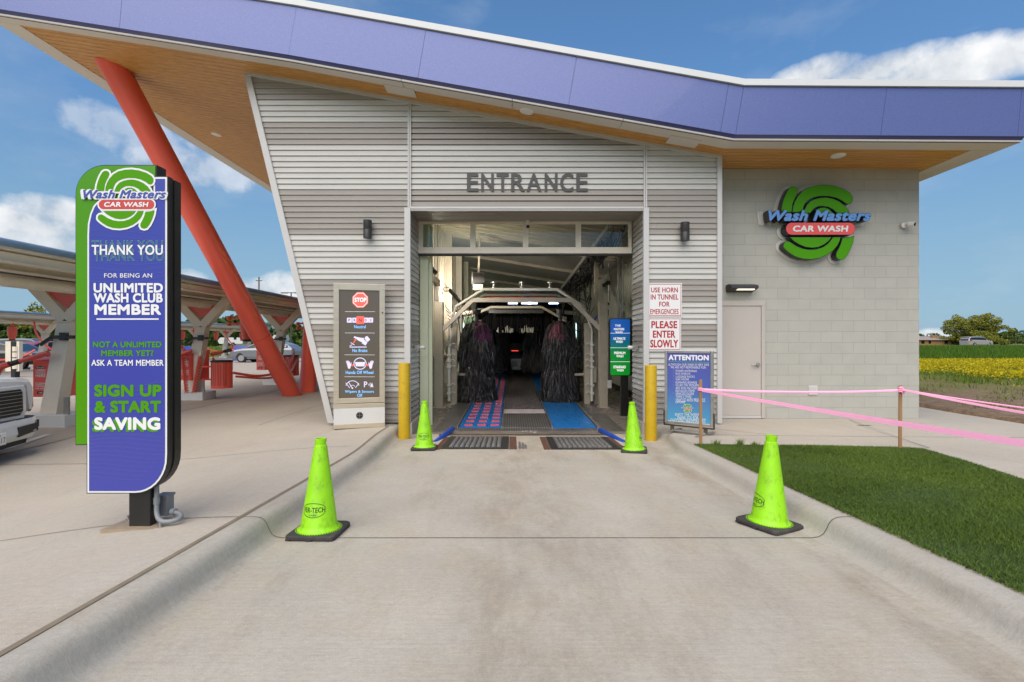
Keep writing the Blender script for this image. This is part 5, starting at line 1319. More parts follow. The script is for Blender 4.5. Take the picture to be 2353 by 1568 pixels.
b = MB(); z = ztun(12)
for sx, xk, xl in ((-1,-1.40,-1.56),(1,1.78,1.98)):
    b.tube([(xk,12,2.30),(xl,12,1.75),(xl,12,1.45)], .03, 8); b.tube([(xl,12,1.45),(xl,12,z+.1)], .038, 8)
    for zz in (1.35,1.1,.95,.8,.35,.15):
        b.tube([(xl,12,zz),(xl+sx*-.10,11.95,zz+.05),(xl+sx*-.16,11.93,zz+.02)], .016, 6); b.box(xl-.05,xl+.05,11.95,12.05,zz-.02,zz+.03)
b.build('leg', M['pvc'], A2_, smooth=True)
for sx, xl in ((-1,-1.45),(1,1.88)):
    b = MB(); b.box(xl-.07, xl+.07, 12.08, 12.22, z, 1.9); b.box(xl-.13, xl+.13, 12.05, 12.25, z, z+.02)
    b.box(xl+sx*.16-.06, xl+sx*.16+.06, 12.02, 12.14, .42, .80); b.bar((xl, 12.15, .62), (xl-sx*.35, 12.5, .58), .06, .06)
    b.build('support_post', M['creamdk'], A2_)
b = MB()
for xx in (-.45, .25, .95):
    b.lathe([(.05,2.75),(.05,2.80),(.03,2.82),(.03,2.88),(.075,2.89),(.075,2.92),(0,2.93)], (xx,12.05,0), 16)
b.build('nozzle', M['steel'], A2_, smooth=True)
b = MB(); b.bar((-.71,12.12,2.60),(1.13,12.12,2.60),.05,.05); b.bar((-.71,12.12,2.60),(-1.40,12.12,2.18),.05,.05); b.bar((1.13,12.12,2.60),(1.78,12.12,2.18),.05,.05); b.build('back_frame', mat('dull_tube', (.16,.14,.11), .5), A2_)
b = MB(); b.tube([(-.66,12.05,2.52),(1.08,12.05,2.52)], .022, 8); b.build('red_manifold', M['red'], A2_, smooth=True)
b = MB()
for xx in (-.2,.3,.8): b.cyl((xx,12.03,2.52),(xx,12.0,2.46),.03,n=10)
b.tube([(.35,12.0,2.53),(.45,11.98,2.50),(.6,12.0,2.49)], .02, 6); b.build('jet', M['hoseblue'], A2_, smooth=True)
A3_ = octarch('spray_arch', 'dull gold spray arch just in front of the hanging black curtain', 15.0, -.67, .92, 2.5, (-1.33, 1.5), 2.18, .07, M['creamdk'], True, 'spray arches in the tunnel')
for x in (-1.45, 1.62):
    b = MB(); b.box(x-.07, x+.07, 15.0, 15.14, ztun(15), 2.2); b.bar((x,15,2.18),(x*.92,15,2.2),.06,.06)
    b.build('support_post', M['creamdk'], A3_)
b = MB(); b.bar((-.72,14.94,2.36),(.97,14.94,2.36),.05,.10); b.build('black_manifold', M['dark'], A3_)

# brushes
def strips(n, cx, cy, z0, z1, rc, Lr, rng_drop, seed, tiers=3, flare=.0):
    rs = np.random.RandomState(seed)
    zt_ = z0+(z1-z0)*rs.rand(n); q = rs.rand(n)*2*np.pi
    f = (zt_-z0)/(z1-z0); tier = np.minimum((f*tiers).astype(int), tiers-1); ft = f*tiers-tier
    Ln = Lr[0]+(Lr[1]-Lr[0])*rs.rand(n)
    out = rc+.115+.225*(1-.5*ft)*(.7+.5*rs.rand(n))+flare*(tier == 0)
    drop = Ln*(.75+.3*rs.rand(n))
    w = .0045+.005*rs.rand(n)
    a = np.stack([cx+rc*np.cos(q), cy+rc*np.sin(q), zt_], 1)
    mid = np.stack([cx+(rc+(out-rc)*.62)*np.cos(q), cy+(rc+(out-rc)*.62)*np.sin(q), zt_-drop*.18+.02], 1)
    end = np.stack([cx+out*np.cos(q+.08*rs.randn(n)), cy+out*np.sin(q+.08*rs.randn(n)), np.maximum(zt_-drop, z0-.16+.05*rs.rand(n))], 1)
    low = np.stack([cx+out*1.02*np.cos(q), cy+out*1.02*np.sin(q), zt_-drop*.55], 1)
    tw = q+np.pi/2+.5*rs.randn(n); t = np.stack([np.cos(tw)*w, np.sin(tw)*w, np.zeros(n)], 1)
    quads = []
    for A_, B_, k0, k1 in ((a, mid, 1, 1), (mid, low, 1, 1), (low, end, 1, .7)):
        quads.append(np.stack([A_-t*k0, A_+t*k0, B_+t*k1, B_-t*k1], 1))
    V = np.concatenate(quads, 0)
    return V, q, zt_
M['bristle'] = mat('black_bristle', (.016,.015,.016), .28, spec=.6)
M['bristle_g'] = mat('glint_grey_bristle', (.12,.112,.115), .22, spec=.7)  # lighter grey strands paint glints in among the black bristles
M['bristle_p'] = mat('magenta_foam_bristle', (.17,.012,.12), .3, spec=.6)
M['bristle_r'] = mat('pink_foam_bristle', (.34,.07,.11), .35, spec=.6)
def brush(cx, cy, label, pm, az, seed, n=15000, ztop=1.95, zb=.06, foam=True, rc=.14):
    t = thing('wash_brush', label, 'car wash brush', (cx, cy, ztun(cy)), 'upright black wash brushes')
    V, q, zs = strips(n, cx, cy, zb, ztop, rc, (.42, .62), 0, seed, 3, .06)
    rs = np.random.RandomState(seed+1)
    mi = (rs.rand(n) < .27).astype(int)
    if foam:
        dz = np.abs((q-az+np.pi)%(2*np.pi)-np.pi); mi = np.where((zs > ztop-.20) & (dz < .6) & (rs.rand(n) < .5), 2, mi)
    rawmesh('bristles', V.reshape(-1,3), 4, [M['bristle'], M['bristle_g'], pm], np.concatenate([mi]*3), t)
    b = MB(); b.lathe([(.26,zb+.02),(.24,ztop-.30),(rc,ztop-.06),(rc,ztop),(rc*.8,ztop+.02),(.05,ztop+.03),(.05,ztop+.20),(.11,ztop+.205),(.11,ztop+.33),(0,ztop+.34)], (cx,cy,0), 20); b.build('core', M['cable'], t, smooth=True)
    b = MB(); b.bar((cx,cy,ztop+.27),(cx+(1 if cx > .3 else -1)*.75,cy+.35,ztop+.22),.09,.09); b.build('arm', M['creamdk'], t)
    return t
brush(-.93, 12.75, 'black left wash brush with magenta foam on its top', M['bristle_p'], R(-55), 3)
brush(1.27, 12.75, 'black right wash brush with pale pink foam on its top', M['bristle_r'], R(-115), 5)
brush(-.55, 18.4, 'black brush deeper in the tunnel behind the left front brush', M['bristle'], 0, 8, 9000, 2.0, .50, False)
brush(.92, 18.8, 'black brush deeper in the tunnel behind the right front brush', M['bristle'], 0, 9, 9000, 2.0, .50, False)
M['strip'] = mat('matt_black_strip', (.010,.0095,.010), .85, spec=.12)
# hanging curtain
t = thing('cloth_curtain', 'black hanging strip curtain across the tunnel above the conveyor', 'wash curtain', (.15, 16, 2.4))
rs = np.random.RandomState(4); n = 6000
x = -.95+2.25*rs.rand(n); y = 15.6+1.7*rs.rand(n); zt0 = 2.42+.03*rs.rand(n); zb0 = 1.78-.05*np.cos((x-.2)*2)+.10*rs.rand(n)-(np.abs(x-.15) > .8)*.5; w = .012+.012*rs.rand(n); aa = rs.rand(n)*3.14
tx = np.stack([np.cos(aa)*w, np.sin(aa)*w, np.zeros(n)], 1); a = np.stack([x,y,zt0],1); e = np.stack([x+.05*rs.randn(n), y+.05*rs.randn(n), zb0],1); mi = (rs.rand(n) < .02).astype(int)
rawmesh('strips', np.stack([a-tx,a+tx,e+tx,e-tx],1).reshape(-1,3), 4, [M['strip'], M['bristle_g']], mi, t)
n = 60; x = -.5+1.2*rs.rand(n); e = np.stack([x, np.full(n,15.55), 1.70+.08*rs.rand(n)],1); tx = np.tile(np.array([[.006,0,0]]),(n,1)); up = np.stack([np.zeros(n),np.zeros(n),.06+.12*rs.rand(n)],1)
rawmesh('wet_tips', np.stack([e-tx,e+tx,e+tx+up,e-tx+up],1).reshape(-1,3), 4, M['pvc'], None, t)
b = MB(); b.box(-1.05, 1.4, 15.6, 15.7, 2.42, 2.50); b.box(-1.05, 1.4, 17.2, 17.3, 2.42, 2.50); b.box(-1.1,-1.0,15.5,17.4,2.42,2.5); b.box(1.35,1.45,15.5,17.4,2.42,2.5); b.build('hanger_frame', M['dark'], t)
t = thing('cloth_curtain', 'long black strip curtain deepest in the tunnel, behind the shorter one', 'wash curtain', (.2, 24, 2.9))
n = 9000; x = -1.7+4.6*rs.rand(n); y = 23+1.6*rs.rand(n); a = np.stack([x,y,np.full(n,3.3)],1); e = np.stack([x+.06*rs.randn(n),y,.55+.4*rs.rand(n)],1); w = .02+.02*rs.rand(n); aa = rs.randn(n)*.5; tx = np.stack([np.cos(aa)*w,np.sin(aa)*w,np.zeros(n)],1)
rawmesh('strips', np.stack([a-tx,a+tx,e+tx,e-tx],1).reshape(-1,3), 4, M['strip'], None, t)
# wash menu sign
mm = plane_map(10.3)
t = thing('wash_menu_sign', 'blue to green wash menu sign on a black post inside the entrance', 'sign', tuple(D(1440, 950, 10.35)))
b = MB(); pts = rrect(1402, 1453, 733, 863, 5, 5); b.prism([mm(x, y, -.004) for x, y in offset_poly(pts, 1)], (0,.09,0)); b.build('case', M['black'], t)
def menu_mat():
    m, tt, p = base('menu_print'); ns = tt.nodes; lk = tt.links
    c = ns.new('ShaderNodeTexCoord'); s = ns.new('ShaderNodeSeparateXYZ'); lk.new(c.outputs['Generated'], s.inputs[0]); r = ns.new('ShaderNodeValToRGB'); e = r.color_ramp.elements
    e[0].position = .0; e[0].color = (.004,.30,.02,1); e[1].position = 1; e[1].color = (.012,.11,.48,1); q = e.new(.42); q.color = (.004,.24,.045,1); q = e.new(.58); q.color = (.006,.15,.24,1); q = e.new(.75); q.color = (.012,.12,.46,1)
    lk.new(s.outputs[2], r.inputs[0]); lk.new(r.outputs[0], p.inputs['Base Color']); lk.new(r.outputs[0], p.inputs['Emission Color']); p.inputs['Emission Strength'].default_value = .25; p.inputs['Roughness'].default_value = .3; return m
mx = lambda cx: (1380+cx/6.03)/1.088
my = lambda cy: (840+cy/6.03)/1.088
b = MB(); flat(b, rrect(1402.5, 1447.5, 733.5, 862.5, 4.5, 5), mm, 0); fc = b.build('face', menu_mat(), t)
b = MB()
for s, x0, x1, y0, y1 in (('THE',1413,1426,746,751),('MASTERS',1410.5,1434.5,754,759.5),('WASH',1414,1430.5,761.5,766.5),('ULTIMATE',1409.8,1437,775.5,781.5),('WASH',1415,1431,782.5,788.5),('PREMIUM',1411,1437,808.5,814.5),('WASH',1416,1432.5,816,821.5),('STANDARD',1409.5,1438,840.5,847),('WASH',1417,1433,848.5,854)): text(b, s, x0, x1, y0, y1, mm, bold=.05, w=.003)
for y in (765.5,799,831): flat(b, [(1402.6,y+.0),(1447.4,y),(1447.4,y+1),(1402.6,y+1)], mm, .002)
b.build('lettering', E_w, fc)
b = MB(); p = D(1426.5, 868, 10.36); q = D(1443, 948, 10.36); b.box(p.x, q.x, 10.33, 10.42, ztun(10.3), p.z+.1); b.build('post', M['black'], t)
b = MB(); b.box(p.x-.03, q.x+.03, 10.30, 10.45, ztun(10.3), ztun(10.3)+.02); b.build('foot', M['steel'], t)

# overhead fan, cable ladder, conduits, lamps
t = thing('ceiling_fan_motor', 'dark round blower motor hung from the tunnel ceiling', 'blower', tuple(D(1098, 650, 13)))
c = D(1098, 640, 13); b = MB(); b.cyl(c+Vector((-.14,0,.01)), c+Vector((.16,.05,-.01)), .17, n=24); b.build('motor', M['dark'], t, smooth=True)
b = MB(); b.bar(c+Vector((.02,0,.1)), Vector((c.x+.06, 13, ceilz(c.x))), .09, .05); b.build('hanger', M['creamdk'], t)
b = MB(); b.cyl(c+Vector((-.145,0,.01)), c+Vector((-.16,-.002,.011)), .15, n=20); b.build('guard', M['steel'], t)
b = MB(); b.box(c.x-.12, c.x+.14, 12.9, 13.15, c.z-.30, c.z-.17); b.build('mount', M['creamdk'], t)
t = thing('cable_ladder', 'steel cable ladder full of black hoses high on the right of the tunnel', 'cable tray', (2.4, 9.6, 3.6))
def pt(x, y, Y): return D(x, y, Y)
L0, L1 = pt(1400, 520, 9.5), pt(1290, 664, 16.0); L2, L3 = pt(1448, 512, 9.9), pt(1352, 640, 16.0)
b = MB(); b.bar(L0, L1, .05, .10); b.bar(L2, L3, .05, .10)
for i in range(22):
    q = i/21; b.bar(L0.lerp(L1, q), L2.lerp(L3, q), .045, .03)
b.build('rails', M['steel'], t)
b = MB(); rr = random.Random(3)
for i in range(110):
    q = rr.random()**.8; a = L0.lerp(L1, q).lerp(L2.lerp(L3, q), rr.random()); q2 = min(1, q+rr.uniform(.03, .22)); c = L0.lerp(L1, q2).lerp(L2.lerp(L3, q2), rr.random())
    s = rr.uniform(.05, .42); P = [a.lerp(c, k/10)+Vector((rr.uniform(-.02,.02), 0, -s*4*(k/10)*(1-k/10)+.03)) for k in range(11)]; b.tube(P, rr.choice([.008,.012,.016]), 5)
for i in range(16):
    a = L1.lerp(L3, rr.random())+Vector((0,-rr.random()*2,0)); c = Vector((rr.choice([1.13,1.7,1.9]), 12.1, rr.uniform(2.2,2.7))); s = rr.uniform(.1,.4)
    P = [a.lerp(c, k/10)+Vector((rr.uniform(-.02,.02),0,-s*4*(k/10)*(1-k/10))) for k in range(11)]; b.tube(P, .013, 5)
b.build('hoses', M['cable'], t)
b = MB(); p = pt(1370, 600, 12.3); b.box(p.x-.05, p.x+.05, 12.25, 12.35, ztun(12.3), p.z+.7); b.build('mast', M['creamdk'], t)
b = MB(); b2 = MB()
for i in range(14):
    a = Vector((rr.uniform(1.2,2.1), 12.0+rr.random()*.3, rr.uniform(1.9,2.6))); c = Vector((rr.uniform(1.5,2.1), 12.1+rr.random()*.3, rr.uniform(.5,1.9))); s = rr.uniform(-.25,.25)
    P = [a.lerp(c, k/10)+Vector((s*4*(k/10)*(1-k/10),0,0)) for k in range(11)]; b.tube(P, .010, 5)
    P = [Vector((.3-(v.x-.3)*1.0, v.y, v.z)) for v in P]
    if i < 8: b2.tube(P, .010, 5)
b.build('drop_hoses', M['cable'], t); b2.build('drop_hoses', M['cable'], t)
b = MB()
for i in range(4):
    a = Vector((-1.62+.02*i, 11.75, 2.3-.1*i)); c = Vector((-1.3, 12.2, 2.05)); b.tube([a, a.lerp(c,.5)+Vector((0,0,-.1)), c], .008, 5)
    a = Vector((1.9, 12.1, 2.0)); c = Vector((2.1, 11.75, 2.1)); b.tube([a, a.lerp(c,.5)+Vector((0,0,-.1-.03*i)), c], .008, 5)
b.build('blue_hoses', M['hoseblue'], t)
t = thing('conduit_run', 'grey conduits running down the right tunnel wall behind the menu sign', 'conduit', (3.28, 10.2, 1.4))
b = MB()
for x in (1421, 1430): 
    p = pt(x, 730, 12.6); b.tube([(p.x,12.6,1.2),(p.x,12.6,4.0)], .03, 8)
p = pt(1399, 600, 15); b.tube([(p.x,15,2.7),(p.x,15,4.0)], .03, 8); b.build('pipe', M['steel'], t, smooth=True)
b = MB(); q = pt(1398, 650, 15); b.box(q.x-.06,q.x+.06,14.95,15.05,q.z-.06,q.z+.06); b.cyl(q+Vector((-.06,0,-.03)), q+Vector((-.17,-.03,-.1)), .05, n=12); b.build('flood_lamp', M['dark'], t)
t = thing('emergency_light', 'dark emergency light with a green diode on the right tunnel wall', 'light', tuple(pt(1393, 728, 14.2)))
p = pt(1388, 726, 14.2); q = pt(1398, 712, 14.2); b = MB(); b.box(p.x, q.x, 14.15, 14.25, p.z, q.z); b.build('case', M['dark'], t)
b = MB(); c = pt(1393, 703, 14.15); b.cyl(c, c+Vector((-.03,-.08,-.02)), .05, n=14); b.cyl(c+Vector((.03,0,.05)), c+Vector((.05,-.08,.05)), .04, n=14); b.build('lamp_head', M['bronze'], t, smooth=True)
b = MB(); c = pt(1394, 718, 14.14); b.box(c.x-.02, c.x+.02, 14.12, 14.14, c.z-.02, c.z+.02); b.build('diode', M['ledg'], t)
# arms with black squeegee lamps on the left columns
for x, y, Y, lab in ((985, 610, 10.2, 'black bracket light high on the first tunnel column'), (1040, 675, 12.5, 'black bracket light on the second tunnel column')):
    t = thing('bracket_light', lab, 'light', tuple(pt(x, y, Y)), 'black bracket lights on the tunnel columns')
    a = pt(x-8, y-9, Y); c = pt(x+18, y+20, Y+.1)
    ax = (c-a).normalized(); k = Vector((.55, .85, .0)); k = (k-ax*k.dot(ax)).normalized()       # the lens faces into the tunnel
    b = MB(); b.bar(a, c, .075, .06, up=k); b.build('lamp_bar', M['cable'], t); b = MB(); b.bar(a+ax*.03+k*.037, c-ax*.03+k*.037, .05, .012, up=k); b.build('lit_lens', M['ledw'], t)
    b = MB(); b.tube([pt(x-25, y+5, Y), pt(x-20, y-14, Y), pt(x-8, y-14, Y), a], .010, 6); b.build('cord', M['cable'], t)
# door track posts
b = MB(); b.box(-1.77, -1.62, 9.31, 9.40, ztun(9.3), 4.2); b.box(-1.625, -1.555, 9.42, 9.5, ztun(9.4), 4.2)
tr = b.build('door_track', mat('door_track_steel', (.60,.62,.44), .5, var=.06, vscale=3), None, origin='base'); tag(tr, 'tall pale green door track just inside the left jamb', 'door track')
# neon style tubes beside the brushes, small green sign
t = thing('light_tube', 'thin lit tube behind the left front brush', 'light', (-1.32, 13.3, .2)); p = pt(1065, 750, 13.3); b = MB(); b.tube([(p.x,13.3,.4),(p.x,13.3,1.95)], .014, 8); b.build('tube', M['led2'] if 'led2' in M else mat('pale_tube', (.6,.9,.85), .4, emit=1.2, ecol=(.6,.95,.9)), t)
t = thing('light_tube', 'thin lit tube behind the right front brush', 'light', (1.9, 13.3, .2)); p = pt(1324, 750, 13.3); b = MB(); b.tube([(p.x,13.3,.4),(p.x,13.3,1.95)], .014, 8); b.build('tube', mat('pale_tube', (.6,.9,.85), .4, emit=1.2, ecol=(.6,.95,.9)), t)
p = pt(1068, 748, 14); q = pt(1092, 728, 14); b = MB(); b.box(p.x, q.x, 14, 14.06, p.z, q.z); tag(b.build('green_sign', mat('dark_green_print', (.008,.06,.012), .5), None, origin='base'), 'small green sign above the left front brush', 'sign')
# car being washed far inside
t = thing('washed_car', 'dark car seen from behind deep in the tunnel with a red brake light', 'car', (.12, 20.5, ztun(20)))
z = ztun(20); b = MB()
sec = [(20.0,.45,.70,.30),(20.05,.85,1.05,.72),(20.5,.90,1.35,.62),(21.5,.92,1.45,.60),(23,.9,1.30,.55),(24,.88,.95,.7)]
rows = []
for yy, wl, h, wt in sec: rows.append([(.12-wl,yy,z+.25),(.12-wl,yy,z+.70),(.12-wt,yy,z+h),(.12+wt,yy,z+h),(.12+wl,yy,z+.70),(.12+wl,yy,z+.25)])
for r0, r1 in zip(rows[:-1], rows[1:]):
    for i in range(5): b.poly([r0[i], r1[i], r1[i+1], r0[i+1]])
b.poly(rows[0]); b.build('body', M['carblack'], t, smooth=True)
b = MB(); b.box(-.02, .26, 20.0, 20.05, z+1.02, z+1.05); b.build('brake_light', M['ledr'], t)
b = MB(); b.box(0, .24, 19.97, 20.0, z+.38, z+.62); b.build('number_plate', M['pvc'], t)
for x in (-.68, .92):
    b = MB(); b.cyl((x-.1,20.6,z+.32),(x+.1,20.6,z+.32),.32,n=20); b.build('wheel', M['tyre'], t)

# suds on the grating and the wet floor
rs = np.random.RandomState(21); P = []
for x0, x1, y0, y1, n, sz in ((-.16,.72,11.3,13.2,900,.011),(-.16,.72,13.2,16,350,.012),(1.75,2.5,10.6,11.9,420,.012),(-1.75,-1.45,11.2,12.0,180,.012),(.15,.45,8.55,8.75,25,.02)):
    x = x0+(x1-x0)*rs.rand(n); y = y0+(y1-y0)*rs.rand(n); z = -.195+.019*(y-9.1)+.028; s = sz*(.4+rs.rand(n)); a = rs.rand(n)*6.28; c = np.stack([x,y,z+.002*rs.rand(n)],1)
    u = np.stack([np.cos(a)*s,np.sin(a)*s,np.zeros(n)],1); v = np.stack([-np.sin(a)*s,np.cos(a)*s,np.zeros(n)],1)
    P.append(np.stack([c-u-v*.5,c-u*.4-v,c+u-v*.6,c+u*.8+v*.7,c-u*.2+v],1))
o = rawmesh('foam_suds', np.concatenate(P,0).reshape(-1,3), 5, mat('pale_pink_suds', (.72,.60,.66), .4), None, None); o['kind'] = 'stuff'; o['label'] = 'pale pink suds on the wet tunnel floor'; o['category'] = 'suds'
# ------------------------------------------------------------------ vacuum canopies and stations on the left
LOTZ = -.05
def canopy(xc, y0, y1, label, group, ys, dup_parts):
    """long canopy on leaning Y columns; xc = line of the columns"""
    t = thing('vacuum_canopy', label, 'canopy', (xc, y0, LOTZ), group)
    x0, x1 = xc-1.75, xc+1.10
    b = MB(); b.hexa([(x0,y0,2.68),(x1,y0,2.74),(x1,y1,2.74),(x0,y1,2.68),(x0,y0,2.80),(x1,y0,2.86),(x1,y1,2.86),(x0,y1,2.80)]); b.build('roof_deck', M['cream'], t)
    b = MB(); b.tube([(x1+.02,y0,2.83),(x1+.02,y1,2.83)], .055, 10); b.build('blue_edge', mat('canopy_blue', (.16,.27,.42), .35, var=.15, vscale=1.5), t, smooth=True)
    for dx, zz, w, h in ((.95,2.66,.10,.14),(.55,2.60,.12,.16),(-.55,2.60,.12,.16),(-1.3,2.64,.10,.14)):
        b = MB(); b.box(xc+dx-w/2, xc+dx+w/2, y0, y1, zz-h/2, zz+h/2-.01); b.box(xc+dx-w, xc+dx+w, y0, y1, zz-h/2-.012, zz-h/2); b.build('purlin', M['cream'], t)
    b = MB(); b.tube([(xc+.38,y0,2.37),(xc+.38,y1,2.37)], .085, 14); b.build('vacuum_pipe', M['cream'], t, smooth=True)
    b = MB(); b.tube([(xc+.28,y0,2.52),(xc+.28,y1,2.52)], .022, 8); b.build('air_line', M['hoseline'], t, smooth=True)
    return t
M['hoseline'] = mat('blue_grey_line', (.10,.17,.22), .4)
def ycolumn(xc, y, parent_label, group, big=True):
    t = thing('canopy_column', parent_label, 'column', (xc, y, LOTZ), group)
    b = MB(); b.box(xc-.42, xc+.28, y-.28, y+.28, LOTZ-.05, LOTZ+.20); b.build('footing', M['white'], t, bevel=.008)
    za, zb = LOTZ+.2, 1.78; a, c = xc-.17, xc+.10
    b = MB(); b.hexa([(a-.15,y-.12,za),(a+.15,y-.12,za),(a+.15,y+.12,za),(a-.15,y+.12,za),(c-.13,y-.10,zb),(c+.13,y-.10,zb),(c+.13,y+.10,zb),(c-.13,y+.10,zb)]); b.box(c-.17, c+.17, y-.13, y+.13, zb, zb+.025); b.build('shaft', M['cream'], t, bevel=.006)
    for sx in (-1, 1):
        b = MB(); b.bar((c+sx*.02, y, zb+.05), (c+sx*.70, y, 2.56), .20, .17 if sx < 0 else .176, up=(0,1,0)); b.build('arm', M['cream'], t)
    b = MB(); b.prism([(c,y-.03,zb+.26),(c+.40,y-.03,2.36),(c-.40,y-.03,2.36)], (0,.03,0)); rp = b.build('red_gusset', M['red'], t)
    return t, c
def emblem_lines(par, cx, y, cz, s):
    b = MB()
    for k in 'ABCFG':
        o = LG[k]
        for i in range(len(o)):
            p, q = o[i], o[(i+1)%len(o)]; P = [(cx+(v[0]-1050)*s, y, cz-(v[1]-770)*s) for v in (p, q)]
            d = Vector((P[1][0]-P[0][0], 0, P[1][2]-P[0][2])); 
            if d.length < 1e-6: continue
            n_ = Vector((-d.z,0,d.x)).normalized()*.0035
            b.poly([Vector(P[0])-n_, Vector(P[1])-n_, Vector(P[1])+n_, Vector(P[0])+n_])
    for k in range(1): b.poly([(cx-.13,y,cz+.03),(cx+.13,y,cz+.03),(cx+.13,y,cz+.045),(cx-.13,y,cz+.045)])
    b.build('emblem_print', mat('pale_red_print', (.60,.30,.24), .5), par)
canopy(-8.2, 3.0, 30, 'cream vacuum canopy nearest the red leaning columns', 'vacuum canopies', None, None)
canopy(-25.0, 14.0, 48, 'cream vacuum canopy in the second row across the car park', 'vacuum canopies', None, None)
NEAR = [8.73, 12.5, 16.8, 21.0, 25.2]
def towel_box(x, y, label):
    t = thing('towel_cabinet', label, 'towel cabinet', (x, y, .44), 'red towel cabinets')
    w = .30; z0, z1 = .45, 1.10
    b = MB(); b.prism([(x-w,y-.20,z0),(x,y-.20,z0),(x+.26,y+.12,z0),(x-.04,y+.12,z0)], (0,0,z1-z0)); b.build('case', M['red'], t, bevel=.006)
    b = MB(); b.hexa([(x-w-.005,y-.205,z1),(x+.005,y-.205,z1),(x+.27,y+.125,z1),(x-.045,y+.125,z1),(x-w-.005,y-.205,z1+.02),(x+.005,y-.205,z1+.02),(x+.27,y+.125,z1+.12),(x-.045,y+.125,z1+.12)]); b.build('lid', M['red'], t)
    m = lambda u, v, o: Vector((x-w+u*w, y-.2-o, z0+(1-v)*(z1-z0)))
    b = MB()
    for s, u0, u1, v0, v1 in (('USED',.16,.75,.235,.30),('TOWELS',.16,.75,.32,.365),('HERE',.17,.75,.375,.45),('CLEAN',.15,.77,.60,.66),('TOWELS',.15,.76,.675,.725),('FOR YOUR',.15,.76,.745,.785)): text(b, s, u0, u1, v0, v1, m, bold=.05, w=.003)
    b.build('lettering', M['print_w'], t)
    b = MB(); flat(b, [(.16,.215),(.16,.17),(.45,.14),(.74,.17),(.74,.215)], m, .002); flat(b, [(.24,.84),(.68,.84),(.68,.92),(.24,.92)], m, .002); b.build('dark_labels', mat('dark_label', (.06,.012,.01), .5), t)
    b = MB(); text(b, 'RETURN', .22, .68, .172, .205, m, bold=.04, w=.003); text(b, 'USE', .34, .57, .862, .90, m, bold=.05, w=.003); b.build('small_lettering', M['print_w'], t)
def hose(pts, r, label, name='vacuum_hose', m='red', group='red vacuum hoses'):
    P = [Vector(p) for p in pts]
    for _ in range(3):
        Q = [P[0]]
        for a, c in zip(P[:-1], P[1:]): Q += [a*.75+c*.25, a*.25+c*.75]
        P = Q+[P[-1]]
    b = MB(); b.tube(P, r, 7); return tag(b.build(name, M[m], None, smooth=True, origin='base'), label, 'hose', group)
place = ['column nearest the parked pickup', 'column beside the totem sign and round red bin', 'column seen just behind the leaning red column', 'column past the leaning red column', 'farthest column of the near row']
for i, y in enumerate(NEAR):
    t, c = ycolumn(-8.1, y, 'cream Y shaped canopy '+place[i], 'near canopy columns')
    g = [ch for ch in t.children if ch.name.startswith('red_gusset')][0]
    emblem_lines(g, c, y-.034, 2.24, .00026)
    if i < 3:
        b = MB(); b.bar((c-.16,y-.14,1.52),(c+.22,y-.14,1.52),.05,.06); b.box(c-.02,c+.10,y-.17,y-.11,1.46,1.60); b.bar((c-.16,y-.15,1.52),(c-.32,y-.2,1.38),.05,.05); b.build('tool_hook', M['dark'], t)
        b = MB(); b.box(c+.06,c+.14,y-.17,y-.125,.02,.45); b.build('control_box', M['steel'], t)
towel_box(-8.25, 8.83, 'red towel cabinet beside the pickup, nearest of the row')
towel_box(-8.19, 12.55, 'red towel cabinet just right of the totem sign')
towel_box(-8.50, 16.85, 'red towel cabinet showing behind the leaning red column')
def drum(x, y, label):
    t = thing('waste_bin', label, 'bin', (x, y, .2), 'round red perforated bins'); r = .245; z0, z1 = .24, .94
    b = MB(); b.lathe([(r,z0),(r,z1-.02),(r-.01,z1-.02),(r-.01,z0+.02)], (x,y,0), 36); b.build('drum', M['red'], t, smooth=True)
    b = MB(); b.lathe([(r+.012,z1-.03),(r+.015,z1),(r-.03,z1+.02),(.0,z1+.005)], (x,y,0), 30); b.build('liner', M['cable'], t)
    b = MB()
    for q0 in (-128, -100, -72, -44):
        for k in range(13):
            z = z0+.07+k*.045
            for sx in (-1, 1):
                p = [];
                for (dq, dz) in ((0,0),(sx*9,.045),(sx*9,.060),(0,.015)):
                    q = R(q0+sx*1.5+dq); p.append((x+(r+.0015)*math.cos(q), y+(r+.0015)*math.sin(q), z+dz))
                b.poly(p if sx > 0 else p[::-1])
    b.build('slots', mat('dark_slot', (.05,.006,.005), .7), t)
    b = MB(); b.bar((x-r,y,z0+.22),(x-r-.28,y,z0+.22),.04,.04); b.bar((x-r,y,z1-.15),(x-r-.28,y,z1-.15),.04,.04); b.build('bracket', M['red'], t)
drum(-7.47, 12.45, 'round red perforated bin beside the first column right of the totem')
drum(-7.75, 17.0, 'round red perforated bin behind the leaning red column')
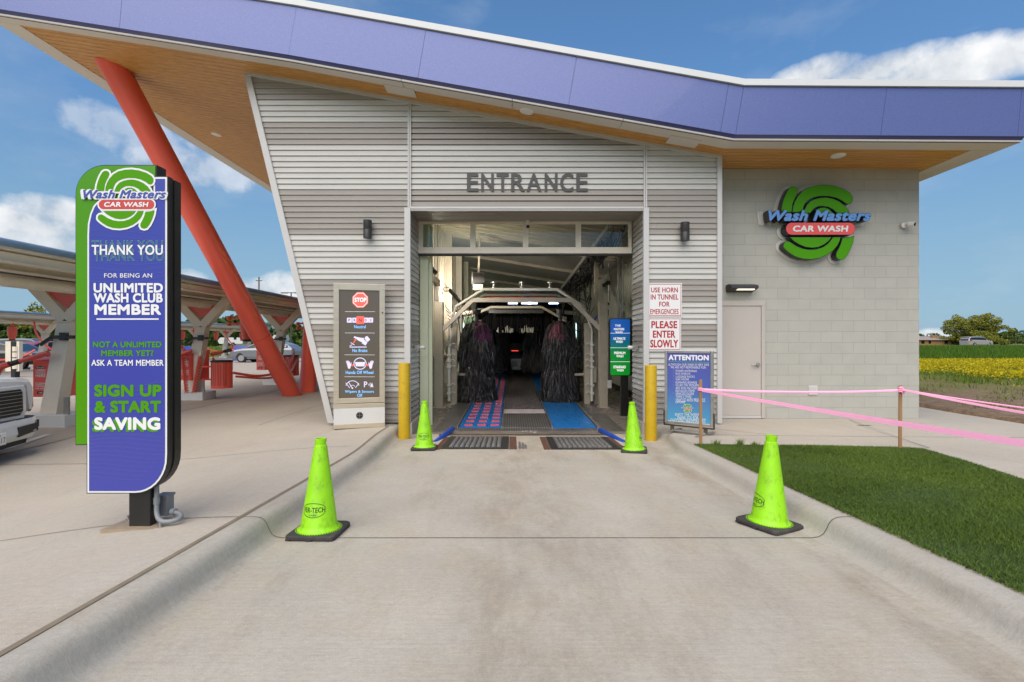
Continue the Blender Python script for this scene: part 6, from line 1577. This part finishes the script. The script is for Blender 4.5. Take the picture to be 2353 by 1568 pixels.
def separator(x, y, label, s=1.0, ztop=2.30):
    t = thing('vacuum_separator', label, 'vacuum canister', (x, y, ztop-.85*s), 'red vacuum canisters'); r = .2*s
    b = MB(); b.lathe([(r*.45,ztop-.85*s),(r*.62,ztop-.80*s),(r*.98,ztop-.45*s),(r,ztop-.43*s),(r,ztop-.13*s),(r*.3,ztop-.10*s),(r*.3,ztop+.2*s)], (x,y,0), 24); b.build('canister', M['red'], t, smooth=True)
    b = MB(); b.lathe([(r*.66,ztop-.87*s),(r*.7,ztop-.83*s),(r*.6,ztop-.80*s)], (x,y,0), 20); b.build('dump_flap', M['cable'], t)
    if s > .9:
        b = MB()
        for dz in (-.15,-.33): b.tube([(x-r*.9,y,ztop+dz),(x-.55,y,ztop+dz)], .035, 10); b.lathe([(.06,-.02),(.065,0),(.06,.02)], (0,0,0), 16, 'x'); 
        k = len(b.v); b.v = [(v[0]+x-.55, v[1]+y, v[2]+ztop-.33) if abs(v[0]) < .1 and abs(v[1]) < .1 and abs(v[2]) < .1 else v for v in b.v]
        b.tube([(x-.55,y,ztop-.10),(x-.55,y,ztop-.22)], .065, 12); b.tube([(x-.55,y,ztop-.27),(x-.55,y,ztop-.39)], .065, 12)
        b.build('inlet_pipe', M['red'], t, smooth=True)
    return t
separator(-8.05, 14.7, 'large red vacuum canister hanging left of the leaning red column')
separator(-8.0, 19.3, 'large red vacuum canister behind the second red column')
# nozzles resting in holsters, hoses
def nozzle(a, c, label):
    a = Vector(a); c = Vector(c); t = thing('vacuum_nozzle', label, 'vacuum nozzle', tuple(a), 'red vacuum nozzles')
    b = MB(); b.tube([a, a.lerp(c,.3), c], [.045,.05,.035], 12); b.build('wand', M['red'], t, smooth=True)
    b = MB(); d = (c-a).normalized(); b.tube([c-d*.02, c+d*.16], .045, 10); b.build('cuff', M['rubber'], t, smooth=True)
nozzle((-8.15,8.5,1.24), (-8.62,8.45,1.09), 'red vacuum nozzle over the cabinet by the pickup')
nozzle((-8.15,12.3,1.20), (-8.62,12.25,1.05), 'red vacuum nozzle over the cabinet by the totem')
nozzle((-7.9,12.7,1.10), (-7.55,12.72,1.18), 'red vacuum nozzle pointing right above the round bin')
hose([(-8.74,8.42,1.05),(-8.9,8.4,1.0),(-8.98,8.38,.8),(-9.12,8.3,.5),(-9.4,8.2,.2),(-9.7,8.2,.1)], .055, 'thick red hose curving down behind the pickup hood')
hose([(-8.78,12.2,1.02),(-9.0,12.2,.95),(-9.1,12.2,.7),(-9.4,12.2,.3)], .05, 'thick red hose beside the cabinet by the totem')
hose([(-8.85,12.3,2.35),(-8.75,12.3,2.0),(-8.55,12.3,1.5),(-8.3,12.3,1.15)], .035, 'red hose hanging left of the first column right of the totem')
hose([(-8.55,12.9,2.35),(-8.45,12.9,2.0),(-8.25,12.9,1.6)], .035, 'shorter red hose hanging behind the first column right of the totem')
hose([(-7.25,12.6,.62),(-6.95,13.4,.45),(-6.9,14.6,.55),(-7.2,16.0,1.0),(-7.5,16.6,1.15)], .035, 'red hose sweeping from the round bin to the next column, upper strand')
hose([(-7.25,12.7,.52),(-6.9,13.6,.38),(-6.9,15.0,.42),(-7.3,16.4,.8)], .030, 'red hose sweeping from the round bin to the next column, lower strand')
hose([(-7.85,12.7,1.0),(-7.72,12.6,.85),(-7.55,12.6,.75),(-7.4,12.55,.9)], .03, 'short red hose looping behind the round bin')
for k, (xa, xb) in enumerate(((-8.36,-8.22),(-8.02,-7.98))):
    pts = []
    for j in range(240):
        q = j/239; z = 1.05-.98*q*.95; cx = (-8.32+.10*q) if k == 0 else (-7.88-.16*q)
        pts.append((cx+.045*math.cos(j*.62), 12.22+.045*math.sin(j*.62), z+.02))
    b = MB(); b.tube(pts, .011, 5); tag(b.build('coiled_hose', M['red'], None, smooth=True, origin='base'), ['coiled red air hose on the left side of the column by the round bin','coiled red air hose on the right side of the column by the round bin'][k], 'hose', 'coiled air hoses')
hose([(-8.1,20,2.3),(-8.0,20,1.8),(-7.8,20,1.2),(-7.6,20,.9)], .03, 'red hose behind the second red column')
hose([(-8.3,19.2,2.2),(-8.15,19.2,1.8),(-7.9,19.2,1.0)], .03, 'red hose beside the canister at the second red column')
# second row, far
far_y = [21.8, 25.8, 29.9, 34.0, 38.1, 42.2, 46.0]
pl = ['left of the totem, nearest of the far row', 'in the far row beside the black sedan', 'in the far row hidden by the totem', 'in the far row right of the totem', 'in the far row by the red hoses', 'in the far row behind the grey hatchback roof', 'last of the far row']
for i, y in enumerate(far_y):
    t, c = ycolumn(-25.0, y, 'cream Y shaped canopy column '+pl[i], 'far canopy columns')
    separator(-24.6, y-2.0, 'small red canister '+pl[i], .9, 2.25)
    hose([(-24.3,y-1.2,2.45),(-24.25,y-1.2,1.8),(-23.6,y-1.0,.9),(-22.6,y-.6,.55),(-21.8,y-.2,.75),(-21.5,y,1.05)], .045, 'red hose drooping from the far canopy, '+pl[i])
    if i in (3, 4, 5): 
        b = MB(); b.lathe([(.3,.2),(.3,.95)], (-24.0,y-.6,0), 20); tag(b.build('waste_bin', M['red'], None, smooth=True, origin='base'), 'round red bin '+pl[i], 'bin', 'round red perforated bins')
# mat rack, blue sandwich boards
t = thing('mat_rack', 'black and beige upright mat rack left of the near cabinet', 'rack', tuple(D(34, 850, 20)))
a = D(18, 850, 20); c = D(50, 785, 20)
b = MB(); b.box(a.x, a.x+.22, 19.9, 20.1, LOTZ+.25, c.z); 
for k in range(4): b.lathe([(.0,0),(.10,0),(.10,.2),(0,.2)], (0,0,0), 14, 'x'); 
b.v = [v if abs(v[0]) > 2 else (v[0]+a.x, v[1]+20, v[2]+1) for v in b.v]; b.build('beige_post', M['cream'], t)
b = MB(); b.box(a.x+.23, a.x+.40, 19.9, 20.1, LOTZ, c.z); b.build('black_post', M['cable'], t)
b = MB(); 
for k in range(4): b.tube([(c.x-.22,20,LOTZ+.35+k*.24),(c.x-.22,20,LOTZ+.55+k*.24)], .13, 14)
b.box(c.x-.24, c.x-.06, 19.95, 20.1, LOTZ+.25, c.z); b.build('mat_roll', M['cream'], t)
for x, y, Y, lab in ((554, 806, 37, 'small blue sandwich board left of the grey hatchback'), (438, 812, 33, 'small blue sandwich board right of the totem')):
    p = D(x, y, Y); t = thing('sandwich_board', lab, 'sign', (p.x, Y, LOTZ), 'blue sandwich boards')
    b = MB(); b.hexa([(p.x-.55,Y-.25,LOTZ),(p.x+.55,Y-.25,LOTZ),(p.x+.55,Y-.22,LOTZ),(p.x-.55,Y-.22,LOTZ),(p.x-.55,Y-.02,LOTZ+1.15),(p.x+.55,Y-.02,LOTZ+1.15),(p.x+.55,Y+.01,LOTZ+1.15),(p.x-.55,Y+.01,LOTZ+1.15)]); b.build('front_panel', M['namblue'], t)
    b = MB(); b.hexa([(p.x-.55,Y+.25,LOTZ),(p.x+.55,Y+.25,LOTZ),(p.x+.55,Y+.22,LOTZ),(p.x-.55,Y+.22,LOTZ),(p.x-.55,Y+.05,LOTZ+1.15),(p.x+.55,Y+.05,LOTZ+1.15),(p.x+.55,Y+.02,LOTZ+1.15),(p.x-.55,Y+.02,LOTZ+1.15)]); b.build('rear_panel', M['namblue'], t)
    b = MB(); b.hexa([(p.x-.4,Y-.172,.55),(p.x+.4,Y-.172,.55),(p.x+.4,Y-.17,.55),(p.x-.4,Y-.17,.55),(p.x-.4,Y-.155,.68),(p.x+.4,Y-.155,.68),(p.x+.4,Y-.15,.68),(p.x-.4,Y-.15,.68)]); b.build('pale_band', M['print_w'], t)

# ------------------------------------------------------------------ cars
def car(label, X, Y, Z, rz, paint, kind='sedan', group='cars beyond the canopies'):
    t = thing('parked_car', label, 'car', (0,0,0), group)
    if kind == 'suv': Ln, H, sec = 4.85, 1.72, [(-2.42,.62,.95,0),(-2.36,.80,1.05,0),(-2.25,.88,1.10,1.45),(-2.0,.92,1.12,1.66),(-1.2,.94,1.12,1.71),(0,.95,1.10,1.72),(.55,.95,1.08,1.66),(1.0,.95,1.06,1.40),(1.42,.94,1.05,0),(2.0,.91,.98,0),(2.3,.84,.88,0),(2.42,.70,.72,0)]
    elif kind == 'hatch': Ln, H, sec = 4.5, 1.48, [(-2.25,.6,.75,0),(-2.15,.80,.98,0),(-1.9,.86,1.00,1.25),(-1.3,.89,1.0,1.44),(-.3,.90,.99,1.48),(.4,.90,.98,1.40),(.95,.90,.97,1.12),(1.25,.89,.96,0),(1.85,.86,.86,0),(2.15,.78,.74,0),(2.25,.66,.6,0)]
    else: Ln, H, sec = 4.7, 1.45, [(-2.35,.65,.80,0),(-2.25,.82,.98,0),(-1.75,.88,1.02,0),(-1.45,.89,1.0,1.12),(-.8,.90,.98,1.40),(.1,.90,.97,1.44),(.6,.90,.97,1.34),(1.15,.90,.96,1.04),(1.3,.89,.95,0),(1.95,.86,.84,0),(2.25,.78,.72,0),(2.35,.65,.6,0)]
    b = MB(); rows = []
    for x, w, zb, zr_ in sec:
        top = zr_ if zr_ else zb+.01; wt = w-.22 if zr_ and zr_ > zb+.3 else (w-.10 if zr_ else w-.12)
        half = [(w*.90,.24),(w,.42),(w*1.0,zb-.12),(w-.04,zb),(wt,top-.03 if zr_ else zb+.012),(wt*.7,top)]
        rows.append([(x,-y,z) for y, z in half]+[(x,y,z) for y, z in half[::-1]])
    n = len(rows[0])
    for r0, r1 in zip(rows[:-1], rows[1:]):
        for i in range(n-1): b.poly([r0[i], r0[i+1], r1[i+1], r1[i]])
        b.poly([r0[n-1], r0[0], r1[0], r1[n-1]])
    b.poly(rows[0][::-1]); b.poly(rows[-1]); b.build('body', paint, t, smooth=True)
    wx = Ln*.29; r = .34 if kind == 'suv' else .31
    for sx in (-1, 1):
        for sy in (-1, 1):
            b = MB(); yw = .93 if kind == 'suv' else .88
            b.cyl((sx*wx,sy*(yw-.20),r),(sx*wx,sy*(yw+.012),r), r, n=26); wh = b.build('wheel', M['tyre'], t)
            b = MB(); b.cyl((sx*wx,sy*(yw+.0),r),(sx*wx,sy*(yw+.022),r), r*.66, n=20); b.build('rim', M['rim'], wh)
            b = MB(); p = [(sx*wx+(r+.07)*math.cos(q), sy*(yw+.006), r+(r+.07)*math.sin(q)) for q in [math.pi*i/12 for i in range(13)]]; b.prism(p, (0,-sy*.02,0)); b.build('wheel_arch', M['cable'], t)
    # side windows, windscreen, rear window
    cab = [s for s in sec if s[3]]
    for sy in (-1, 1):
        b = MB()
        for c0, c1 in zip(cab[:-1], cab[1:]):
            q = []
            for (x, w, zb, zr_), f in ((c0,0),(c1,0),(c1,1),(c0,1)):
                wt = w-.22 if zr_ > zb+.3 else w-.10
                g = .10 if f == 0 else .86; y = (w-.04)+(wt-(w-.04))*g; z = zb+(zr_-.03-zb)*g
                q.append((x, sy*(y+.012), z))
            if c1[3]-c1[2] > .12 or c0[3]-c0[2] > .12: b.poly(q)
        b.build('side_window', M['glass'], t)
    def cross(i, j, nm):
        (x0, w0, b0, r0), (x1, w1, b1, r1) = sec[i], sec[j]
        wt = w1-.22 if r1-b1 > .3 else w1-.10
        d = .02 if x0 < x1 else -.02
        b = MB(); b.poly([(x0-d,-(w0-.16),b0+.04),(x0-d,(w0-.16),b0+.04),(x1-d,wt-.04,r1-.03),(x1-d,-(wt-.04),r1-.03)]); b.build(nm, M['glass'], t)
    return t, sec
def setcar(t, X, Y, Z, rz):
    t.location = (X, Y, Z); t.rotation_euler = (0, 0, R(rz))
t, sec = car('silver grey hatchback parked behind the leaning red column', 0,0,0,0, M['carsilver'], 'hatch')
b = MB(); b.box(2.12, 2.27, .55, .80, .62, .74); b.box(2.12, 2.27, -.80, -.55, .62, .74); b.build('headlight', M['lens'], t); setcar(t, D(612, 832, 34.5).x, 34.5, LOTZ, 180)
t, sec = car('black sedan parked across the left edge behind the pickup', 0,0,0,0, M['carblack'], 'sedan'); setcar(t, -27.6, 26.5, LOTZ, 4)
t, sec = car('dark grey SUV parked behind the black sedan', 0,0,0,0, M['cargrey'], 'suv'); setcar(t, D(72, 812, 40).x, 40, LOTZ, 8)
t, sec = car('dark red car parked behind the small red canister on the left', 0,0,0,0, M['carred'], 'hatch'); setcar(t, D(112, 815, 36).x, 36, LOTZ, 90)
t, sec = car('white car parked behind the far canopy at left', 0,0,0,0, M['carwhite'], 'sedan'); setcar(t, D(128, 806, 46).x, 46, LOTZ, 20)
t, sec = car('champagne SUV driving right on the raised far road', 0,0,0,0, M['carchamp'], 'suv', None)
for sy in (-1, 1):
    b = MB(); b.box(-2.40, -1.95, sy*.93-.02 if sy > 0 else sy*.93-.0, sy*.93+.0 if sy > 0 else sy*.93+.02, .98, 1.14); b.build('tail_light', M['tail'], t)
b = MB(); b.poly([(-2.40,-.62,1.10),(-2.40,.62,1.10),(-2.10,.58,1.62),(-2.10,-.58,1.62)]); b.build('rear_window', M['glass'], t)
b = MB(); b.box(-1.7,.4,-.70,-.66,1.72,1.76); b.box(-1.7,.4,.66,.70,1.72,1.76); b.build('roof_rail', M['chrome'], t)
setcar(t, D(2243, 798, 83).x, 83, .475, 8)
for o in [t]: o.pop('group', None) if 'group' in o else None

# white pickup, nose towards +X, its far front corner in view
TG = zlot(-7, 6.5)
T = thing('pickup_truck', 'white pickup truck nose at the left edge with black grille', 'pickup truck', (-8.4, 5.95, TG))
tx, ty = -6.30, 5.95
def tp(f, s, z): return (tx-f, ty+s, TG+z)           # f metres behind the nose, s to the far side, z up
def tloft(b, rows):
    n = len(rows[0])
    for r0, r1 in zip(rows[:-1], rows[1:]):
        for i in range(n-1): b.poly([r0[i], r0[i+1], r1[i+1], r1[i]])
    b.poly(rows[0][::-1]); b.poly(rows[-1])
b = MB(); rows = []
for f, w, zt_, zb_ in ((.10,.86,1.02,.62),(.16,.92,1.055,.58),(.30,.955,1.08,.58),(.8,.97,1.11,.58),(1.5,.975,1.14,.45),(1.55,.975,1.15,.45),(5.4,.975,1.16,.45),(5.5,.95,1.14,.5)):
    h = [(w*.98,zb_),(w,zb_+.12),(w,zt_-.10),(w-.05,zt_-.025),(w-.25,zt_),(w*.3,zt_+.02)]
    rows.append([tp(f,-s,z) for s, z in h]+[tp(f,s,z) for s, z in h[::-1]])
tloft(b, rows); b.build('body', M['carwhite'], T, smooth=True)
b = MB(); rows = []
for f, w, zt_ in ((1.45,.88,1.18),(2.15,.74,1.80),(2.5,.72,1.86),(3.6,.72,1.86),(3.85,.76,1.78),(3.95,.86,1.18)):
    h = [(.93,1.10),(w,zt_-.05),(w*.85,zt_)]; rows.append([tp(f,-s,z) for s, z in h]+[tp(f,s,z) for s, z in h[::-1]])
tloft(b, rows); b.build('cab', M['carwhite'], T, smooth=True)
b = MB(); b.poly([tp(1.50,-.80,1.22),tp(1.50,.80,1.22),tp(2.13,.68,1.77),tp(2.13,-.68,1.77)])
for s in (-1, 1): b.poly([tp(1.75,s*.935,1.20),tp(3.75,s*.935,1.20),tp(3.65,s*.76,1.76),tp(2.25,s*.76,1.76)])
b.build('window', M['glass'], T)
# front face: grille, surround, lamps, bumper
b = MB(); b.prism([tp(.06,-.66,.52),tp(.06,.66,.52),tp(.06,.70,.62),tp(.06,.69,.92),tp(.06,.66,.97),tp(.06,-.66,.97),tp(.06,-.69,.92),tp(.06,-.70,.62)], (-.10,0,0)); b.build('grille_surround', M['carwhite'], T, bevel=.012)
b = MB(); b.prism([tp(.052,-.58,.57),tp(.052,.58,.57),tp(.052,.63,.63),tp(.052,.62,.88),tp(.052,.59,.92),tp(.052,-.59,.92),tp(.052,-.62,.88),tp(.052,-.63,.63)], (-.04,0,0)); gr = b.build('grille', M['cable'], T)
b = MB()
for k in range(7): z = .61+k*.047; b.box(tx-.06, tx-.036, ty-.60, ty+.60, TG+z-.0035, TG+z+.0035)
b.build('grille_bar', M['steel'], gr)
b = MB(); o = arc(0, .75, .14, 0, 360, 24, .06)[:-1]; b.prism([tp(.035,s,z) for s, z in o], (.02,0,0)); em_ = b.build('oval_badge', mat('badge_blue', (.02,.05,.22), .2, coat=.5), T)
b = MB(); o = arc(0, .75, .14, 0, 360, 24, .06); i_ = arc(0, .75, .128, 0, 360, 24, .049)
for k in range(24): b.poly([tp(.014,*o[k]), tp(.014,*o[k+1]), tp(.014,*i_[k+1]), tp(.014,*i_[k])])
text(b, 'Ford', -.085, .085, .785, .715, lambda s, z, w: Vector(tp(.0135, s, z)), bold=.01, shear=.3); b.build('badge_rim', M['chrome'], em_)
for s in (-1, 1):
    b = MB(); b.prism([tp(.07,s*.715,.60),tp(.14,s*.935,.64),tp(.16,s*.94,.93),tp(.09,s*.72,.98)], (-.06,0,0)); hl = b.build('headlight', M['lens'], T, bevel=.01)
    b = MB(); b.prism([tp(.145,s*.86,.64),tp(.17,s*.957,.65),tp(.185,s*.962,.90),tp(.155,s*.88,.90)], (.012,0,0)); b.build('turn_lamp', M['tail'], hl)
b = MB(); rows = []
for s, f0 in ((-.99,.26),(-.93,.10),(-.75,.0),(0,-.05),(.75,.0),(.93,.10),(.99,.26)):
    rows.append([tp(f0+.02,s,.52),tp(f0,s,.46),tp(f0-.02,s,.34),tp(f0+.03,s,.25),tp(f0+.25,s,.25),tp(f0+.25,s,.52)])
tloft(b, rows); b.build('bumper', M['carwhite'], T, smooth=True)
b = MB(); rows = []
for s, f0 in ((-.80,.12),(0,.04),(.80,.12)): rows.append([tp(f0,s,.25),tp(f0+.02,s,.16),tp(f0+.3,s,.15),tp(f0+.3,s,.25)])
tloft(b, rows); b.build('air_dam', M['rubber'], T)
for s in (-1, 1):
    b = MB(); b.prism([tp(-.052,s*.42,.30),tp(-.012,s*.80,.33),tp(-.012,s*.80,.44),tp(-.052,s*.42,.43)], (-.06,0,0)); b.build('fog_lamp', M['cable'], T, bevel=.006)
    b = MB(); b.prism([tp(.07,s*.93,.36),tp(.14,s*.965,.38),tp(.14,s*.965,.45),tp(.07,s*.93,.46)], (-.03,0,0)); b.build('bumper_vent', M['dark'], T)
b = MB(); b.box(tx+.066, tx+.090, ty-.17, ty+.17, TG+.26, TG+.41); pl_ = b.build('number_plate', M['sticker'], T, bevel=.004)
b = MB(); pmx = lambda s, z, w: Vector((tx+.0915+w, ty+s, TG+z)); text(b, 'TEXAS', -.07, .085, .397, .372, pmx, bold=.02); text(b, 'KRT-0617', -.155, .155, .355, .285, pmx, bold=.0); b.build('plate_lettering', M['cable'], pl_)
for f in (.92, 4.6):
    for s in (-1, 1):
        b = MB(); c = tp(f, s*.86, .37); b.lathe([(.26,-.13),(.35,-.13),(.38,-.09),(.38,.09),(.35,.13),(.26,.13)], (c[0], c[1], c[2]), 30, 'y'); wl = b.build('wheel', M['tyre'], T)
        b = MB(); b.lathe([(0,s*.05),(.24,s*.08),(.26,s*.12)], c, 20, 'y'); b.build('rim', M['rim'], wl)
        b = MB(); o = [(c[0]+.46*math.cos(q), ty+s*.977, c[2]+.46*math.sin(q)) for q in [math.pi*i/14 for i in range(15)]]; b.prism(o, (0,-s*.02,0)); b.build('wheel_arch', M['cable'], T)
    #
b = MB(); b.box(tx-5.3, tx-.35, ty-.80, ty+.80, TG+.25, TG+.45); b.build('chassis', M['cable'], T)
T.location = (-8.54, 5.585, TG); T.rotation_euler = (0, 0, R(10))

# ------------------------------------------------------------------ background: verge, trees, house, poles, trailers
struct(gridmesh('grass_verge', frange(-110, 0, 4), frange(44.5, 66, 1.5), lambda x, y: -.03+.5*sstep(46, 60, y), mat('verge_grass', (.20,.22,.035), .95, var=.45, vscale=.5)))
n = 26000; x = -75*nrs.rand(n)-2; y = 45+20*nrs.rand(n)
o = blades(n, lambda k: x, lambda k, q: y, np.vectorize(lambda q, w: -.03+.5*sstep(46, 60, w)), .35, .07, 'verge_blades', M['weed'], lean=.5); o['kind'] = 'stuff'; o['label'] = 'tall yellow green grass on the verge behind the car park'; o['category'] = 'grass'
struct(gridmesh('far_road', [-140, 0], [66, 78], lambda x, y: .5, mat('asphalt', (.20,.19,.18), .9, var=.1, vscale=.5)))
def leaves(blobs, per, size, seed, squash=1.0):
    rs = np.random.RandomState(seed); out = []
    for (cx, cy, cz, r, rz_) in blobs:
        k = int(per*r*r); d = rs.randn(k, 3); d /= np.linalg.norm(d, axis=1)[:, None]; rad = .55+.5*rs.rand(k)**.6
        P = np.array([cx, cy, cz])+d*rad[:, None]*np.array([r, r, rz_])
        a = rs.randn(k, 3); a /= np.linalg.norm(a, axis=1)[:, None]; c = np.cross(a, rs.randn(k, 3)); c /= np.linalg.norm(c, axis=1)[:, None]
        s = (size*(.6+.8*rs.rand(k)))[:, None]
        out.append(np.stack([P-a*s-c*s*.6, P+a*s-c*s*.6, P+a*s+c*s*.6, P-a*s+c*s*.6], 1))
    return np.concatenate(out, 0).reshape(-1, 3)
def tree(x, y, z, h, w, label, name, lm, seed, nb=16, per=160, size=.16, group=None, low=.28):
    t = thing(name, label, 'tree', (x, y, z), group); rs = random.Random(seed); bl = []
    b = MB(); th = h*low
    b.tube([(x,y,z-.2),(x+.05*w*rs.uniform(-1,1),y,z+th),(x+.1*w*rs.uniform(-1,1),y,z+h*.62)], [w*.035,w*.026,w*.008], 9)
    for i in range(nb):
        q = rs.uniform(0, 6.28); rr_ = (w/2)*math.sqrt(rs.random())*.86; f = rr_/(w/2); zc = z+h*(low+.12+(.80-low)*rs.random()*(1-.55*f*f)); r = w*rs.uniform(.10,.17)
        c = (x+rr_*math.cos(q), y+rr_*math.sin(q), zc); bl.append((*c, r, r*.72))
        b.tube([(x,y,z+th*rs.uniform(.8,1.3)),((x+c[0])/2,(y+c[1])/2,(z+th+zc)/2+.05*h),c], [w*.014,w*.009,w*.003], 6)
    b.build('trunk', M['bark'], t, smooth=True)
    rawmesh('crown', leaves(bl, per, size, seed), 4, lm, None, t); return t
p = D(2238, 795, 118)
# the big spreading oak
t = thing('oak_tree', 'large spreading olive green tree behind the champagne SUV', 'tree', (p.x, 118, .35)); b = MB(); bl = []
sx = 118/F; gx = lambda x: (x-1176.5)*sx; gz_ = lambda y: EYE-(y-784)*sx
def nb2(cx, cy, r, ry=None, dy=0): cx = 2241+(cx-2238)*.64; bl.append((gx(cx), 118+dy, gz_(cy), r*sx*.92, (ry or r*.78)*sx*.92))
rs = random.Random(5)
for cx, cy, r in ((2200,742,13),(2192,752,10),(2215,733,12),(2228,728,10),(2240,735,12),(2218,748,13),(2232,750,10),(2252,742,11),(2262,740,11),(2274,747,11),(2284,753,9),(2246,756,10),(2194,764,11),(2205,768,11),(2266,758,9),(2292,760,7),(2258,764,8),(2182,778,9),(2195,782,10),(2212,780,13),(2230,780,14),(2248,778,14),(2264,781,12),(2276,784,10),(2222,768,9),(2240,768,9),(2296,766,5)):
    for k in range(7): nb2(cx+rs.uniform(-6,6), cy+rs.uniform(-3,3), r*rs.uniform(.6,.95), None, rs.uniform(-5,5))
base_ = (gx(2232), 118, .3); b.tube([base_, (gx(2230),118,gz_(776)), (gx(2226),118,gz_(752))], [.45,.35,.15], 9)
for cx, cy in ((2200,742),(2216,735),(2240,737),(2262,742),(2280,752),(2192,756),(2250,756)): b.tube([(gx(2231),118,gz_(780)), (gx((2231+cx)/2),118,gz_((768+cy)/2)), (gx(cx),118,gz_(cy))], [.22,.14,.05], 6)
b.build('trunk', M['bark'], t, smooth=True); rawmesh('crown', leaves(bl, 190, .12, 6), 4, M['oak'], None, t)
# far wood, one mass each side
rs = random.Random(9); bl = []
for i in range(150):
    Y = rs.uniform(185, 260); x = rs.uniform(2080, 2420); top = 771+8*math.sin(x*.03)+rs.uniform(0,5)+(6 if 2290 < x < 2330 else 0); s = Y/F
    r = rs.uniform(7,12); zc = EYE-(top+r*.8-784)*s; bl.append(((x-1176.5)*s, Y, zc, r*s, r*s*.8)); bl.append(((x-1176.5)*s, Y-4, max(1.2, zc-r*1.3*s), r*s, r*s*.9))
o = rawmesh('far_wood', leaves(bl, 55, .45, 12), 4, M['wood_far'], None); o['kind'] = 'stuff'; o['label'] = 'dense green wood along the horizon beyond the far road'; o['category'] = 'wood'
bl = []
for i in range(120):
    Y = rs.uniform(92, 118); x = rs.uniform(-60, 760); top = 738+9*math.sin(x*.021)+5*math.sin(x*.063+1)+rs.uniform(-3,5); s = Y/F
    r = rs.uniform(14,22); zc = EYE-(top+r*.7-784)*s; bl.append(((x-1176.5)*s, Y, zc, r*s, r*s*.8)); bl.append(((x-1176.5)*s, Y-2, max(1.0, zc-r*1.2*s), r*s, r*s*.9))
o = rawmesh('far_wood', leaves(bl, 75, .26, 13), 4, M['wood_far'], None); o['kind'] = 'stuff'; o['label'] = 'band of trees behind the car park and far canopy'; o['category'] = 'wood'
tree(D(104, 784, 60).x, 60, .4, 6.6, 6.5, 'young yellow green tree topping the far canopy at left', 'young_tree', M['oak'], 21, 18, 60, .13, None)
for i, (x, Y, h, w) in enumerate(((2140, 135, 3.4, 7), (2325, 150, 5.0, 9), (2310, 120, 3.0, 7))):
    tree(D(x, 784, Y).x, Y, .35, h, w, ['round tree behind the low brick house roof','broad bush like tree at the right edge beyond the road','low bush right of the big spreading tree'][i], 'green_tree', M['wood_far'], 31+i, 14, 60, .22, None, .15)
# low brick house
H = thing('brick_house', 'low tan brick house with a chimney beyond the far road', 'house', (D(2165, 792, 122).x, 122, .4))
hx0, hx1 = D(2085, 784, 122).x, D(2206, 784, 122).x; hz = EYE-(797-784)*122/F
b = MB(); b.box(hx0, hx1, 122, 130, .2, EYE+.35); b.build('wall', mat('tan_brick', (.36,.20,.085), .85, var=.2, vscale=3), H)
b = MB(); b.prism([(hx0-.6,121.3,EYE+.25),(hx0-.6,131,EYE+.25),(hx0-.6,126.5,EYE+1.25)], (hx1-hx0+1.2,0,0)); rf = b.build('roof', mat('grey_roof', (.30,.25,.22), .8, var=.1, vscale=2), H)
c = D(2149, 775, 124); b = MB(); b.box(c.x-.55, c.x+.55, 124, 125, EYE, c.z+.45); b.build('chimney', mat('chimney_brick', (.40,.21,.10), .85), rf)
for x0, x1 in ((2117,2124),(2134,2139),(2170,2178),(2186,2192)):
    b = MB(); b.box(D(x0,784,122).x, D(x1,784,122).x, 121.96, 122, .75, EYE+.1); b.build('window', M['glass'], H)
def pole(x, ytop, Y, z, r, label, name, m, arms=()):
    p = D(x, ytop, Y); t = thing(name, label, 'pole', (p.x, Y, z)); b = MB(); b.tube([(p.x,Y,z),(p.x,Y,p.z)], [r,r*.75], 10); b.build('shaft', m, t, smooth=True)
    for za, w, nm in arms:
        b = MB(); b.bar((p.x-w,Y,p.z+za),(p.x+w,Y,p.z+za), r*.9, r*.9); b.build(nm, m, t)
    return t, p
M['dpole'] = mat('dark_pole', (.07,.065,.06), .6); M['wpole'] = mat('weathered_pole', (.16,.11,.07), .9, var=.3, vscale=4)
pole(595, 637, 80, .4, .14, 'tall wooden utility pole above the near canopy', 'utility_pole', M['wpole'], ((-.6,.5,'crossarm'),))
t, p = pole(669, 672, 54, -.05, .09, 'dark twin headed lot lamp beside the ribbed wall', 'lamp_post', M['dpole'], ((-.05,.85,'arm'),))
b = MB(); b.cyl((p.x,54,LOTZ),(p.x,54,.72),.38,n=20); b.build('concrete_base', M['kerb'], t)
for sx in (-1, 1):
    b = MB(); b.box(p.x+sx*.75-.35, p.x+sx*.75+.35, 53.85, 54.15, p.z-.12, p.z-.02); b.build('lamp_head', M['dpole'], t)
pole(2334, 765, 140, .4, .17, 'bare wooden pole beyond the road at the right edge', 'utility_pole', M['wpole'])
for x0, x1, y0, y1, Y, lab in ((623, 652, 770, 792, 84, 'white travel trailer beyond the verge beside the lamp post'), (500, 560, 776, 794, 88, 'long white trailer beyond the verge right of the near column')):
    a = D(x0, y1, Y); c = D(x1, y0, Y); t = thing('travel_trailer', lab, 'trailer', ((a.x+c.x)/2, Y, .5), 'white trailers beyond the verge')
    b = MB(); b.prism([(a.x+.3,Y,.95),(c.x-.3,Y,.95),(c.x,Y,1.5),(c.x-.1,Y,c.z),(a.x+.5,Y,c.z),(a.x,Y,c.z-.6),(a.x,Y,1.5)], (0,2.2,0)); b.build('body', M['white'], t)
    for k in (.3, .62):
        b = MB(); xx = a.x+(c.x-a.x)*k; b.box(xx, xx+.5, Y-.02, Y, 1.7, 2.15); b.build('window', M['glass'], t)
    b = MB(); xx = (a.x+c.x)/2
    for k in (-.45,.45): b.cyl((xx+k,Y-.02,.85),(xx+k,Y+.25,.85),.36,n=18)
    b.build('wheel', M['tyre'], t)
